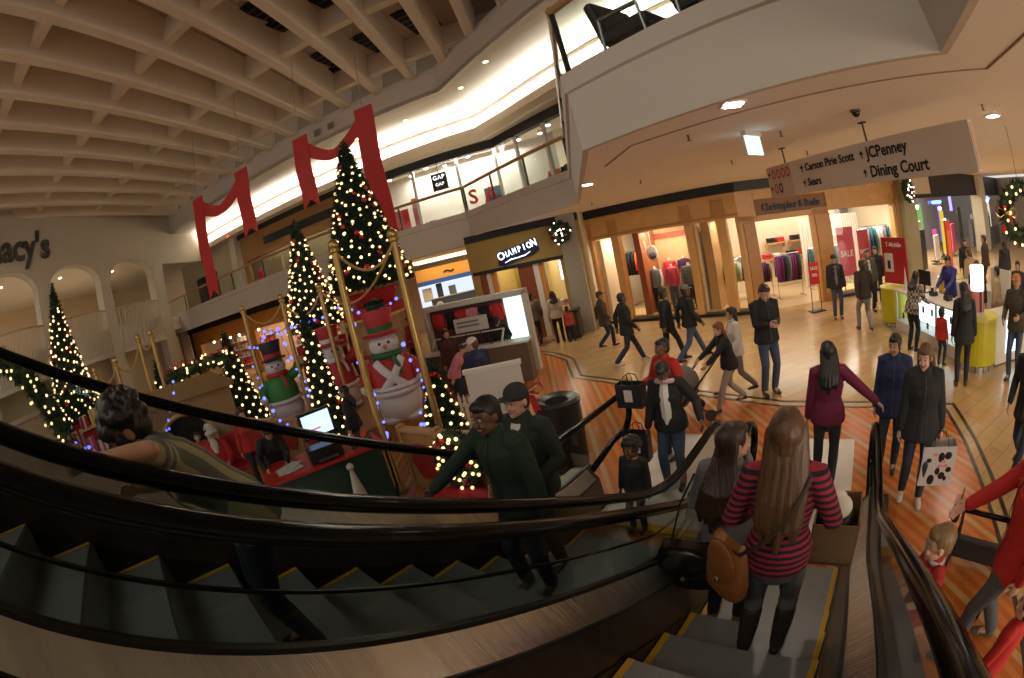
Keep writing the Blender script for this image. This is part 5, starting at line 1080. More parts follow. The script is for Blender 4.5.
# inflatable snowmen
SNOW = mat('snow_fabric', (.62,.6,.58), .7, noise=.06, nscale=3); COATR = mat('coat_red', (.45,.03,.03), .6); COATG = mat('coat_green', (.04,.22,.04), .6); STRAP = mat('strap_white', (.68,.66,.64), .6); HATB = mat('hat_band_green', (.02,.12,.04), .6)
def snowman(loc, rz, s, coat, label, hat=True, strap=False, arms='down', scarf=HATB):
    t = thing('inflatable_snowman', label, 'snowman', loc, rz); t.scale = (s,s,s)
    mb = MB(); mb.sphere((0,0,.42),(.5,.46,.44),22,14); mb.sphere((-.2,-.08,.1),(.22,.28,.12),14,8); mb.sphere((.2,-.08,.1),(.22,.28,.12),14,8); mb.build('lower_body', SNOW, t, smooth=True)
    mb = MB(); mb.lathe([(.0,.62),(.34,.62),(.46,.72),(.46,.95),(.40,1.15),(.28,1.3),(.14,1.36),(0,1.38)],(0,0,0),24,cap=False); mb.build('coat', coat, t, smooth=True)
    mb = MB(); mb.tube([(.47*math.cos(a),.47*math.sin(a),.66) for a in [2*math.pi*i/28 for i in range(29)]],.055,8,cap=False); mb.build('coat_hem', STRAP, t, smooth=True)
    for sd in (1,-1):
        pts = [(sd*.3,0,1.2),(sd*.5,-.06,1.02),(sd*.55,-.2,.82)] if arms == 'down' or sd < 0 else [(sd*.3,0,1.2),(sd*.55,-.05,1.3),(sd*.68,-.1,1.5)]
        mb = MB(); mb.tube(pts, [.13,.15,.13], 12); sl = mb.build('sleeve', coat, t, smooth=True)
        mb = MB(); mb.sphere(pts[-1],.13,12,8); mb.build('mitten', SNOW, t, smooth=True)
    mb = MB(); mb.sphere((0,0,1.55),(.3,.28,.26),20,12); mb.build('head', SNOW, t, smooth=True)
    mb = MB(); mb.tube([(.25*math.cos(a),.25*math.sin(a),1.36) for a in [2*math.pi*i/24 for i in range(25)]],.07,8,cap=False); mb.tube([(.1,-.24,1.36),(.16,-.4,1.18),(.18,-.43,1.0)],.05,8,flat=.5); mb.build('scarf', scarf, t, smooth=True)
    for sd in (1,-1): mb = MB(); mb.sphere((sd*.09,-.26,1.6),.03,8,6); mb.build('eye', BLACK, t)
    mb = MB(); mb.tube([(0,-.26,1.54),(0,-.46,1.5)],[.045,.006],8); mb.build('carrot_nose', mat('carrot', (.75,.25,.03), .6), t, smooth=True)
    if hat:
        mb = MB(); mb.lathe([(.0,1.74),(.36,1.74),(.38,1.77),(.27,1.79),(.25,1.84)],(0,0,0),22,cap=False); mb.lathe([(.25,1.9),(.31,2.2),(.3,2.24),(0,2.25)],(0,0,0),22,cap=False); mb.build('top_hat', coat if coat is COATR else mat('hat_black', (.02,.02,.02), .5), t, smooth=True)
        mb = MB(); mb.lathe([(.255,1.80),(.265,1.93)],(0,0,0),22,cap=False); mb.build('hat_band', scarf, t)
    if strap:
        for sd in (1,-1):
            mb = MB(); pts = [(sd*.26,-.27,1.28),(sd*.14,-.42,1.12),(0,-.475,.96),(-sd*.16,-.45,.82),(-sd*.28,-.4,.7)]; mb.tube(pts,.075,8,flat=.35,up=(0,-1,0)); mb.build('cross_strap', STRAP, t, smooth=True)
        mb = MB(); mb.tube([(.47*math.cos(a),.47*math.sin(a),.76) for a in [math.pi*1.15+math.pi*.7*i/12 for i in range(13)]],.07,8,flat=.7); mb.build('belt', STRAP, t, smooth=True)
        mb = MB(); mb.lathe([(.16,2.25),(.2,2.3),(.1,2.42),(0,2.46)],(0,0,0),14,cap=False)
        for i in range(120): needles(mb,(.14*math.cos(i),.14*math.sin(i),2.3+.1*rnd.random()),(math.cos(i),math.sin(i),.3),.1,2,rnd)
        mb.build('hat_greenery', FIR, t)
    return t
x, y = ray_at(124.9,8.8); snowman((x,y,.36), R(35), 1.0, COATR, 'large inflatable soldier snowman in red coat with white crossed straps and tall red hat', True, True)
x, y = ray_at(131.6,11.0); snowman((x,y,.36), R(60), .92, COATR, 'farther inflatable snowman in red coat with one mitten raised, under the second tree', True, False, 'up', STRAP)
x, y = ray_at(139.2,11.4); snowman((x,y,.36), R(50), .93, COATG, 'inflatable snowman in green coat with red scarf, left of the slim lit tree', True, False, 'up', COATR)
x, y = ray_at(162,13.2); snowman((x,y,.0), R(60), .8, COATR, 'small inflatable snowman at the left between garlands and gold poles', True, False, 'down', COATR)
# picket fence, photo desk, cone post
t = thing('picket_fence', 'short white picket fence beside the small lit tree', 'fence', (-3.7,7.12,0), R(-30)); PF = mat('picket_white', (.66,.62,.57), .6)
for z in (.25,.58): mb = MB(); mb.box((.75,.02,z),(1.6,.03,.06)); mb.build('rail', PF, t)
for i in range(10):
    mb = MB(); x = .05+.155*i; mb.add([(x-.045,-.012,.02),(x+.045,-.012,.02),(x+.045,-.012,.72),(x,-.012,.8),(x-.045,-.012,.72),(x-.045,.006,.02),(x+.045,.006,.02),(x+.045,.006,.72),(x,.006,.8),(x-.045,.006,.72)],[(0,1,2,3,4),(9,8,7,6,5),(0,5,6,1),(1,6,7,2),(2,7,8,3),(3,8,9,4),(4,9,5,0)]); mb.build('picket', PF, t)
DF, DLn, DA = frame((-4.86,3.4), (-3.85,4.75))
t = thing('photo_desk', 'dark green desk with bright red top where holiday photos are sold', 'desk', (0,0,0))
mb = MB(); fbox(DF,0,DLn,.0,.06,.004,.9,mb); mb.build('front_panel', mat('desk_green', (.012,.05,.035), .5), t, bevel=.01)
for x in (.02,DLn-.08): mb = MB(); fbox(DF,x,x+.06,.06,.7,.004,.9,mb); mb.build('side_panel', mat('desk_green', (.012,.05,.035), .5), t)
mb = MB(); fbox(DF,-.06,DLn+.06,-.06,.8,.9,.95,mb); mb.build('desk_top', mat('desk_red', (.55,.03,.025), .4), t, bevel=.01)
t = thing('computer_screen', 'lit computer screen on the red desk top, facing the escalator', 'monitor', fp(DF,.98,.55,.952), DA+R(8)); t.scale = (1.25,)*3
mb = MB(); mb.box((0,0,.33),(.42,.05,.32)); mb.build('casing', BLACK, t, bevel=.01); mb = MB(); mb.box((0,-.028,.33),(.36,.006,.26)); sc = mb.build('screen', glow('screen_blue', (.45,.62,1), 1.9), t)
mb = MB(); mb.box((-.04,-.033,.28),(.14,.003,.025)); mb.build('screen_bar', glow('screen_pink', (1,.3,.5), .8), t)
mb = MB(); mb.box((0,.04,.1),(.08,.06,.2)); mb.box((0,.02,.012),(.3,.24,.024)); mb.build('stand', BLACK, t)
t = thing('photo_printer', 'black photo printer on the red desk in front of the lit screen', 'printer', fp(DF,.92,.18,.952), DA); mb = MB(); mb.box((0,0,.1),(.5,.3,.2)); mb.build('body', BLACK, t, bevel=.02); mb = MB(); mb.box((0,-.17,.05),(.3,.12,.015)); mb.build('tray', mat('tray_grey', (.12,.12,.12), .5), t)
for i in range(4):
    mb = MB(); mb.box((0,0,.002),(.28,.2,.004)); o = mb.build('photo_sheet', mat('paper_white', (.7,.66,.62), .5), loc=fp(DF,.3+.1*(i%2),.2+.12*(i//2),.952+.006*i)); o.rotation_euler=(0,0,DA+.3*i); tag(o,'white paper sheet lying on the left of the red desk top','paper','sheets on the photo desk')
for i in range(5):
    t = thing('framed_photo', 'small dark picture frame standing on the right of the red desk', 'picture frame', fp(DF,1.35+.07*i,.12+.14*(i%3),.952), DA+.2*i, 'frames on the photo desk'); mb = MB(); mb.box((0,0,.06),(.1,.015,.12)); mb.build('frame', BLACK, t); mb = MB(); mb.box((0,-.009,.06),(.07,.004,.09)); mb.build('picture', CL['grey'], t)
t = thing('cone_post', 'small white cone post with ball top on the floor in front of the green desk', 'post', (-3.75,3.9,.004)); mb = MB(); mb.lathe([(.2,0),(.02,.95)],(0,0,0),18); mb.build('cone', PF, t, smooth=True); mb = MB(); mb.sphere((0,0,.98),.05,12,8); mb.build('ball', PF, t, smooth=True)
# golden arch house for the bearded man
HF, HL, HA = frame((-10.75,3.75), (-8.85,6.2))
t = thing('arch_house', 'tan playhouse front with a dark arched opening behind the bearded man', 'playhouse', (0,0,0))
hw2 = .75; cx = HL*.5; mb = MB(); pts = [(cx-hw2,0)]+[(cx+hw2*math.cos(a),.8+hw2*.95*math.sin(a)) for a in [math.pi-math.pi*i/14 for i in range(15)]]+[(cx+hw2,0)]
def hv3(p, y): return tuple(HF @ Vector((p[0],y,p[1])))
top = 1.85
for i in range(len(pts)-1):
    a, b = pts[i], pts[i+1]; q = [a,b,(b[0],top),(a[0],top)]
    if abs(a[0]-b[0]) > 1e-4: mb.add([hv3(p,0) for p in q]+[hv3(p,.25) for p in q], [(0,1,2,3),(7,6,5,4),(0,4,5,1),(2,6,7,3)])
for x0, x1 in ((.15,cx-hw2),(cx+hw2,HL-.15)): fbox(HF,x0,x1,0,.25,0,top,mb)
mb.build('facade', mat('house_tan', (.28,.17,.055), .6, noise=.2, nscale=3), t)
mb = MB(); fbox(HF,.2,HL-.2,.5,.58,0,1.8,mb); mb.build('dark_back', mat('house_dark', (.012,.012,.01), .8), t)
mb = MB(); mb.add([hv3((0,1.82),-.15),hv3((HL,1.82),-.15),hv3((HL-.5,2.2),.3),hv3((.5,2.2),.3),hv3((0,1.82),.7),hv3((HL,1.82),.7)],[(0,1,2,3),(3,2,5,4),(0,3,4),(1,5,2),(0,4,5,1)]); mb.build('roof', mat('house_roof', (.22,.13,.045), .7), t)
mb = MB(); mb.tube([hv3((p[0],p[1]),-.03) for p in pts],.06,8); mb.build('arch_molding', mat('house_gold', (.5,.32,.1), .4, .3), t, smooth=True)
t = thing('bench', 'dark red cushioned bench under the bearded man in front of the arch', 'bench', (-7.95,4.62,0), HA); mb = MB(); mb.box((0,0,.4),(1.5,.5,.12)); mb.build('seat', RED, t, bevel=.04); mb = MB(); mb.box((0,.25,.75),(1.5,.1,.6)); mb.build('backrest', RED, t, bevel=.04)
for sx in (1,-1): mb = MB(); mb.box((sx*.68,0,.17),(.08,.46,.34)); mb.build('leg', GOLD, t, bevel=.01)
# garlands
def garland(path, r_, nb, label, seed=1):
    rg = random.Random(seed); t = thing('lit_garland', label, 'garland', path[0]); P0 = Vector(path[0]); pts = []
    seg = len(path)-1
    for i in range(41):
        q = i/40*seg; k_ = min(int(q), seg-1); pts.append(Vector(path[k_]).lerp(Vector(path[k_+1]),q-k_)-P0)
    mb = MB(); mb.tube(pts, r_*.7, 8)
    for i in range(700):
        p = pts[rg.randrange(41)]; o = Vector((rg.gauss(0,1),rg.gauss(0,1),rg.gauss(0,1))).normalized(); needles(mb, p+o*r_*.6, o, r_*.7, 2, rg)
    mb.build('foliage', FIR, t)
    for i in range(nb):
        p = pts[int(40*(i+.5)/nb)]; o = Vector((rg.gauss(.6,.6),rg.gauss(-.4,.6),rg.gauss(.2,.7))).normalized(); child('light_bulb', BULB_ME, t, p+o*r_*1.15, .95)
garland([(-9.0,.55,3.95),(-8.93,1.12,3.5),(-8.88,1.47,2.9),(-8.85,1.7,2.2)], .24, 26, 'thick lit fir garland slanting down at the far left edge', 2)
garland([(-10.75,5.5,2.25),(-10.1,6.2,2.42),(-9.45,6.7,2.3)], .2, 22, 'lit garland with red berries lying left of the tree behind the photo desk', 3)
for i in range(9):
    o = bpy.data.objects.new('red_berry', BAUB_ME); COL.objects.link(o); o.location = (-10.7+.15*i,5.5+.15*i,2.52+.05*math.sin(i)); tag(o,'red ball lying on the garland left of the tree behind the photo desk','ornament','red balls on the garland')
t = thing('garland_stand', 'tan panel stand behind the slanting garland at the far left edge', 'panel', (-9.9,.75,0), R(80)); mb = MB(); mb.box((0,0,1.35),(2.3,.12,2.7)); mb.build('panel', mat('stand_tan', (.40,.30,.2), .7), t, bevel=.01); mb = MB(); mb.box((0,0,2.74),(2.4,.2,.08)); mb.build('cap', mat('stand_cap', (.46,.36,.25), .7), t); mb = MB(); mb.box((0,0,.05),(2.3,.5,.1)); mb.build('foot', mat('stand_cap', (.46,.36,.25), .7), t)
# toy shelves at the far left
for k_, (dx, lb) in enumerate(((0,'left'),(1.3,'right'))):
    t = thing('toy_shelf', lb+' unit of the two open toy shelves behind the blue light strings', 'shelf', (-10.7+.2*k_,1.7+1.35*k_,0), R(80))
    for z in (.1,.75,1.4,2.0): mb = MB(); mb.box((0,0,z),(1.25,.4,.04)); mb.build('board', mat('shelf_cream', (.62,.52,.38), .6), t)
    for sd in (1,-1): mb = MB(); mb.box((sd*.62,0,1.02),(.04,.4,2.04)); mb.build('upright', mat('shelf_cream', (.62,.52,.38), .6), t)
    for q, z in enumerate((.12,.77,1.42,2.02)):
        for i in range(4):
            c = ['red','white','sky','yellow','green','pink','orange'][(i*3+q*2+k_) % 7]; a = R(80); px = -.45+.3*i
            h_ = .26+.07*((i+q) % 3); mb = MB(); mb.box((0,0,h_/2),(.22,.2,h_)); mb.m = 1; mb.box((0,0,h_/2),(.05,.206,h_+.004)); mb.box((0,0,h_/2),(.226,.05,h_+.006))
            o = mb.build('gift_box', [mat('dispm_'+c, COLS.get(c, (.6,.05,.05)) if c != 'red' else (.5,.02,.02), .5), CL['white'] if c != 'white' else SALE], loc=(-10.7+.2*k_+math.cos(a)*px,1.7+1.35*k_+math.sin(a)*px,z)); o.rotation_euler=(0,0,a); tag(o,'small coloured gift box on the toy shelves at the far left','gift box','gift boxes on the toy shelves')
# the two big red ribbons
RIB = wave_mat('ribbon_red', (.52,.028,.022), (.46,.02,.018), 30, 'X', .6)
def ribbon(a, a_bot, mid, b, b_bot, w_, label):
    t = thing('hanging_ribbon', label, 'ribbon decoration', a); P0 = Vector(a)
    def band(pts, name, notch=None):
        mb = MB(); V = []
        d = Vector((b[0]-a[0], b[1]-a[1], 0)).normalized(); n = len(pts)
        for i, (p, ww) in enumerate(pts):
            for y in (-.012,.012):
                nrm = Vector((-d.y,d.x,0))*y
                V += [Vector(p)-P0-d*ww/2+nrm, Vector(p)-P0+d*ww/2+nrm]
        F = []
        for i in range(n-1):
            o = 4*i; F += [(o,o+1,o+5,o+4),(o+2,o+6,o+7,o+3),(o,o+4,o+6,o+2),(o+1,o+3,o+7,o+5)]
        F += [(0,2,3,1),(4*n-4,4*n-3,4*n-1,4*n-2)]
        mb.add(V, F)
        if notch:
            p, ww = pts[-1]; q = Vector(p)-P0
            for sd in (1,-1):
                W = [q+d*(sd*ww/2),q+d*0,q+d*(sd*ww/2)+Vector((0,0,-.28))]; nrm = Vector((-d.y,d.x,0))*.012
                mb.add([v-nrm for v in W]+[v+nrm for v in W],[(0,1,2),(5,4,3),(0,3,4,1),(1,4,5,2),(2,5,3,0)])
        mb.build(name, RIB, t)
    A_, AB, M_, B_, BB = map(Vector, (a,a_bot,mid,b,b_bot))
    band([(A_.lerp(AB,i/8)+Vector((.02*math.sin(i),.02*math.cos(i),0)), w_) for i in range(9)], 'hanging_end', True)
    band([(B_.lerp(BB,i/8)+Vector((.02*math.cos(i),.02*math.sin(i),0)), w_) for i in range(9)], 'hanging_end', True)
    sw = []
    for i in range(17):
        q = i/16; p = A_.lerp(B_,q); base = A_.z+(B_.z-A_.z)*q; s_ = 1-abs(2*q-1)**1.5
        p.z = base-(base-M_.z)*s_; sw.append(p)
    mb = MB(); V = []
    for i, p in enumerate(sw):
        hh = w_*(.95-.45*(1-abs(2*i/16-1)))
        for y in (-.012,.012):
            V += [p-P0+Vector((0,y+.03,0)), p-P0+Vector((0,y+.03,-hh))]
    F = []
    for i in range(16):
        o = 4*i; F += [(o,o+1,o+5,o+4),(o+2,o+6,o+7,o+3),(o,o+4,o+6,o+2),(o+1,o+3,o+7,o+5)]
    mb.add(V, F); mb.build('swag', RIB, t, smooth=True)
    for p in (A_, B_):
        mb = MB(); mb.tube([p-P0, Vector((p.x,p.y,10.85))-P0],.01,5); mb.build('wire', mat('wire_grey', (.3,.28,.25), .5), t)
ribbon((-13.9,9.8,8.0),(-13.85,9.85,4.5),(-12.4,10.0,7.25),(-11.25,9.9,8.0),(-11.2,9.95,6.0),.66,'left one of the two red hanging ribbons, long end on its left')
ribbon((-8.55,10.05,8.0),(-8.5,10.1,6.0),(-7.5,10.1,7.15),(-6.28,10.2,8.0),(-6.2,10.25,4.55),.58,'right one of the two red hanging ribbons, long end beside the tallest tree')
# ------------------------------------------------------------------ people
def remesh(mb, name, mats, parent, voxel, it=3, fac=.5):
    me = mb.mesh(name, mats); o = bpy.data.objects.new(name, me); COL.objects.link(o)
    m = o.modifiers.new('r', 'REMESH'); m.mode = 'VOXEL'; m.voxel_size = voxel; m.use_smooth_shade = True
    s = o.modifiers.new('s', 'SMOOTH'); s.iterations = it; s.factor = fac
    dg = bpy.context.evaluated_depsgraph_get(); nm = bpy.data.meshes.new_from_object(o.evaluated_get(dg))
    o.modifiers.clear(); o.data = nm; nm.name = name; bpy.data.meshes.remove(me)
    nm.materials.clear()
    for q in (mats if isinstance(mats, (list, tuple)) else [mats]): nm.materials.append(q)
    for p in nm.polygons: p.use_smooth = True; p.material_index = 0
    o.parent = parent
    return o
def chain(mb, pts, rs, n=12, fl=None, side=None, e0=.85):
    """closed tapered limb with rounded ends; fl = depth/width ratios, side = width direction"""
    pts = [Vector(p) for p in pts]; k = len(pts); V = []
    fl = fl or [1.0]*k; ax0 = (pts[1]-pts[0]).normalized(); ax1 = (pts[-1]-pts[-2]).normalized()
    P = [pts[0]-ax0*rs[0]*e0, pts[0]-ax0*rs[0]*e0*.6]+pts+[pts[-1]+ax1*rs[-1]*.5, pts[-1]+ax1*rs[-1]*.85]
    Rr = [rs[0]*(.4 if e0 > .5 else .94), rs[0]*(.86 if e0 > .5 else .97)]+list(rs)+[rs[-1]*.86, rs[-1]*.4]; Fl = [fl[0]]*2+list(fl)+[fl[-1]]*2
    prev = Vector(side) if side is not None else None
    for i, p in enumerate(P):
        d = (P[min(i+1,len(P)-1)]-P[max(i-1,0)]).normalized()
        if prev is None:
            sd = d.cross(Vector((0,1,0)))
            if sd.length < .2: sd = d.cross(Vector((1,0,0)))
        else: sd = prev-d*prev.dot(d)
        sd.normalize(); prev = sd; u = d.cross(sd)
        for j in range(n):
            a = 2*math.pi*j/n; V.append(p+sd*(math.cos(a)*Rr[i])+u*(math.sin(a)*Rr[i]*Fl[i]))
    m = len(P); F = [(i*n+j,i*n+(j+1)%n,(i+1)*n+(j+1)%n,(i+1)*n+j) for i in range(m-1) for j in range(n)]+[tuple(range(n))[::-1],tuple(range((m-1)*n,m*n))]
    mb.add(V, F)
def ik(a, t, l1, l2, hint):
    a, t = Vector(a), Vector(t); d = t-a; L = d.length; mx = (l1+l2)*.999
    if L > mx: t = a+d*(mx/L); d = t-a; L = mx
    dn = d.normalized(); x = (l1*l1-l2*l2+L*L)/(2*L); h = math.sqrt(max(0,l1*l1-x*x)); hv_ = Vector(hint); hv_ = hv_-dn*hv_.dot(dn)
    if hv_.length < 1e-3: hv_ = Vector((0,1,0))
    return a+dn*x+hv_.normalized()*h, t
SKIN = {'light': mat('skin_light', (.62,.36,.25), .5), 'mid': mat('skin_mid', (.46,.26,.16), .5), 'dark': mat('skin_dark', (.16,.075,.04), .5)}
def hair_mat(n, c):
    if n in MATS: return MATS[n]
    m = mat(n, c, .45); nt = m.node_tree; b = nt.nodes['Principled BSDF']; tc = nt.nodes.new('ShaderNodeTexCoord'); mp = nt.nodes.new('ShaderNodeMapping'); mp.inputs['Scale'].default_value = (70,70,3.5)
    no = nt.nodes.new('ShaderNodeTexNoise'); no.inputs['Scale'].default_value = 1.0; no.inputs['Detail'].default_value = 3; mx = nt.nodes.new('ShaderNodeMix'); mx.data_type = 'RGBA'
    mx.inputs[6].default_value = (*[q*.45 for q in c],1); mx.inputs[7].default_value = (*[min(1,q*1.7) for q in c],1)
    nt.links.new(tc.outputs['Object'], mp.inputs[0]); nt.links.new(mp.outputs[0], no.inputs[0]); nt.links.new(no.outputs['Fac'], mx.inputs[0]); nt.links.new(mx.outputs[2], b.inputs['Base Color'])
    bp = nt.nodes.new('ShaderNodeBump'); bp.inputs['Strength'].default_value = .5; bp.inputs['Distance'].default_value = .01; nt.links.new(no.outputs['Fac'], bp.inputs['Height']); nt.links.new(bp.outputs[0], b.inputs['Normal'])
    return m
HB = hair_mat('hair_black', (.012,.009,.008)); HD = hair_mat('hair_dark_brown', (.035,.018,.01)); HBR = hair_mat('hair_brown', (.105,.05,.022)); HBL = hair_mat('hair_blond', (.21,.125,.05)); HR = hair_mat('hair_auburn', (.2,.05,.015)); HW = hair_mat('hair_white', (.7,.66,.6))
EYEW = mat('eye_white', (.42,.39,.36), .5); EYED = mat('eye_iris', (.02,.012,.008), .2); LIP = mat('lip_rose', (.42,.15,.12), .5)
DEN = mat('denim_blue', (.05,.075,.13), .85, noise=.3, nscale=25); DEND = mat('denim_dark', (.02,.028,.045), .85, noise=.3, nscale=25); DENG = mat('denim_grey', (.11,.115,.125), .85, noise=.25, nscale=25)
SHB = mat('shoe_black', (.012,.012,.012), .4); SHW = mat('shoe_white', (.5,.48,.46), .5); SHG = mat('shoe_brown', (.06,.035,.02), .5)
BK = mat('coat_black', (.012,.012,.014), .8, bump=.3, bscale=30); BK2 = mat('coat_charcoal', (.028,.028,.032), .85)
def person(loc, heading, label, h=1.7, sex='m', skin='mid', top=BK, bottom=DEND, shoes=SHB, hair=('short', HB, .25), LH=None, RH=None, LF=None, RF=None, P=(0,0,0), lean=0, twist=0, head=(0,0), sleeve='long', hem=.86, boots=None, hs=1.0, vox=.013, hat=None, face=True, collar=None, inner=None, skirt=False, group=None, bulk=None, hood=None, elbow=None, cat='person', hout=0.0, bare_neck=False, hx=0.0):
    t = thing('person', label, cat, loc, R(heading-90), group); t.scale = (h/1.7,)*3
    bulk = bulk or (1.14 if hem < .87 else 1.04)
    f = sex == 'f'; P = Vector(P); pel = Vector((0,0,.92))+P
    Q = Matrix.Rotation(R(twist),3,'Z') @ Matrix.Rotation(R(-lean),3,'X'); Q2 = Matrix.Rotation(R(twist),3,'Z') @ Matrix.Rotation(R(-lean*.5),3,'X')
    def ch(x,y,z):                    # a point of the upright torso, bent with the spine
        v = Vector((x,y,z-.92)); w_ = min(1,max(0,(z-.92)/.25)); return pel+(Q2 @ v).lerp(Q @ v, w_)
    shw = .155 if f else .18; hipw = .085
    sl = [ch(sd*shw,-.01,1.385) for sd in (-1,1)]; hp = [pel+Vector((sd*hipw,0,-.03)) for sd in (-1,1)]
    LF = Vector(LF or (-.1,0,.075)); RF = Vector(RF or (.1,.03,.075)); LH = Vector(LH) if LH else ch(-shw-.09,.04,.82); RH = Vector(RH) if RH else ch(shw+.09,.04,.82)
    eh = elbow or {}
    arms = []
    for i, (sh, hd) in enumerate(((sl[0],LH),(sl[1],RH))):
        sd = (-1,1)[i]; e, wv = ik(sh, hd, .285, .255, eh.get(i, Q @ Vector((sd*.5,-.8,-.5)))); arms.append((sh,e,wv))
    legs = []
    for i, (hpv, ft) in enumerate(((hp[0],LF),(hp[1],RF))):
        k_, a_ = ik(hpv, ft, .42, .42, Vector(((-1,1)[i]*.12,1,0))); legs.append((hpv,k_,a_))
    S = Matrix.Rotation(R(head[0]),3,'Z') @ Matrix.Rotation(R(-head[1]),3,'X')
    nk = ch(0,-.005,1.435); HQ = Q @ S; hc = nk+(Q @ Vector((0,.005,.05)))+HQ @ Vector((0,.02,.085*hs)); sideT = Q @ Vector((1,0,0))
    def hd_(x,y,z): return hc+HQ @ (Vector((x,y,z))*hs)
    rotH = HQ.to_euler()
    # --- body
    mb = MB()
    tor = [(.80,.115,.62),(.92,.142 if f else .138,.66),(1.05,.115 if f else .13,.72),(1.2,.135 if f else .15,.70),(1.32,.14 if f else .155,.62),(1.39,.10,.62),(1.43,.058,.95)]
    chain(mb, [ch(0,0,z) for z,_,_ in tor], [a for _,a,_ in tor], 16, [b for _,_,b in tor], sideT)
    chain(mb, [nk-(Q @ Vector((0,0,.03))), hd_(0,-.01,-.05)], [.052,.05], 12)
    mb.sphere(hd_(0,-.008,.02), tuple(q*hs for q in (.076,.096,.096)), 16, 12, rotH); mb.sphere(hd_(0,.018,-.055), tuple(q*hs for q in (.058,.07,.062)), 14, 10, rotH)
    mb.sphere(hd_(0,.062,-.095), tuple(q*hs for q in (.026,.024,.02)), 10, 8, rotH)
    chain(mb, [hd_(0,.085,.012),hd_(0,.104,-.03)], [.009*hs,.014*hs], 8)
    for sd in (-1,1):
        mb.sphere(hd_(sd*.078,-.012,-.012), tuple(q*hs for q in (.012,.022,.034)), 8, 6, rotH); mb.sphere(hd_(sd*.034,.076,-.035), tuple(q*hs for q in (.022,.016,.018)), 8, 6, rotH)
    for i, (s_,e,wv) in enumerate(arms):
        sd = (-1,1)[i]; chain(mb, [s_,e], [.042,.036], 10); chain(mb, [e,e.lerp(wv,.35),wv], [.036,.037,.026], 10)
        d = (wv-e).normalized(); inw = Vector((-sd,0,0)); inw = Q @ inw; inw = (inw-d*inw.dot(d)).normalized(); side = d.cross(inw)*(1 if sd > 0 else -1)
        if side.dot(Q @ Vector((0,1,0))) < -.2 and abs(d.z) > .6: side = -side
        pc = wv+d*.055; chain(mb, [wv+d*.005, wv+d*.03, wv+d*.085], [.024,.034,.036], 10, [.75,.55,.5], side)
        for q, (L_, off_) in enumerate(((.066,.027),(.076,.009),(.070,-.009),(.052,-.027))):
            b0 = wv+d*.085+side*off_*1.15; m1 = b0+d*L_*.5+inw*.012; m2 = m1+(d*.7+inw*.7).normalized()*L_*.5; chain(mb, [b0,m1,m2], [.0105,.0098,.0085], 6)
        th = wv+d*.03+side*.03; chain(mb, [th, th+(side*.8+d*.6+inw*.25).normalized()*.034, th+(side*.5+d*.9+inw*.4).normalized()*.062], [.013,.0115,.0095], 6)
    for i, (a,k_,an) in enumerate(legs):
        chain(mb, [a+Vector((0,0,.03)),a.lerp(k_,.5),k_], [.076,.066,.05], 12); chain(mb, [k_,k_.lerp(an,.35),an], [.05,.052,.034], 12); chain(mb, [an,an+Vector((0,.1,-.045))], [.034,.03], 8)
    remesh(mb, 'body', SKIN[skin], t, vox*.72 if face else vox)
    # --- trousers or skirt
    b_ = bulk
    if bottom is not None:
        mb = MB(); chain(mb, [ch(0,0,.80),ch(0,0,.9),ch(0,0,1.0)], [.13,.158,.15], 16, [.7,.7,.72], sideT)
        for i, (a,k_,an) in enumerate(legs):
            end = an+Vector((0,0,.02)); 
            if boots: end = k_.lerp(an,.45)
            chain(mb, [a+Vector((0,0,.05)),a.lerp(k_,.5),k_,k_.lerp(end,.4),end], [.094,.082,.064,.064,.05 if f else .058], 12)
        remesh(mb, 'skirt' if skirt else 'trousers', bottom, t, vox)
    for i, (a,k_,an) in enumerate(legs):
        mb = MB(); fw = Vector(((-1,1)[i]*.1,1,0)).normalized(); dn_ = (an-k_).normalized()
        fwd = fw; heel = an+Vector((0,0,-.04))-fwd*.035; chain(mb, [heel,an+Vector((0,0,-.04))+fwd*.07,an+Vector((0,0,-.05))+fwd*.15], [.036,.042,.034], 12, [1.0,.85,.7], Vector((1,0,0)))
        chain(mb, [an+Vector((0,0,.02)),an-Vector((0,0,.03))], [.045,.045], 10)
        if boots: chain(mb, [k_.lerp(an,.3),k_.lerp(an,.6),an], [.068,.064,.05], 12)
        remesh(mb, 'boot' if boots else 'shoe', boots or shoes, t, vox*.9)
    # --- top
    mb = MB(); z0 = hem
    hw_ = .188 if z0 < .87 else .174
    tt = [(z0-.03,hw_,.80),(z0,hw_,.78),(z0+.1 if z0 < .9 else .98,.178 if f else .176,.74),(1.08,.138 if f else .158,.78),(1.22,.162 if f else .175,.74),(1.33,.158 if f else .178,.66),(1.395,.115,.66),(1.43,.07,.95)]
    if bare_neck: tt = tt[:-1]
    chain(mb, [ch(0,0,z) for z,_,_ in tt], [a*b_ for _,a,_ in tt], 18, [b for _,_,b in tt], sideT, .1)
    if f: 
        for sd in (-1,1): mb.sphere(ch(sd*.068,.078*b_,1.235), .055, 12, 8)
    for i, (s_,e,wv) in enumerate(arms):
        chain(mb, [s_.lerp(ch(0,0,1.36),.25),s_,s_.lerp(e,.5)], [.07*b_,.066*b_,.058*b_], 12)
        if sleeve == 'long': chain(mb, [s_.lerp(e,.45),e,e.lerp(wv,.5),e.lerp(wv,.97)], [.058*b_,.052*b_,.048*b_,.04*b_], 12)
        else: chain(mb, [s_.lerp(e,.3),s_.lerp(e,.75)], [.06*b_,.058*b_], 12)
    remesh(mb, 'jacket' if hem < .85 else 'top', top, t, vox)
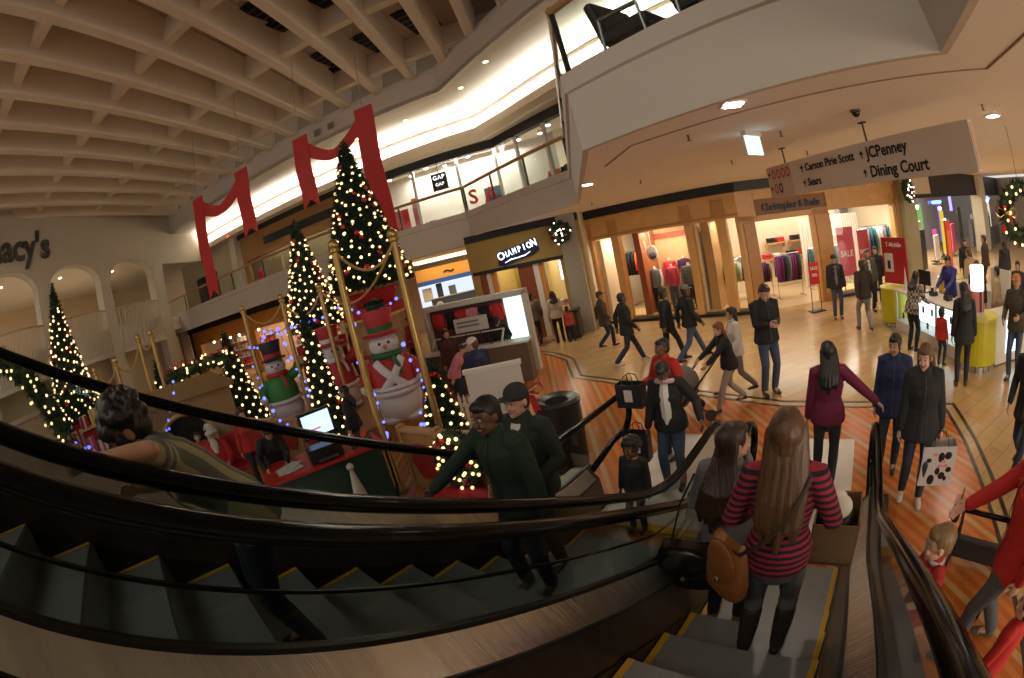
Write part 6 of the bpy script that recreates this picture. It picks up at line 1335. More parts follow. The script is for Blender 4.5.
    if hem < .87 and face and not inner:
        mb = MB(); mb.tube([ch(0,(.066+.015)*b_,1.41),ch(0,.122*b_,1.32),ch(0,.142*b_,1.2),ch(0,.137*b_,1.05),ch(0,.15*b_,z0+.1),ch(0,.163*b_,z0)], .006, 6, flat=.6, up=(0,1,0)); mb.build('zipper', mat('zip_dark', (.03,.03,.032), .4), t)
    if collar:
        mb = MB(); mb.tube([ch(.075*math.cos(a),.07*math.sin(a),1.43+.012*math.sin(a)) for a in [2*math.pi*q/16 for q in range(17)]], .024, 8, cap=False); remesh(mb, 'collar', collar, t, vox)
    if hood:
        mb = MB(); mb.sphere(ch(.05,-.115,1.31), (.115,.06,.105), 14, 10, Q.to_euler()); mb.tube([ch(.1*math.cos(a),.02+.09*math.sin(a),1.42+.03*math.sin(a)) for a in [2*math.pi*q/16 for q in range(17)]], .032, 8, cap=False); remesh(mb, 'hood', hood, t, vox)
    if inner:
        mb = MB(); pts = [(1.41,.045,.075),(1.3,.055,.125),(1.18,.06,.128),(1.05,.06,.126),(.92,.06,.13)]; V = []
        for z,w_,y in pts: V += [ch(-w_,y*b_*.9,z),ch(0,y*b_+.012,z),ch(w_,y*b_*.9,z)]
        V2 = [v-(Q @ Vector((0,.03,0))) for v in V]; n_ = len(V); F = []
        for q in range(4):
            o = 3*q; F += [(o,o+1,o+4,o+3),(o+1,o+2,o+5,o+4),(n_+o,n_+o+3,n_+o+4,n_+o+1),(n_+o+1,n_+o+4,n_+o+5,n_+o+2),(o,o+3,n_+o+3,n_+o),(o+2,n_+o+2,n_+o+5,o+5)]
        F += [(0,n_,n_+1,1),(1,n_+1,n_+2,2),(12,13,n_+13,n_+12),(13,14,n_+14,n_+13)]
        mb.add(V+V2,F); mb.build('shirt_front', inner, t, smooth=True)
    # --- hair, hat, face
    st, hm, L_ = hair
    if st != 'none':
        mb = MB(); k_ = 1.04 if st == 'short' else 1.1
        mb.sphere(hd_(0,-.026,.03), tuple(q*hs*k_ for q in (.081,.094,.095)), 18, 12, rotH); mb.sphere(hd_(0,-.05,-.02), tuple(q*hs*k_ for q in (.072,.062,.07)), 14, 10, rotH)
        mb.sphere(hd_(0,.03,.075), tuple(q*hs*k_ for q in (.062,.055,.04)), 12, 8, rotH)
        if st in ('long','wavy'):
            nb_ = 7 if st == 'long' else 8
            for q in range(nb_):
                a = -1.25+2.5*q/(nb_-1); x = .075*math.sin(a); y = -.055-.035*math.cos(a); p0 = hd_(x,y*.6,.03); p1 = hd_(x*1.15,y*1.05,-.1); ll = L_*(1-.12*abs(a))
                wob = .012 if st == 'wavy' else .004
                p2 = ch(x*1.3+hx*.5,y*1.15-.03-hout,1.44-ll*.35); p3 = ch(x*1.3+hx+wob*(1 if q % 2 else -1),y*1.15-.05-hout,1.44-ll*.7); p4 = ch(x*1.15+hx*1.2,y*1.0-.055-hout,1.44-ll*(1-.12*((q*5)%3)))
                if ll > .12: chain(mb, [p0,p1,p2,p3,p4], [.034*hs,.036*hs,.036,.032,.016], 8, [.8]*5)
                else: chain(mb, [p0,p1,hd_(x*1.1,y,-.1-ll)], [.034*hs,.036*hs,.03*hs], 8)
        if st in ('curly','wavy'):
            rg = random.Random(int(loc[0]*100)); 
            for q in range(70):
                a = rg.uniform(0,6.28); zz = rg.uniform(-.6,1); rr = math.sqrt(max(0,1-zz*zz)); v = (.1*rr*math.cos(a),-.03+.105*rr*math.sin(a),.03+.105*zz)
                if v[1] > .055 and v[2] < .08: continue
                mb.sphere(hd_(*v), (.026 if st == 'curly' else .018)*hs, 7, 5)
        if st == 'bun': mb.sphere(hd_(0,-.12,.05), .05*hs, 10, 8)
        if st == 'tail': chain(mb, [hd_(0,-.1,.03),hd_(0,-.15,-.05),ch(0,-.14,1.3)], [.03,.032,.014], 8)
        remesh(mb, 'hair', hm, t, vox*.75, 2)
    if hat:
        mb = MB(); mb.sphere(hd_(0,-.012,.055), tuple(q*hs for q in (.09,.105,.085)), 18, 12, rotH); remesh(mb, 'cap', hat, t, vox*.8)
        mb = MB(); mb.sphere(hd_(0,.105,.052), tuple(q*hs for q in (.07,.07,.01)), 14, 8, rotH); mb.build('cap_brim', hat, t, smooth=True)
    if face:
        for sd in (-1,1):
            mb = MB(); mb.sphere(hd_(sd*.031,.079,.008), .0108*hs, 10, 8); mb.m = 1; mb.sphere(hd_(sd*.031,.0855,.008), .0072*hs, 8, 6); mb.build('eye', [EYEW,EYED], t, smooth=True)
            mb = MB(); mb.tube([hd_(sd*.016,.09,.032),hd_(sd*.034,.086,.037),hd_(sd*.052,.07,.031)],.0042*hs,6,flat=.6); mb.build('eyebrow', hm if st != 'none' else HD, t, smooth=True)
        mb = MB(); mb.sphere(hd_(0,.084,-.062), tuple(q*hs for q in (.024,.01,.008)), 12, 6, rotH); mb.build('mouth', LIP, t, smooth=True)
    return t
def place(v, z=0): return (v[0], v[1], z)
def sp(s, t, z=0): v = ST(s, t, z); return (v.x, v.y, v.z)
def toward(loc, tgt=(0,0)): return math.degrees(math.atan2(tgt[1]-loc[1], tgt[0]-loc[0]))
DN = 65; UPW = 245; RIGHT = 19; LEFT = 199
def walk(a=.26, swap=False):
    F_, B_ = (.1*0-.09, a, .075), (.09, -a*1.05, .13)
    if swap: return dict(LF=(-.09,-a*1.05,.13), RF=(.09,a,.075), LH=(-.25,.16,.88), RH=(.25,-.16,.86), P=(0,0,-.035))
    return dict(LF=(-.09,a,.075), RF=(.09,-a*1.05,.13), LH=(-.25,-.16,.86), RH=(.25,.16,.88), P=(0,0,-.035))
# --- on the escalator in front
STRIPE = wave_mat('striped_knit', (.33,.02,.05), (.02,.012,.016), 27, 'Z', .85, width=.5)
wA = person(sp(1.78,-.27,.545), 68, 'woman in red and black striped top with long brown hair, on the escalator', 1.66, 'f', 'light', STRIPE, DENG, hair=('long', HBR, .42), boots=mat('boot_dark', (.03,.024,.022), .7), hem=.88, vox=.009, bare_neck=True, LF=(-.11,.0,.075), RF=(.1,.05,.075), LH=(-.22,.2,1.0), RH=(.24,.22,1.02), head=(3,4), face=True)
GREYH = mat('hoodie_grey', (.15,.15,.155), .9, noise=.15, nscale=40)
wB = person(sp(2.2,-.66,.315), 62, 'woman in grey hoodie with dark wavy hair, black bag at her side, on the escalator', 1.62, 'f', 'light', GREYH, mat('leggings_black', (.012,.012,.016), .8), mat('shoe_tan', (.22,.12,.05), .6), ('long', HD, .40), vox=.009, head=(-42,0), hood=GREYH, LH=(-.2,.2,1.0), RH=(.16,.27,1.05), hout=.05, hx=-.055)
BERRY = mat('fleece_berry', (.13,.008,.04), .85, bump=.3, bscale=50)
wC = person(sp(4.62,-.22,.014), 70, 'woman in berry red fleece with long black hair stepping off the escalator', 1.66, 'f', 'mid', BERRY, mat('trouser_black', (.015,.016,.02), .8), hair=('long', HB, .26), RH=(.62,-.12,1.02), LF=(-.09,.16,.075), RF=(.09,-.12,.1), vox=.009, head=(15,6))
# their bags
def handbag(name, loc, rz, size, m_, label, strap=None, sm_=None, flap=True, cat='handbag', slouch=.06):
    t = thing(name, label, cat, loc, rz); x, y, z = size; mb = MB(); secs = [(0,.75),(.08,1.0),(.35,1.06),(.7,1.0),(.95,.86),(1,.8)]; V = []; n = 16
    for a, w_ in secs:
        for j in range(n):
            q = 2*math.pi*j/n; cx = abs(math.cos(q))**.6*math.copysign(1,math.cos(q)); cy = abs(math.sin(q))**.6*math.copysign(1,math.sin(q))
            V.append((cx*x/2*w_, cy*y/2*w_*(1-.35*a), -z+z*a+slouch*.3*math.sin(3*q)*a))
    F = [(i*n+j,i*n+(j+1)%n,(i+1)*n+(j+1)%n,(i+1)*n+j) for i in range(5) for j in range(n)]+[tuple(range(n))[::-1],tuple(range(5*n,6*n))]
    mb.add(V,F); mb.build('pouch', m_, t, smooth=True)
    if flap:
        mb = MB(); mb.sphere((0,-y*.36,-z*.35),(x*.42,y*.2,z*.4),14,10); mb.build('flap', m_, t, smooth=True); mb = MB(); mb.sphere((0,-y*.56,-z*.62),(.02,.01,.02),8,6); mb.build('clasp', mat('bag_metal', (.5,.42,.28), .3, .9), t)
    if strap:
        mb = MB(); mb.tube([Vector(p) for p in strap], .012, 6, flat=.5); mb.build('strap', sm_ or m_, t, smooth=True)
    return t
LEA = mat('leather_tan', (.33,.12,.03), .55, noise=.2, nscale=15)
v = ST(1.74,-.53)
_W = Matrix.Translation(sp(1.78,-.27,.545)) @ Matrix.Rotation(R(68-90),4,'Z') @ Matrix.Scale(1.66/1.7,4); _B = (Matrix.Translation((v.x,v.y,.545+.95)) @ Matrix.Rotation(R(-60),4,'Z')).inverted()
wA_strap = [_B @ _W @ Vector(q) for q in ((.11,.02,1.44),(.13,-.09,1.41),(.06,-.185,1.27),(-.06,-.2,1.12),(-.18,-.16,1.0),(-.25,-.06,.95),(-.26,.0,.93))]
handbag('handbag', (v.x,v.y,.545+.95), R(-60), (.3,.13,.36), LEA, 'tan leather bag hanging at the left hip of the woman in the striped top', wA_strap, mat('strap_dark', (.05,.025,.015), .6))
v = ST(2.02,-.88); handbag('handbag', (v.x,v.y,.315+.86), R(-20), (.42,.2,.32), mat('leather_black_gloss', (.012,.012,.013), .25), 'glossy black slouchy bag behind the woman in the grey hoodie', [(-.12,0,-.02),(-.05,.02,.3),(.02,.1,.46)])
def carton(loc, rz, label):
    t = thing('cardboard_box', label, 'box', loc, rz); m_ = mat('carton_brown', (.20,.11,.05), .7)
    mb = MB(); mb.box((0,0,.01),(.34,.28,.02)); 
    for s_ in (1,-1): mb.box((s_*.165,0,.14),(.01,.28,.28)); mb.box((0,s_*.135,.14),(.34,.01,.28))
    mb.build('carton', m_, t)
    mb = MB(); mb.sphere((0,0,.2),(.15,.12,.11),14,10); mb.build('dark_liner', BLACK, t, smooth=True); mb = MB(); mb.sphere((-.03,0,.31),(.1,.08,.05),14,10); mb.sphere((.03,.02,.33),(.06,.06,.04),10,8); mb.build('white_cloth', CL['white'], t, smooth=True)
v = ST(2.17,.02); carton((v.x,v.y,.545+.62), R(65), 'open brown carton with white cloth, held before the woman in the striped top')
# --- women facing us by the right newel
p_ = (2.66,3.62,0.004); wD = person(p_, toward(p_)+8, 'woman in black jacket with brown hair facing us, carrying a white patterned shopping bag', 1.68, 'f', 'light', BK, DEND, SHW, ('long', HBR, .1), vox=.009, hem=.80, LF=(-.12,.1,.075), RF=(.1,-.02,.075), bulk=1.38, head=(-22,8), LH=(-.27,.03,.80), RH=(.25,.06,.84))
NAVY = mat('coat_navy', (.012,.02,.075), .8)
p_ = (2.66,4.28,0.004); wE = person(p_, toward(p_)-2, 'woman in dark blue jacket with black hair tied back, standing behind the woman in black', 1.62, 'f', 'mid', NAVY, DEND, hair=('tail', HB, .1), vox=.010, hem=.80, bulk=1.3, head=(-18,4))
def shopping_bag(loc, rz, size, m_, label, art=True, cord=True):
    t = thing('shopping_bag', label, 'shopping bag', loc, rz); x, y, z = size; mb = MB()
    mb.box((0,0,.006),(x,y,.012)); 
    for s_ in (1,-1): mb.box((0,s_*y/2,z/2),(x,.006,z)); mb.box((s_*x/2,0,z/2),(.006,y,z))
    mb.build('bag_body', m_, t)
    if art:
        rg = random.Random(3)
        for s_ in (1,-1):
            for q in range(9): mb = MB(); mb.sphere((rg.uniform(-.36,.36)*x,s_*(y/2+.004),rg.uniform(.12,.8)*z),(rg.uniform(.02,.05),.004,rg.uniform(.02,.06)),8,6); mb.build('black_print', BLACK, t)
        for q in range(4): mb = MB(); mb.sphere((rg.uniform(-.3,.3)*x,-(y/2+.005),rg.uniform(.5,.9)*z),(.035,.004,.02),8,6); mb.build('pink_print', CL['pink'], t)
    for s_ in (1,-1):
        mb = MB(); mb.tube([(-x*.22,s_*y/2,z),(-x*.18,s_*y*.3,z+.09),(0,0,z+.13),(x*.18,s_*y*.3,z+.09),(x*.22,s_*y/2,z)],.006,6); mb.build('cord_handle', BLACK, t)
    return t
PAPW = mat('paper_bag_white', (.55,.5,.47), .6); PAPB = mat('paper_bag_black', (.018,.016,.022), .5)
shopping_bag((2.86,3.42,.26), R(-25), (.42,.18,.44), PAPW, 'white shopping bag with black and pink print, held by the woman in the black jacket')
# --- man in red with stroller, boy and second child
REDJ = mat('fleece_red', (.45,.018,.012), .85, bump=.2, bscale=50)
mM = person((2.36,1.45,.004), 142, 'man in red jacket and grey trousers reaching forward to a stroller bar', 1.84, 'm', 'light', REDJ, mat('trouser_grey', (.07,.07,.075), .85), mat('shoe_grey', (.08,.07,.06), .6), ('short', HD, .2), vox=.009, LF=(-.13,.18,.075), RF=(.12,-.16,.09), LH=(-.24,-.04,.86), RH=(.12,.6,1.02), lean=6, hem=.84, P=(0,0,-.02))
KRED = mat('shirt_red', (.38,.02,.02), .8)
bY = person((1.63,1.66,.004), 160, 'small blond boy in red shirt with hands against the escalator glass', 1.25, 'm', 'light', KRED, DEND, SHG, ('short', HBL, .2), hs=1.38, vox=.011, LH=(-.14,.3,1.0), RH=(.12,.3,.93), sleeve='short', head=(-6,6), hem=.86, collar=SHW)
kR = person((2.1,.95,.004), 100, 'child in red jacket at the bottom right corner beside the man in red', 1.08, 'm', 'light', REDJ, DEND, SHB, ('short', HD, .2), hs=1.4, vox=.014, hem=.82)
t = thing('stroller', 'dark stroller with a black push bar in front of the man in red', 'stroller', (2.62,2.1,.004), R(-48))
mb = MB(); mb.tube([(-.28,-.32,.95),(.28,-.32,.95)],.022,10); mb.build('push_bar', RUBBER, t, smooth=True)
for sd in (1,-1):
    mb = MB(); mb.tube([(sd*.28,-.32,.95),(sd*.27,-.1,.7),(sd*.25,.35,.1)],.016,8); mb.tube([(sd*.27,-.1,.7),(sd*.27,-.3,.1)],.014,8); mb.build('frame_tube', BLACK, t, smooth=True)
    for y in (.35,-.3):
        mb = MB(); mb.tube([(sd*.27-.02,y,.09),(sd*.27+.02,y,.09)],.085,16); mb.build('wheel', SHB, t, smooth=True)
mb = MB(); mb.bar((0,-.05,.5),(0,.1,.2),.5,.02,(0,1,.4)); mb.bar((0,.1,.2),(0,.4,.2),.5,.02); mb.build('seat', mat('stroller_dark', (.03,.03,.035), .8), t)
t = thing('drink_cup', 'clear plastic cup of dark iced drink with straw, held by the man in red', 'cup', (2.0,1.98,1.0)); mb = MB(); mb.lathe([(.032,0),(.045,.15),(.047,.155)],(0,0,0),18,cap=False); mb.build('cup', glass('cup_plastic', (.85,.8,.78)), t, smooth=True)
mb = MB(); mb.lathe([(.0,.004),(.03,.004),(.04,.11),(0,.11)],(0,0,0),18,cap=False); mb.build('drink', mat('cola', (.05,.015,.008), .2), t, smooth=True); mb = MB(); mb.lathe([(.047,.155),(.04,.185),(.015,.2),(.0,.2)],(0,0,0),18,cap=False); mb.build('dome_lid', glass('cup_plastic', (.85,.8,.78)), t, smooth=True); mb = MB(); mb.tube([(0,0,.05),(.015,0,.26)],.004,6); mb.build('straw', BLACK, t)
# --- around the foot of the second escalator
p_ = sp(4.35,-2.03,.014); wP = person(p_, UPW+6, 'woman in black jacket over white shirt with pale pink hood, looking down', 1.64, 'f', 'dark', BK, DEN, hair=('short', HB, .2), vox=.010, inner=CL['white'], hood=mat('hood_pink', (.55,.33,.36), .85), head=(0,34), LH=(-.42,.18,1.0), RH=(.27,.1,.84), lean=4)
v = ST(4.2,-2.42); shopping_bag((v.x,v.y,.42), R(-20), (.3,.13,.36), PAPB, 'dark gift bag with pale label held by the woman with the pink hood', False)
mb = MB(); mb.box((0,-.07,.2),(.11,.006,.16)); lab = mb.build('label', CL['white'], bpy.data.objects['shopping_bag.001'])
v = ST(4.55,-2.62); shopping_bag((v.x,v.y,.95), R(-25), (.34,.16,.3), PAPB, 'black gift bag with pale label carried high beside the newel of the second escalator', False)
mb = MB(); mb.box((0,-.085,.16),(.11,.006,.15)); mb.build('label', CL['white'], bpy.data.objects['shopping_bag.002'])
p_ = sp(5.05,-2.35,.006); person(p_, UPW-30, 'person in red jacket with short black hair behind the woman with the pink hood', 1.66, 'm', 'dark', REDJ, DEND, hair=('short', HB, .2), vox=.013, RH=(.2,.3,1.1), LH=(-.25,.25,1.15))
p_ = sp(3.42,-2.05,.015); person(p_, UPW, 'child with dark curly hair and yellow collar on the bottom steps of the second escalator', 1.06, 'm', 'dark', BK2, DEND, hair=('curly', HB, .2), hs=1.4, vox=.013, collar=YELLOW)
GREENJ = mat('coat_green', (.012,.03,.02), .85)
GREENC = mat('coat_darkgreen', (.012,.032,.02), .85)
p_ = sp(1.84,-2.02,.567); person(p_, UPW+8, 'man in dark green jacket on the second escalator, reaching along the far handrail', 1.66, 'm', 'dark', GREENC, DEND, hair=('short', HB, .2), vox=.011, RH=(.56,.36,.98), lean=8, twist=-12)
p_ = sp(2.33,-2.32,.335); person(p_, UPW, 'person in dark cap and black and white jacket behind the man in dark green', 1.74, 'm', 'light', mat('coat_blackgreen', (.02,.028,.024), .85), DEND, hair=('short', HD, .2), hat=BK2, vox=.012, inner=CL['white'], LH=(-.2,.2,1.0), RH=(.2,.25,.95))
STRW = wave_mat('top_stripes', (.10,.12,.10), (.32,.3,.16), 9, 'X', .85)
p_ = sp(.17,-1.86,1.49); person(p_, UPW-2, 'dark haired woman leaning forward with bare arm on the handrail of the second escalator', 1.5, 'f', 'mid', STRW, DEND, hair=('curly', HB, .12), hs=1.2, vox=.012, lean=36, sleeve='short', LH=(-.42,.54,1.44), RH=(.15,.5,1.15), head=(0,5))
# --- the concourse
p_ = (1.81,7.29,.004); person(p_, toward(p_)+25, 'young man in black hoodie and blue jeans looking down at his phone', 1.9, 'm', 'light', BK, DEN, SHG, ('short', HD, .2), vox=.011, head=(10,30), LH=(-.06,.27,1.12), RH=(.07,.27,1.12))
o_ = Vector(p_)+Matrix.Rotation(R(toward(p_)+25-90),3,'Z') @ Vector((0,.40,1.27)); t = thing('phone', 'phone held by the young man in the black hoodie', 'phone', o_, R(toward(p_)+25-90)); mb = MB(); mb.box((0,0,0),(.07,.13,.01),rot=Euler((R(35),0,0))); mb.build('case', BLACK, t); mb = MB(); mb.box((0,-.003,.007),(.062,.115,.003),rot=Euler((R(35),0,0))); mb.build('display', mat('phone_display', (.3,.32,.35), .2), t)
BRC = mat('coat_olive', (.07,.05,.028), .85)
person((-1.5,12.3,.004), RIGHT-8, 'man in olive brown coat and cap, leftmost walker before the maple shopfront', 1.62, 'm', 'mid', BRC, DEND, hair=('short', HD, .2), hat=BRC, hem=.74, vox=.014, **walk(.2))
person((-.77,10.3,.004), RIGHT, 'person in black coat striding, second walker before the maple shopfront', 1.74, 'm', 'dark', BK, DEND, SHW, ('short', HB, .2), hem=.8, vox=.013, **walk(.34))
person((.18,10.1,.004), RIGHT, 'person in black jacket with lime stripe, third walker before the maple shopfront', 1.74, 'm', 'dark', BK, mat('trouser_black', (.015,.016,.02), .8), hair=('short', HB, .2), vox=.013, collar=mat('lime_stripe', (.35,.4,.03), .6), **walk(.3,True))
person((.68,9.85,.004), RIGHT, 'man in black jacket, grey cap and blue jeans, fourth walker before the maple shopfront', 1.74, 'm', 'dark', BK, DEN, hair=('short', HB, .2), hat=mat('cap_grey', (.12,.12,.125), .8), vox=.013, **walk(.36))
wst = walk(.3); wst.update(LH=(-.2,.5,1.0), RH=(.2,.5,1.0))
person((1.05,6.95,.004), LEFT-5, 'auburn haired woman in black jacket and pale trousers pushing the grey stroller', 1.5, 'f', 'light', BK, mat('trouser_pale', (.3,.25,.2), .85), hair=('long', HR, .1), vox=.013, lean=12, **wst)
person((1.28,7.55,.004), LEFT-15, 'dark haired woman in white jacket with pale green scarf, beside the stroller pusher', 1.56, 'f', 'mid', mat('coat_white', (.6,.57,.52), .8), mat('trouser_taupe', (.2,.16,.13), .85), hair=('long', HB, .1), vox=.013, collar=mat('scarf_mint', (.4,.55,.42), .8), **walk(.32,True))
t = thing('stroller', 'grey stroller with rounded hood pushed by the auburn haired woman', 'stroller', (.28,6.72,.004), R(LEFT-95)); SGR = mat('stroller_grey', (.16,.14,.13), .8)
mb = MB(); mb.sphere((0,.1,.62),(.24,.34,.3),18,12); mb.build('hood', SGR, t, smooth=True); mb = MB(); mb.tube([(0,-.15,.55),(0,.1,.38),(0,.5,.35)],[.2,.24,.2],14,flat=.5); mb.build('seat', mat('stroller_lining', (.1,.09,.09), .8), t, smooth=True)
for sd in (1,-1):
    mb = MB(); mb.tube([(sd*.25,-.5,1.0),(sd*.25,.0,.5),(sd*.25,.45,.1)],.016,8); mb.tube([(sd*.25,.05,.5),(sd*.25,-.3,.1)],.014,8); mb.build('frame_tube', BLACK, t)
    for y in (.45,-.3): mb = MB(); mb.tube([(sd*.26-.02,y,.1),(sd*.26+.02,y,.1)],.095,16); mb.build('wheel', SHB, t, smooth=True)
mb = MB(); mb.tube([(-.25,-.5,1.0),(.25,-.5,1.0)],.02,8); mb.build('push_bar', RUBBER, t)
person((5.18,9.9,.004), 85, 'man in dark brown jacket and grey jeans walking away toward the boutique', 1.72, 'm', 'mid', mat('coat_brown', (.035,.02,.014), .85), mat('jeans_pale', (.2,.2,.2), .85), SHG, ('short', HD, .2), vox=.013, **walk(.22))
p_ = (5.1,11.5,.004); person(p_, toward(p_)+10, 'man in cap and black jacket with pale sleeves standing before the boutique doorpost', 1.7, 'm', 'light', BK2, DEN, SHG, ('short', HD, .2), hat=BK2, vox=.014, inner=CL['grey'])
p_ = (6.3,11.6,.004); person(p_, toward(p_)+20, 'man in black and white jacket facing us behind the man in brown', 1.72, 'm', 'light', mat('coat_blackwhite', (.1,.1,.1), .85), DEND, hair=('short', HD, .2), vox=.014, inner=CL['white'])
p_ = (7.0,12.3,.004); person(p_, toward(p_), 'dark figure just right of the red sale posters, before the boutique window', 1.68, 'm', 'mid', BK, DEND, hair=('short', HB, .2), vox=.015)
PLAID = mat('plaid_shirt', (.3,.26,.22), .85)
def plaid():
    m = PLAID; nt = m.node_tree; b = nt.nodes['Principled BSDF']; tc = nt.nodes.new('ShaderNodeTexCoord'); ck = nt.nodes.new('ShaderNodeTexChecker'); ck.inputs['Scale'].default_value = 16; ck.inputs['Color1'].default_value = (.36,.31,.26,1); ck.inputs['Color2'].default_value = (.05,.045,.045,1)
    nt.links.new(tc.outputs['Object'], ck.inputs['Vector']); nt.links.new(ck.outputs['Color'], b.inputs['Base Color'])
plaid()
person((5.42,7.95,.004), 15, 'woman in black and beige plaid shirt leaning over the kiosk showcase', 1.6, 'f', 'mid', PLAID, mat('trouser_black', (.015,.016,.02), .8), hair=('long', HB, .2), vox=.012, lean=18, LH=(-.2,.42,1.0), RH=(.2,.42,1.0))
person((5.25,5.85,.004), 60, 'tall woman all in black with long black hair standing at the right lime cabinet', 1.68, 'f', 'mid', BK, mat('trouser_black', (.015,.016,.02), .8), SHG, ('long', HB, .24), vox=.012, hem=.78, head=(25,8))
person((5.5,6.9,.004), 20, 'small child in red jacket at the lit showcase beside the woman in black', 1.02, 'f', 'mid', REDJ, DEND, hair=('short', HB, .2), hs=1.4, vox=.013)
p_ = (7.15,8.55,.004); person(p_, 190, 'clerk in royal blue shirt standing behind the kiosk counter', 1.72, 'm', 'mid', mat('shirt_royal', (.03,.03,.2), .8), DEND, hair=('short', HB, .2), vox=.013, head=(0,20), LH=(-.15,.36,1.02), RH=(.18,.36,1.02))
p_ = (7.3,7.6,.004); person(p_, 215, 'woman with long dark hair and dark top right of the clerk in blue', 1.68, 'f', 'mid', BK2, DEND, hair=('long', HD, .26), vox=.013)
p_ = (7.6,7.1,.004); person(p_, 100, 'person with black hair in pale top behind the glowing lantern', 1.6, 'f', 'mid', CL['tan'], DEND, hair=('short', HB, .2), vox=.014)
p_ = (9.0,7.55,.004); person(p_, 210, 'woman in dark top with black hair seated low at the far right of the kiosk', 1.55, 'f', 'mid', BK2, DEND, hair=('tail', HB, .2), vox=.014)
p_ = (6.45,5.45,.004); person(p_, 200, 'man in orange cap and dark olive jacket, right of the kiosk', 1.75, 'm', 'mid', mat('jacket_olive', (.05,.04,.025), .85), DEN, hair=('short', HD, .2), hat=mat('cap_orange', (.55,.2,.08), .8), vox=.012, LH=(-.18,.32,1.1), RH=(.22,.22,1.0))
p_ = (4.3,3.25,.004); person(p_, 200, 'person in black striding past at the right edge of the picture', 1.66, 'm', 'mid', BK, DEND, hair=('short', HB, .2), hem=.78, vox=.012, **walk(.3))
for i, (x, y, hd, tm, hr, lb, hh, sx_) in enumerate(((10.4,11.4,250,BK,('short',HB,.2),'dark figure in the far right corridor, left one of the group past the kiosk',1.7,'m'),(11.2,11.1,120,mat('coat_umber',(.06,.035,.022),.85),('short',HD,.2),'tall figure in umber coat in the far right corridor group past the kiosk',1.8,'m'),(11.6,10.4,60,BK2,('long',HB,.2),'long haired figure in black, right one of the far right corridor group',1.66,'f'),(8.9,9.6,100,CL['tan'],('short',HBR,.2),'person in beige top between the kiosk and the red orange poster',1.66,'m'),(13.2,9.2,230,BK,('short',HB,.2),'dark figure near the right edge in the far corridor',1.7,'m'))):
    person((x,y,.004), hd, lb, hh, sx_, 'mid', tm, DEND, hair=hr, vox=.017, face=False)
# --- by the ochre shop and the photo kiosk
person((-3.89,13.9,.004), 100, 'man in grey brown jacket and black trousers entering the ochre shop', 1.78, 'm', 'mid', mat('coat_taupe', (.12,.09,.065), .85), mat('trouser_black', (.015,.016,.02), .8), hair=('short', HB, .2), vox=.014, **walk(.2))
person((-3.15,13.9,.004), 110, 'woman in cream jacket with dark hair at the ochre shop doorway', 1.66, 'f', 'mid', mat('coat_cream', (.5,.43,.34), .85), mat('trouser_black', (.015,.016,.02), .8), hair=('long', HB, .16), vox=.014)
person((-2.75,13.75,.004), 100, 'child in red top at the ochre shop doorway beside the woman in cream', 1.1, 'f', 'mid', mat('top_coral', (.45,.07,.045), .8), DEND, hair=('short', HD, .2), hs=1.35, vox=.015)
person((-4.55,15.7,.004), 280, 'person with black hair in white top just inside the left ochre shop doorway', 1.62, 'm', 'mid', CL['lav'], DEND, hair=('short', HB, .2), vox=.016, face=False)
p_ = (-3.95,10.72,.004); person(p_, toward(p_)-10, 'kiosk seller in black jacket and dark cap behind the sloped glass counter', 1.62, 'm', 'mid', BK, DEND, hair=('short', HB, .2), hat=BK2, vox=.013, lean=10, RH=(.2,.35,1.05), LH=(-.2,.3,1.05), head=(0,20))
p_ = (-3.25,7.35,.004); person(p_, 150, 'man in navy jacket and white cap seen from behind, before the white-framed kiosk', 1.74, 'm', 'light', NAVY, DEND, hair=('short', HBR, .2), hat=mat('cap_white', (.62,.58,.52), .8), vox=.012, head=(30,5))
p_ = (-4.9,9.6,.004); person(p_, toward(p_)+30, 'person in dark maroon hooded coat at the left of the white-framed kiosk', 1.66, 'f', 'mid', mat('coat_maroon', (.07,.015,.015), .85), DEND, hair=('long', HB, .14), vox=.014, hem=.76)
p_ = (-4.4,8.6,.004); person(p_, toward(p_)+70, 'person in pink top bending beside the small lit tree', 1.5, 'f', 'light', CL['pink'], DEND, hair=('short', HD, .2), vox=.014, lean=30)
p_ = (-5.4,11.6,.004); person(p_, 260, 'person in olive jacket behind the woman in maroon at the kiosk', 1.62, 'm', 'mid', mat('jacket_moss', (.07,.075,.04), .85), DEND, hair=('short', HB, .2), vox=.015, face=False)
p_ = (-4.8,12.0,.004); person(p_, 240, 'child in pale blue top behind the kiosk seller', 1.25, 'm', 'mid', CL['sky'] if 'sky' in CL else CL['lav'], DEND, hair=('short', HB, .2), hs=1.25, vox=.015, face=False)
p_ = (-7.6,16.3,.004); person(p_, 290, 'dark figure walking in the mouth of the far corridor with a yellow bag', 1.7, 'm', 'mid', BK, DEND, hair=('short', HB, .2), vox=.016, face=False, **walk(.25))
t = handbag('tote_bag', (-7.95,16.05,.72), R(20), (.4,.16,.3), mat('tote_yellow', (.6,.45,.05), .7), 'yellow tote bag beside the dark figure in the far corridor', [(-.1,0,-.02),(0,0,.2),(.1,0,-.02)], None, False)
p_ = (-6.4,10.6,.37); person(p_, 255, 'person in red top standing behind the soldier snowman beside the gold pole', 1.66, 'f', 'light', mat('top_rust', (.4,.05,.04), .85), DEND, hair=('long', HD, .14), vox=.015)
p_ = (-9.1,11.4,.37); person(p_, 240, 'dark figure on the stage between the green and red snowmen', 1.66, 'm', 'mid', BK, DEND, hair=('short', HB, .2), vox=.016, face=False)
p_ = (-5.3,6.0,.004); person(p_, 200, 'dark haired figure in black at the foot of the soldier snowman, behind the gold pole', 1.5, 'f', 'mid', BK, DEND, hair=('long', HB, .2), vox=.014)
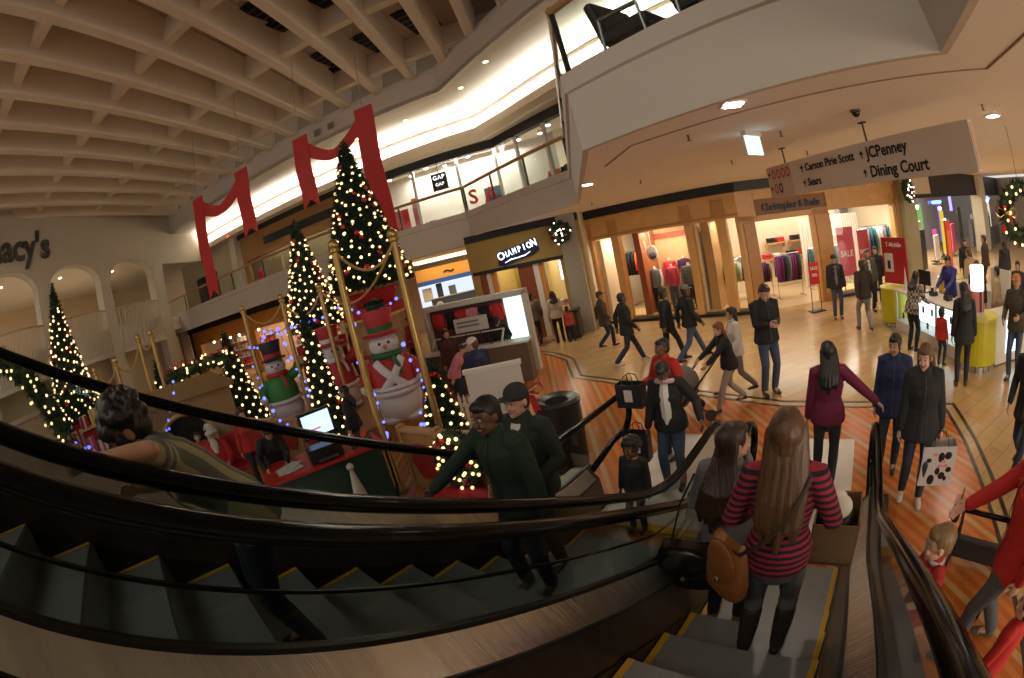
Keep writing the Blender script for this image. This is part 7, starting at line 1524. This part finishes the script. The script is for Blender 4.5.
# --- the bearded man's corner
SANTA = mat('santa_red', (.45,.02,.02), .8); FUR = mat('fur_white', (.68,.65,.6), .95, bump=.7, bscale=70)
sz = HA*180/math.pi+270
p_ = (-7.8,4.5,.004)
st_ = person(p_, -38, 'bearded man in red suit and white hat sitting on the red bench', 1.78, 'm', 'light', SANTA, SANTA, SHB, ('long', HW, .05), P=(0,0,-.42), LF=(-.16,.42,.075), RF=(.16,.44,.075), LH=(-.2,.36,.66), RH=(.2,.36,.66), vox=.011, bulk=1.3)
mb = MB(); mb.sphere((0,.125,.985),(.085,.05,.13),14,10); mb.sphere((0,.135,.9),(.06,.045,.1),12,8); remesh(mb,'beard',FUR,st_,.01)
mb = MB(); mb.tube([(.098*math.cos(a),.02+.108*math.sin(a),1.205) for a in [2*math.pi*i/20 for i in range(21)]],.034,8,cap=False); remesh(mb,'hat_brim',FUR,st_,.01)
mb = MB(); chain(mb,[(0,.0,1.22),(0,-.03,1.3),(.07,-.1,1.33),(.13,-.13,1.26)],[.098,.075,.045,.025],14); remesh(mb,'hat',mat('hat_pale', (.6,.52,.47), .85),st_,.011)
p_ = (-7.05,4.85,.004); person(p_, -35, 'woman in bright red sweater standing beside the bearded man', 1.64, 'f', 'light', mat('sweater_red', (.5,.025,.02), .85), mat('trouser_black', (.015,.016,.02), .8), hair=('long', HD, .14), vox=.012, head=(25,10), lean=8)
p_ = (-8.55,4.55,.004); person(p_, -30, 'child in orange top at the far side of the bearded man', 1.22, 'm', 'light', mat('top_orange', (.6,.16,.03), .8), DEND, hair=('short', HD, .2), hs=1.25, vox=.014)
p_ = (-5.52,4.15,.004); person(p_, -30, 'woman in black top with tied hair leaning over the red photo desk', 1.64, 'f', 'light', BK, DEND, hair=('tail', HD, .2), vox=.010, lean=22, LH=(-.1,.48,1.0), RH=(.25,.46,1.0), head=(0,24), sleeve='long')
# ------------------------------------------------------------------ lighting
WARM = (1, .84, .64)
for c in (-4, -8.6, -13):
    p = MP + MD*c + MN*-3.2; spot('arch_lamp', (p.x, p.y, 8.4), 260, WARM, 150, 1.0, .2)
DLM = glow('soffit_downlight', (1,.92,.78), 30.0)
for (x, y, lb) in ((1.08,3.97,'square recessed downlight in the soffit nearest the lit sign'),(-.79,8.13,'recessed downlight in the soffit near the balcony corner'),(5.19,4.38,'small recessed downlight in the soffit above the right corridor'),(-4.3,15.6,'recessed downlight in the soffit over the red-wreath shop')):
    t = thing('recessed_downlight', lb, 'light', (x,y,4.0))
    mb = MB(); mb.box((0,0,-.008),(.22,.22,.016)); mb.build('trim_frame', mat('light_frame', (.7,.65,.55), .5), t)
    mb = MB(); mb.box((0,0,-.02),(.16,.16,.012)); mb.build('lens', DLM, t)
for (x, y, pw) in ((1.08,3.97,55),(-.79,8.13,120),(5.19,4.38,75),(-4.3,13.2,150),(3.2,8.6,150),(7.0,7.4,150),(1.5,11.2,160),(6.0,11.8,160),(10.5,10.5,150),(12.5,5.5,120),(9.5,3.0,80),(14,14,120),(-9.5,19.5,190),(-13,26,220)):
    spot('soffit_lamp', (x, y, 3.94), pw*1.25, WARM, 140, 1.0, .08)
area('store_lamp', (0.9,16.9,3.4), 4.0, 2.0, 170, (1,.92,.78))
area('store_lamp', (6.3,16.6,3.4), 5.0, 2.6, 170, (1,.93,.8))
area('champion_lamp', (-4.6,18.0,3.2), 4.0, 2.5, 150, (1,.9,.7))
area('orange_store_lamp', (-21,19.5,3.2), 9, 2.5, 230, (1,.8,.55))
area('gap_lamp', (-8.0,20.6,8.2), 6, 1.6, 520, (1,.95,.85))
area('upper_store_lamp', (-18,20.5,7.6), 9, 1.2, 60, (1,.8,.55))
area('window_lamp', fp(F1,3.4,.75,2.9), 2.0, .5, 65, (1,.9,.74), (0,0,A1))
area('window_lamp', fp(F1,5.2,.9,2.9), 1.0, .5, 28, (1,.9,.74), (0,0,A1))
area('window_lamp', fp(F1,1.3,.9,2.9), .9, .5, 28, (1,.9,.74), (0,0,A1))
area('window_lamp', fp(F2,4.8,.8,2.9), 2.6, .5, 90, (1,.93,.82), (0,0,A2))
# unseen fill lamps added above and behind the camera to lift the dim atrium
area('atrium_fill', (-4,-5,10.4), 7, 5, 260, (1,.9,.76))
area('atrium_fill', (-16,-3,10.4), 7, 5, 260, (1,.9,.76))
for x, y, pw in ((12.5,12.5,170),(16,15,170),(15,9.5,170),(19,12,170)): spot('corridor_lamp', (x,y,3.94), pw, WARM, 150, 1.0, .08)
area('far_shop_lamp', fp(F8,5,2.2,3.6), 8, 2, 800, (1,.92,.85), (0,0,A8))
# unseen shopfront wall and fill lamps, added to brighten the soffit
mb = MB(); mb.box((13,-6.2,.15),(20,.3,.3)); mb.box((13,-6.2,3.5),(20,.3,1.0))
for x in (3.1,8,13,18,22.9): mb.box((x,-6.2,1.6),(.25,.3,2.8))
struct('wall_behind_added', mb, CREAM, label='unseen shopfront wall added to frame the soffit fill lamps')
for x in (5.5,10.5,15.5,20.4): area('soffit_fill_lamp', (x,-6.3,1.6), 4.4, 2.5, 230, (1,.88,.74), (R(90),0,0))
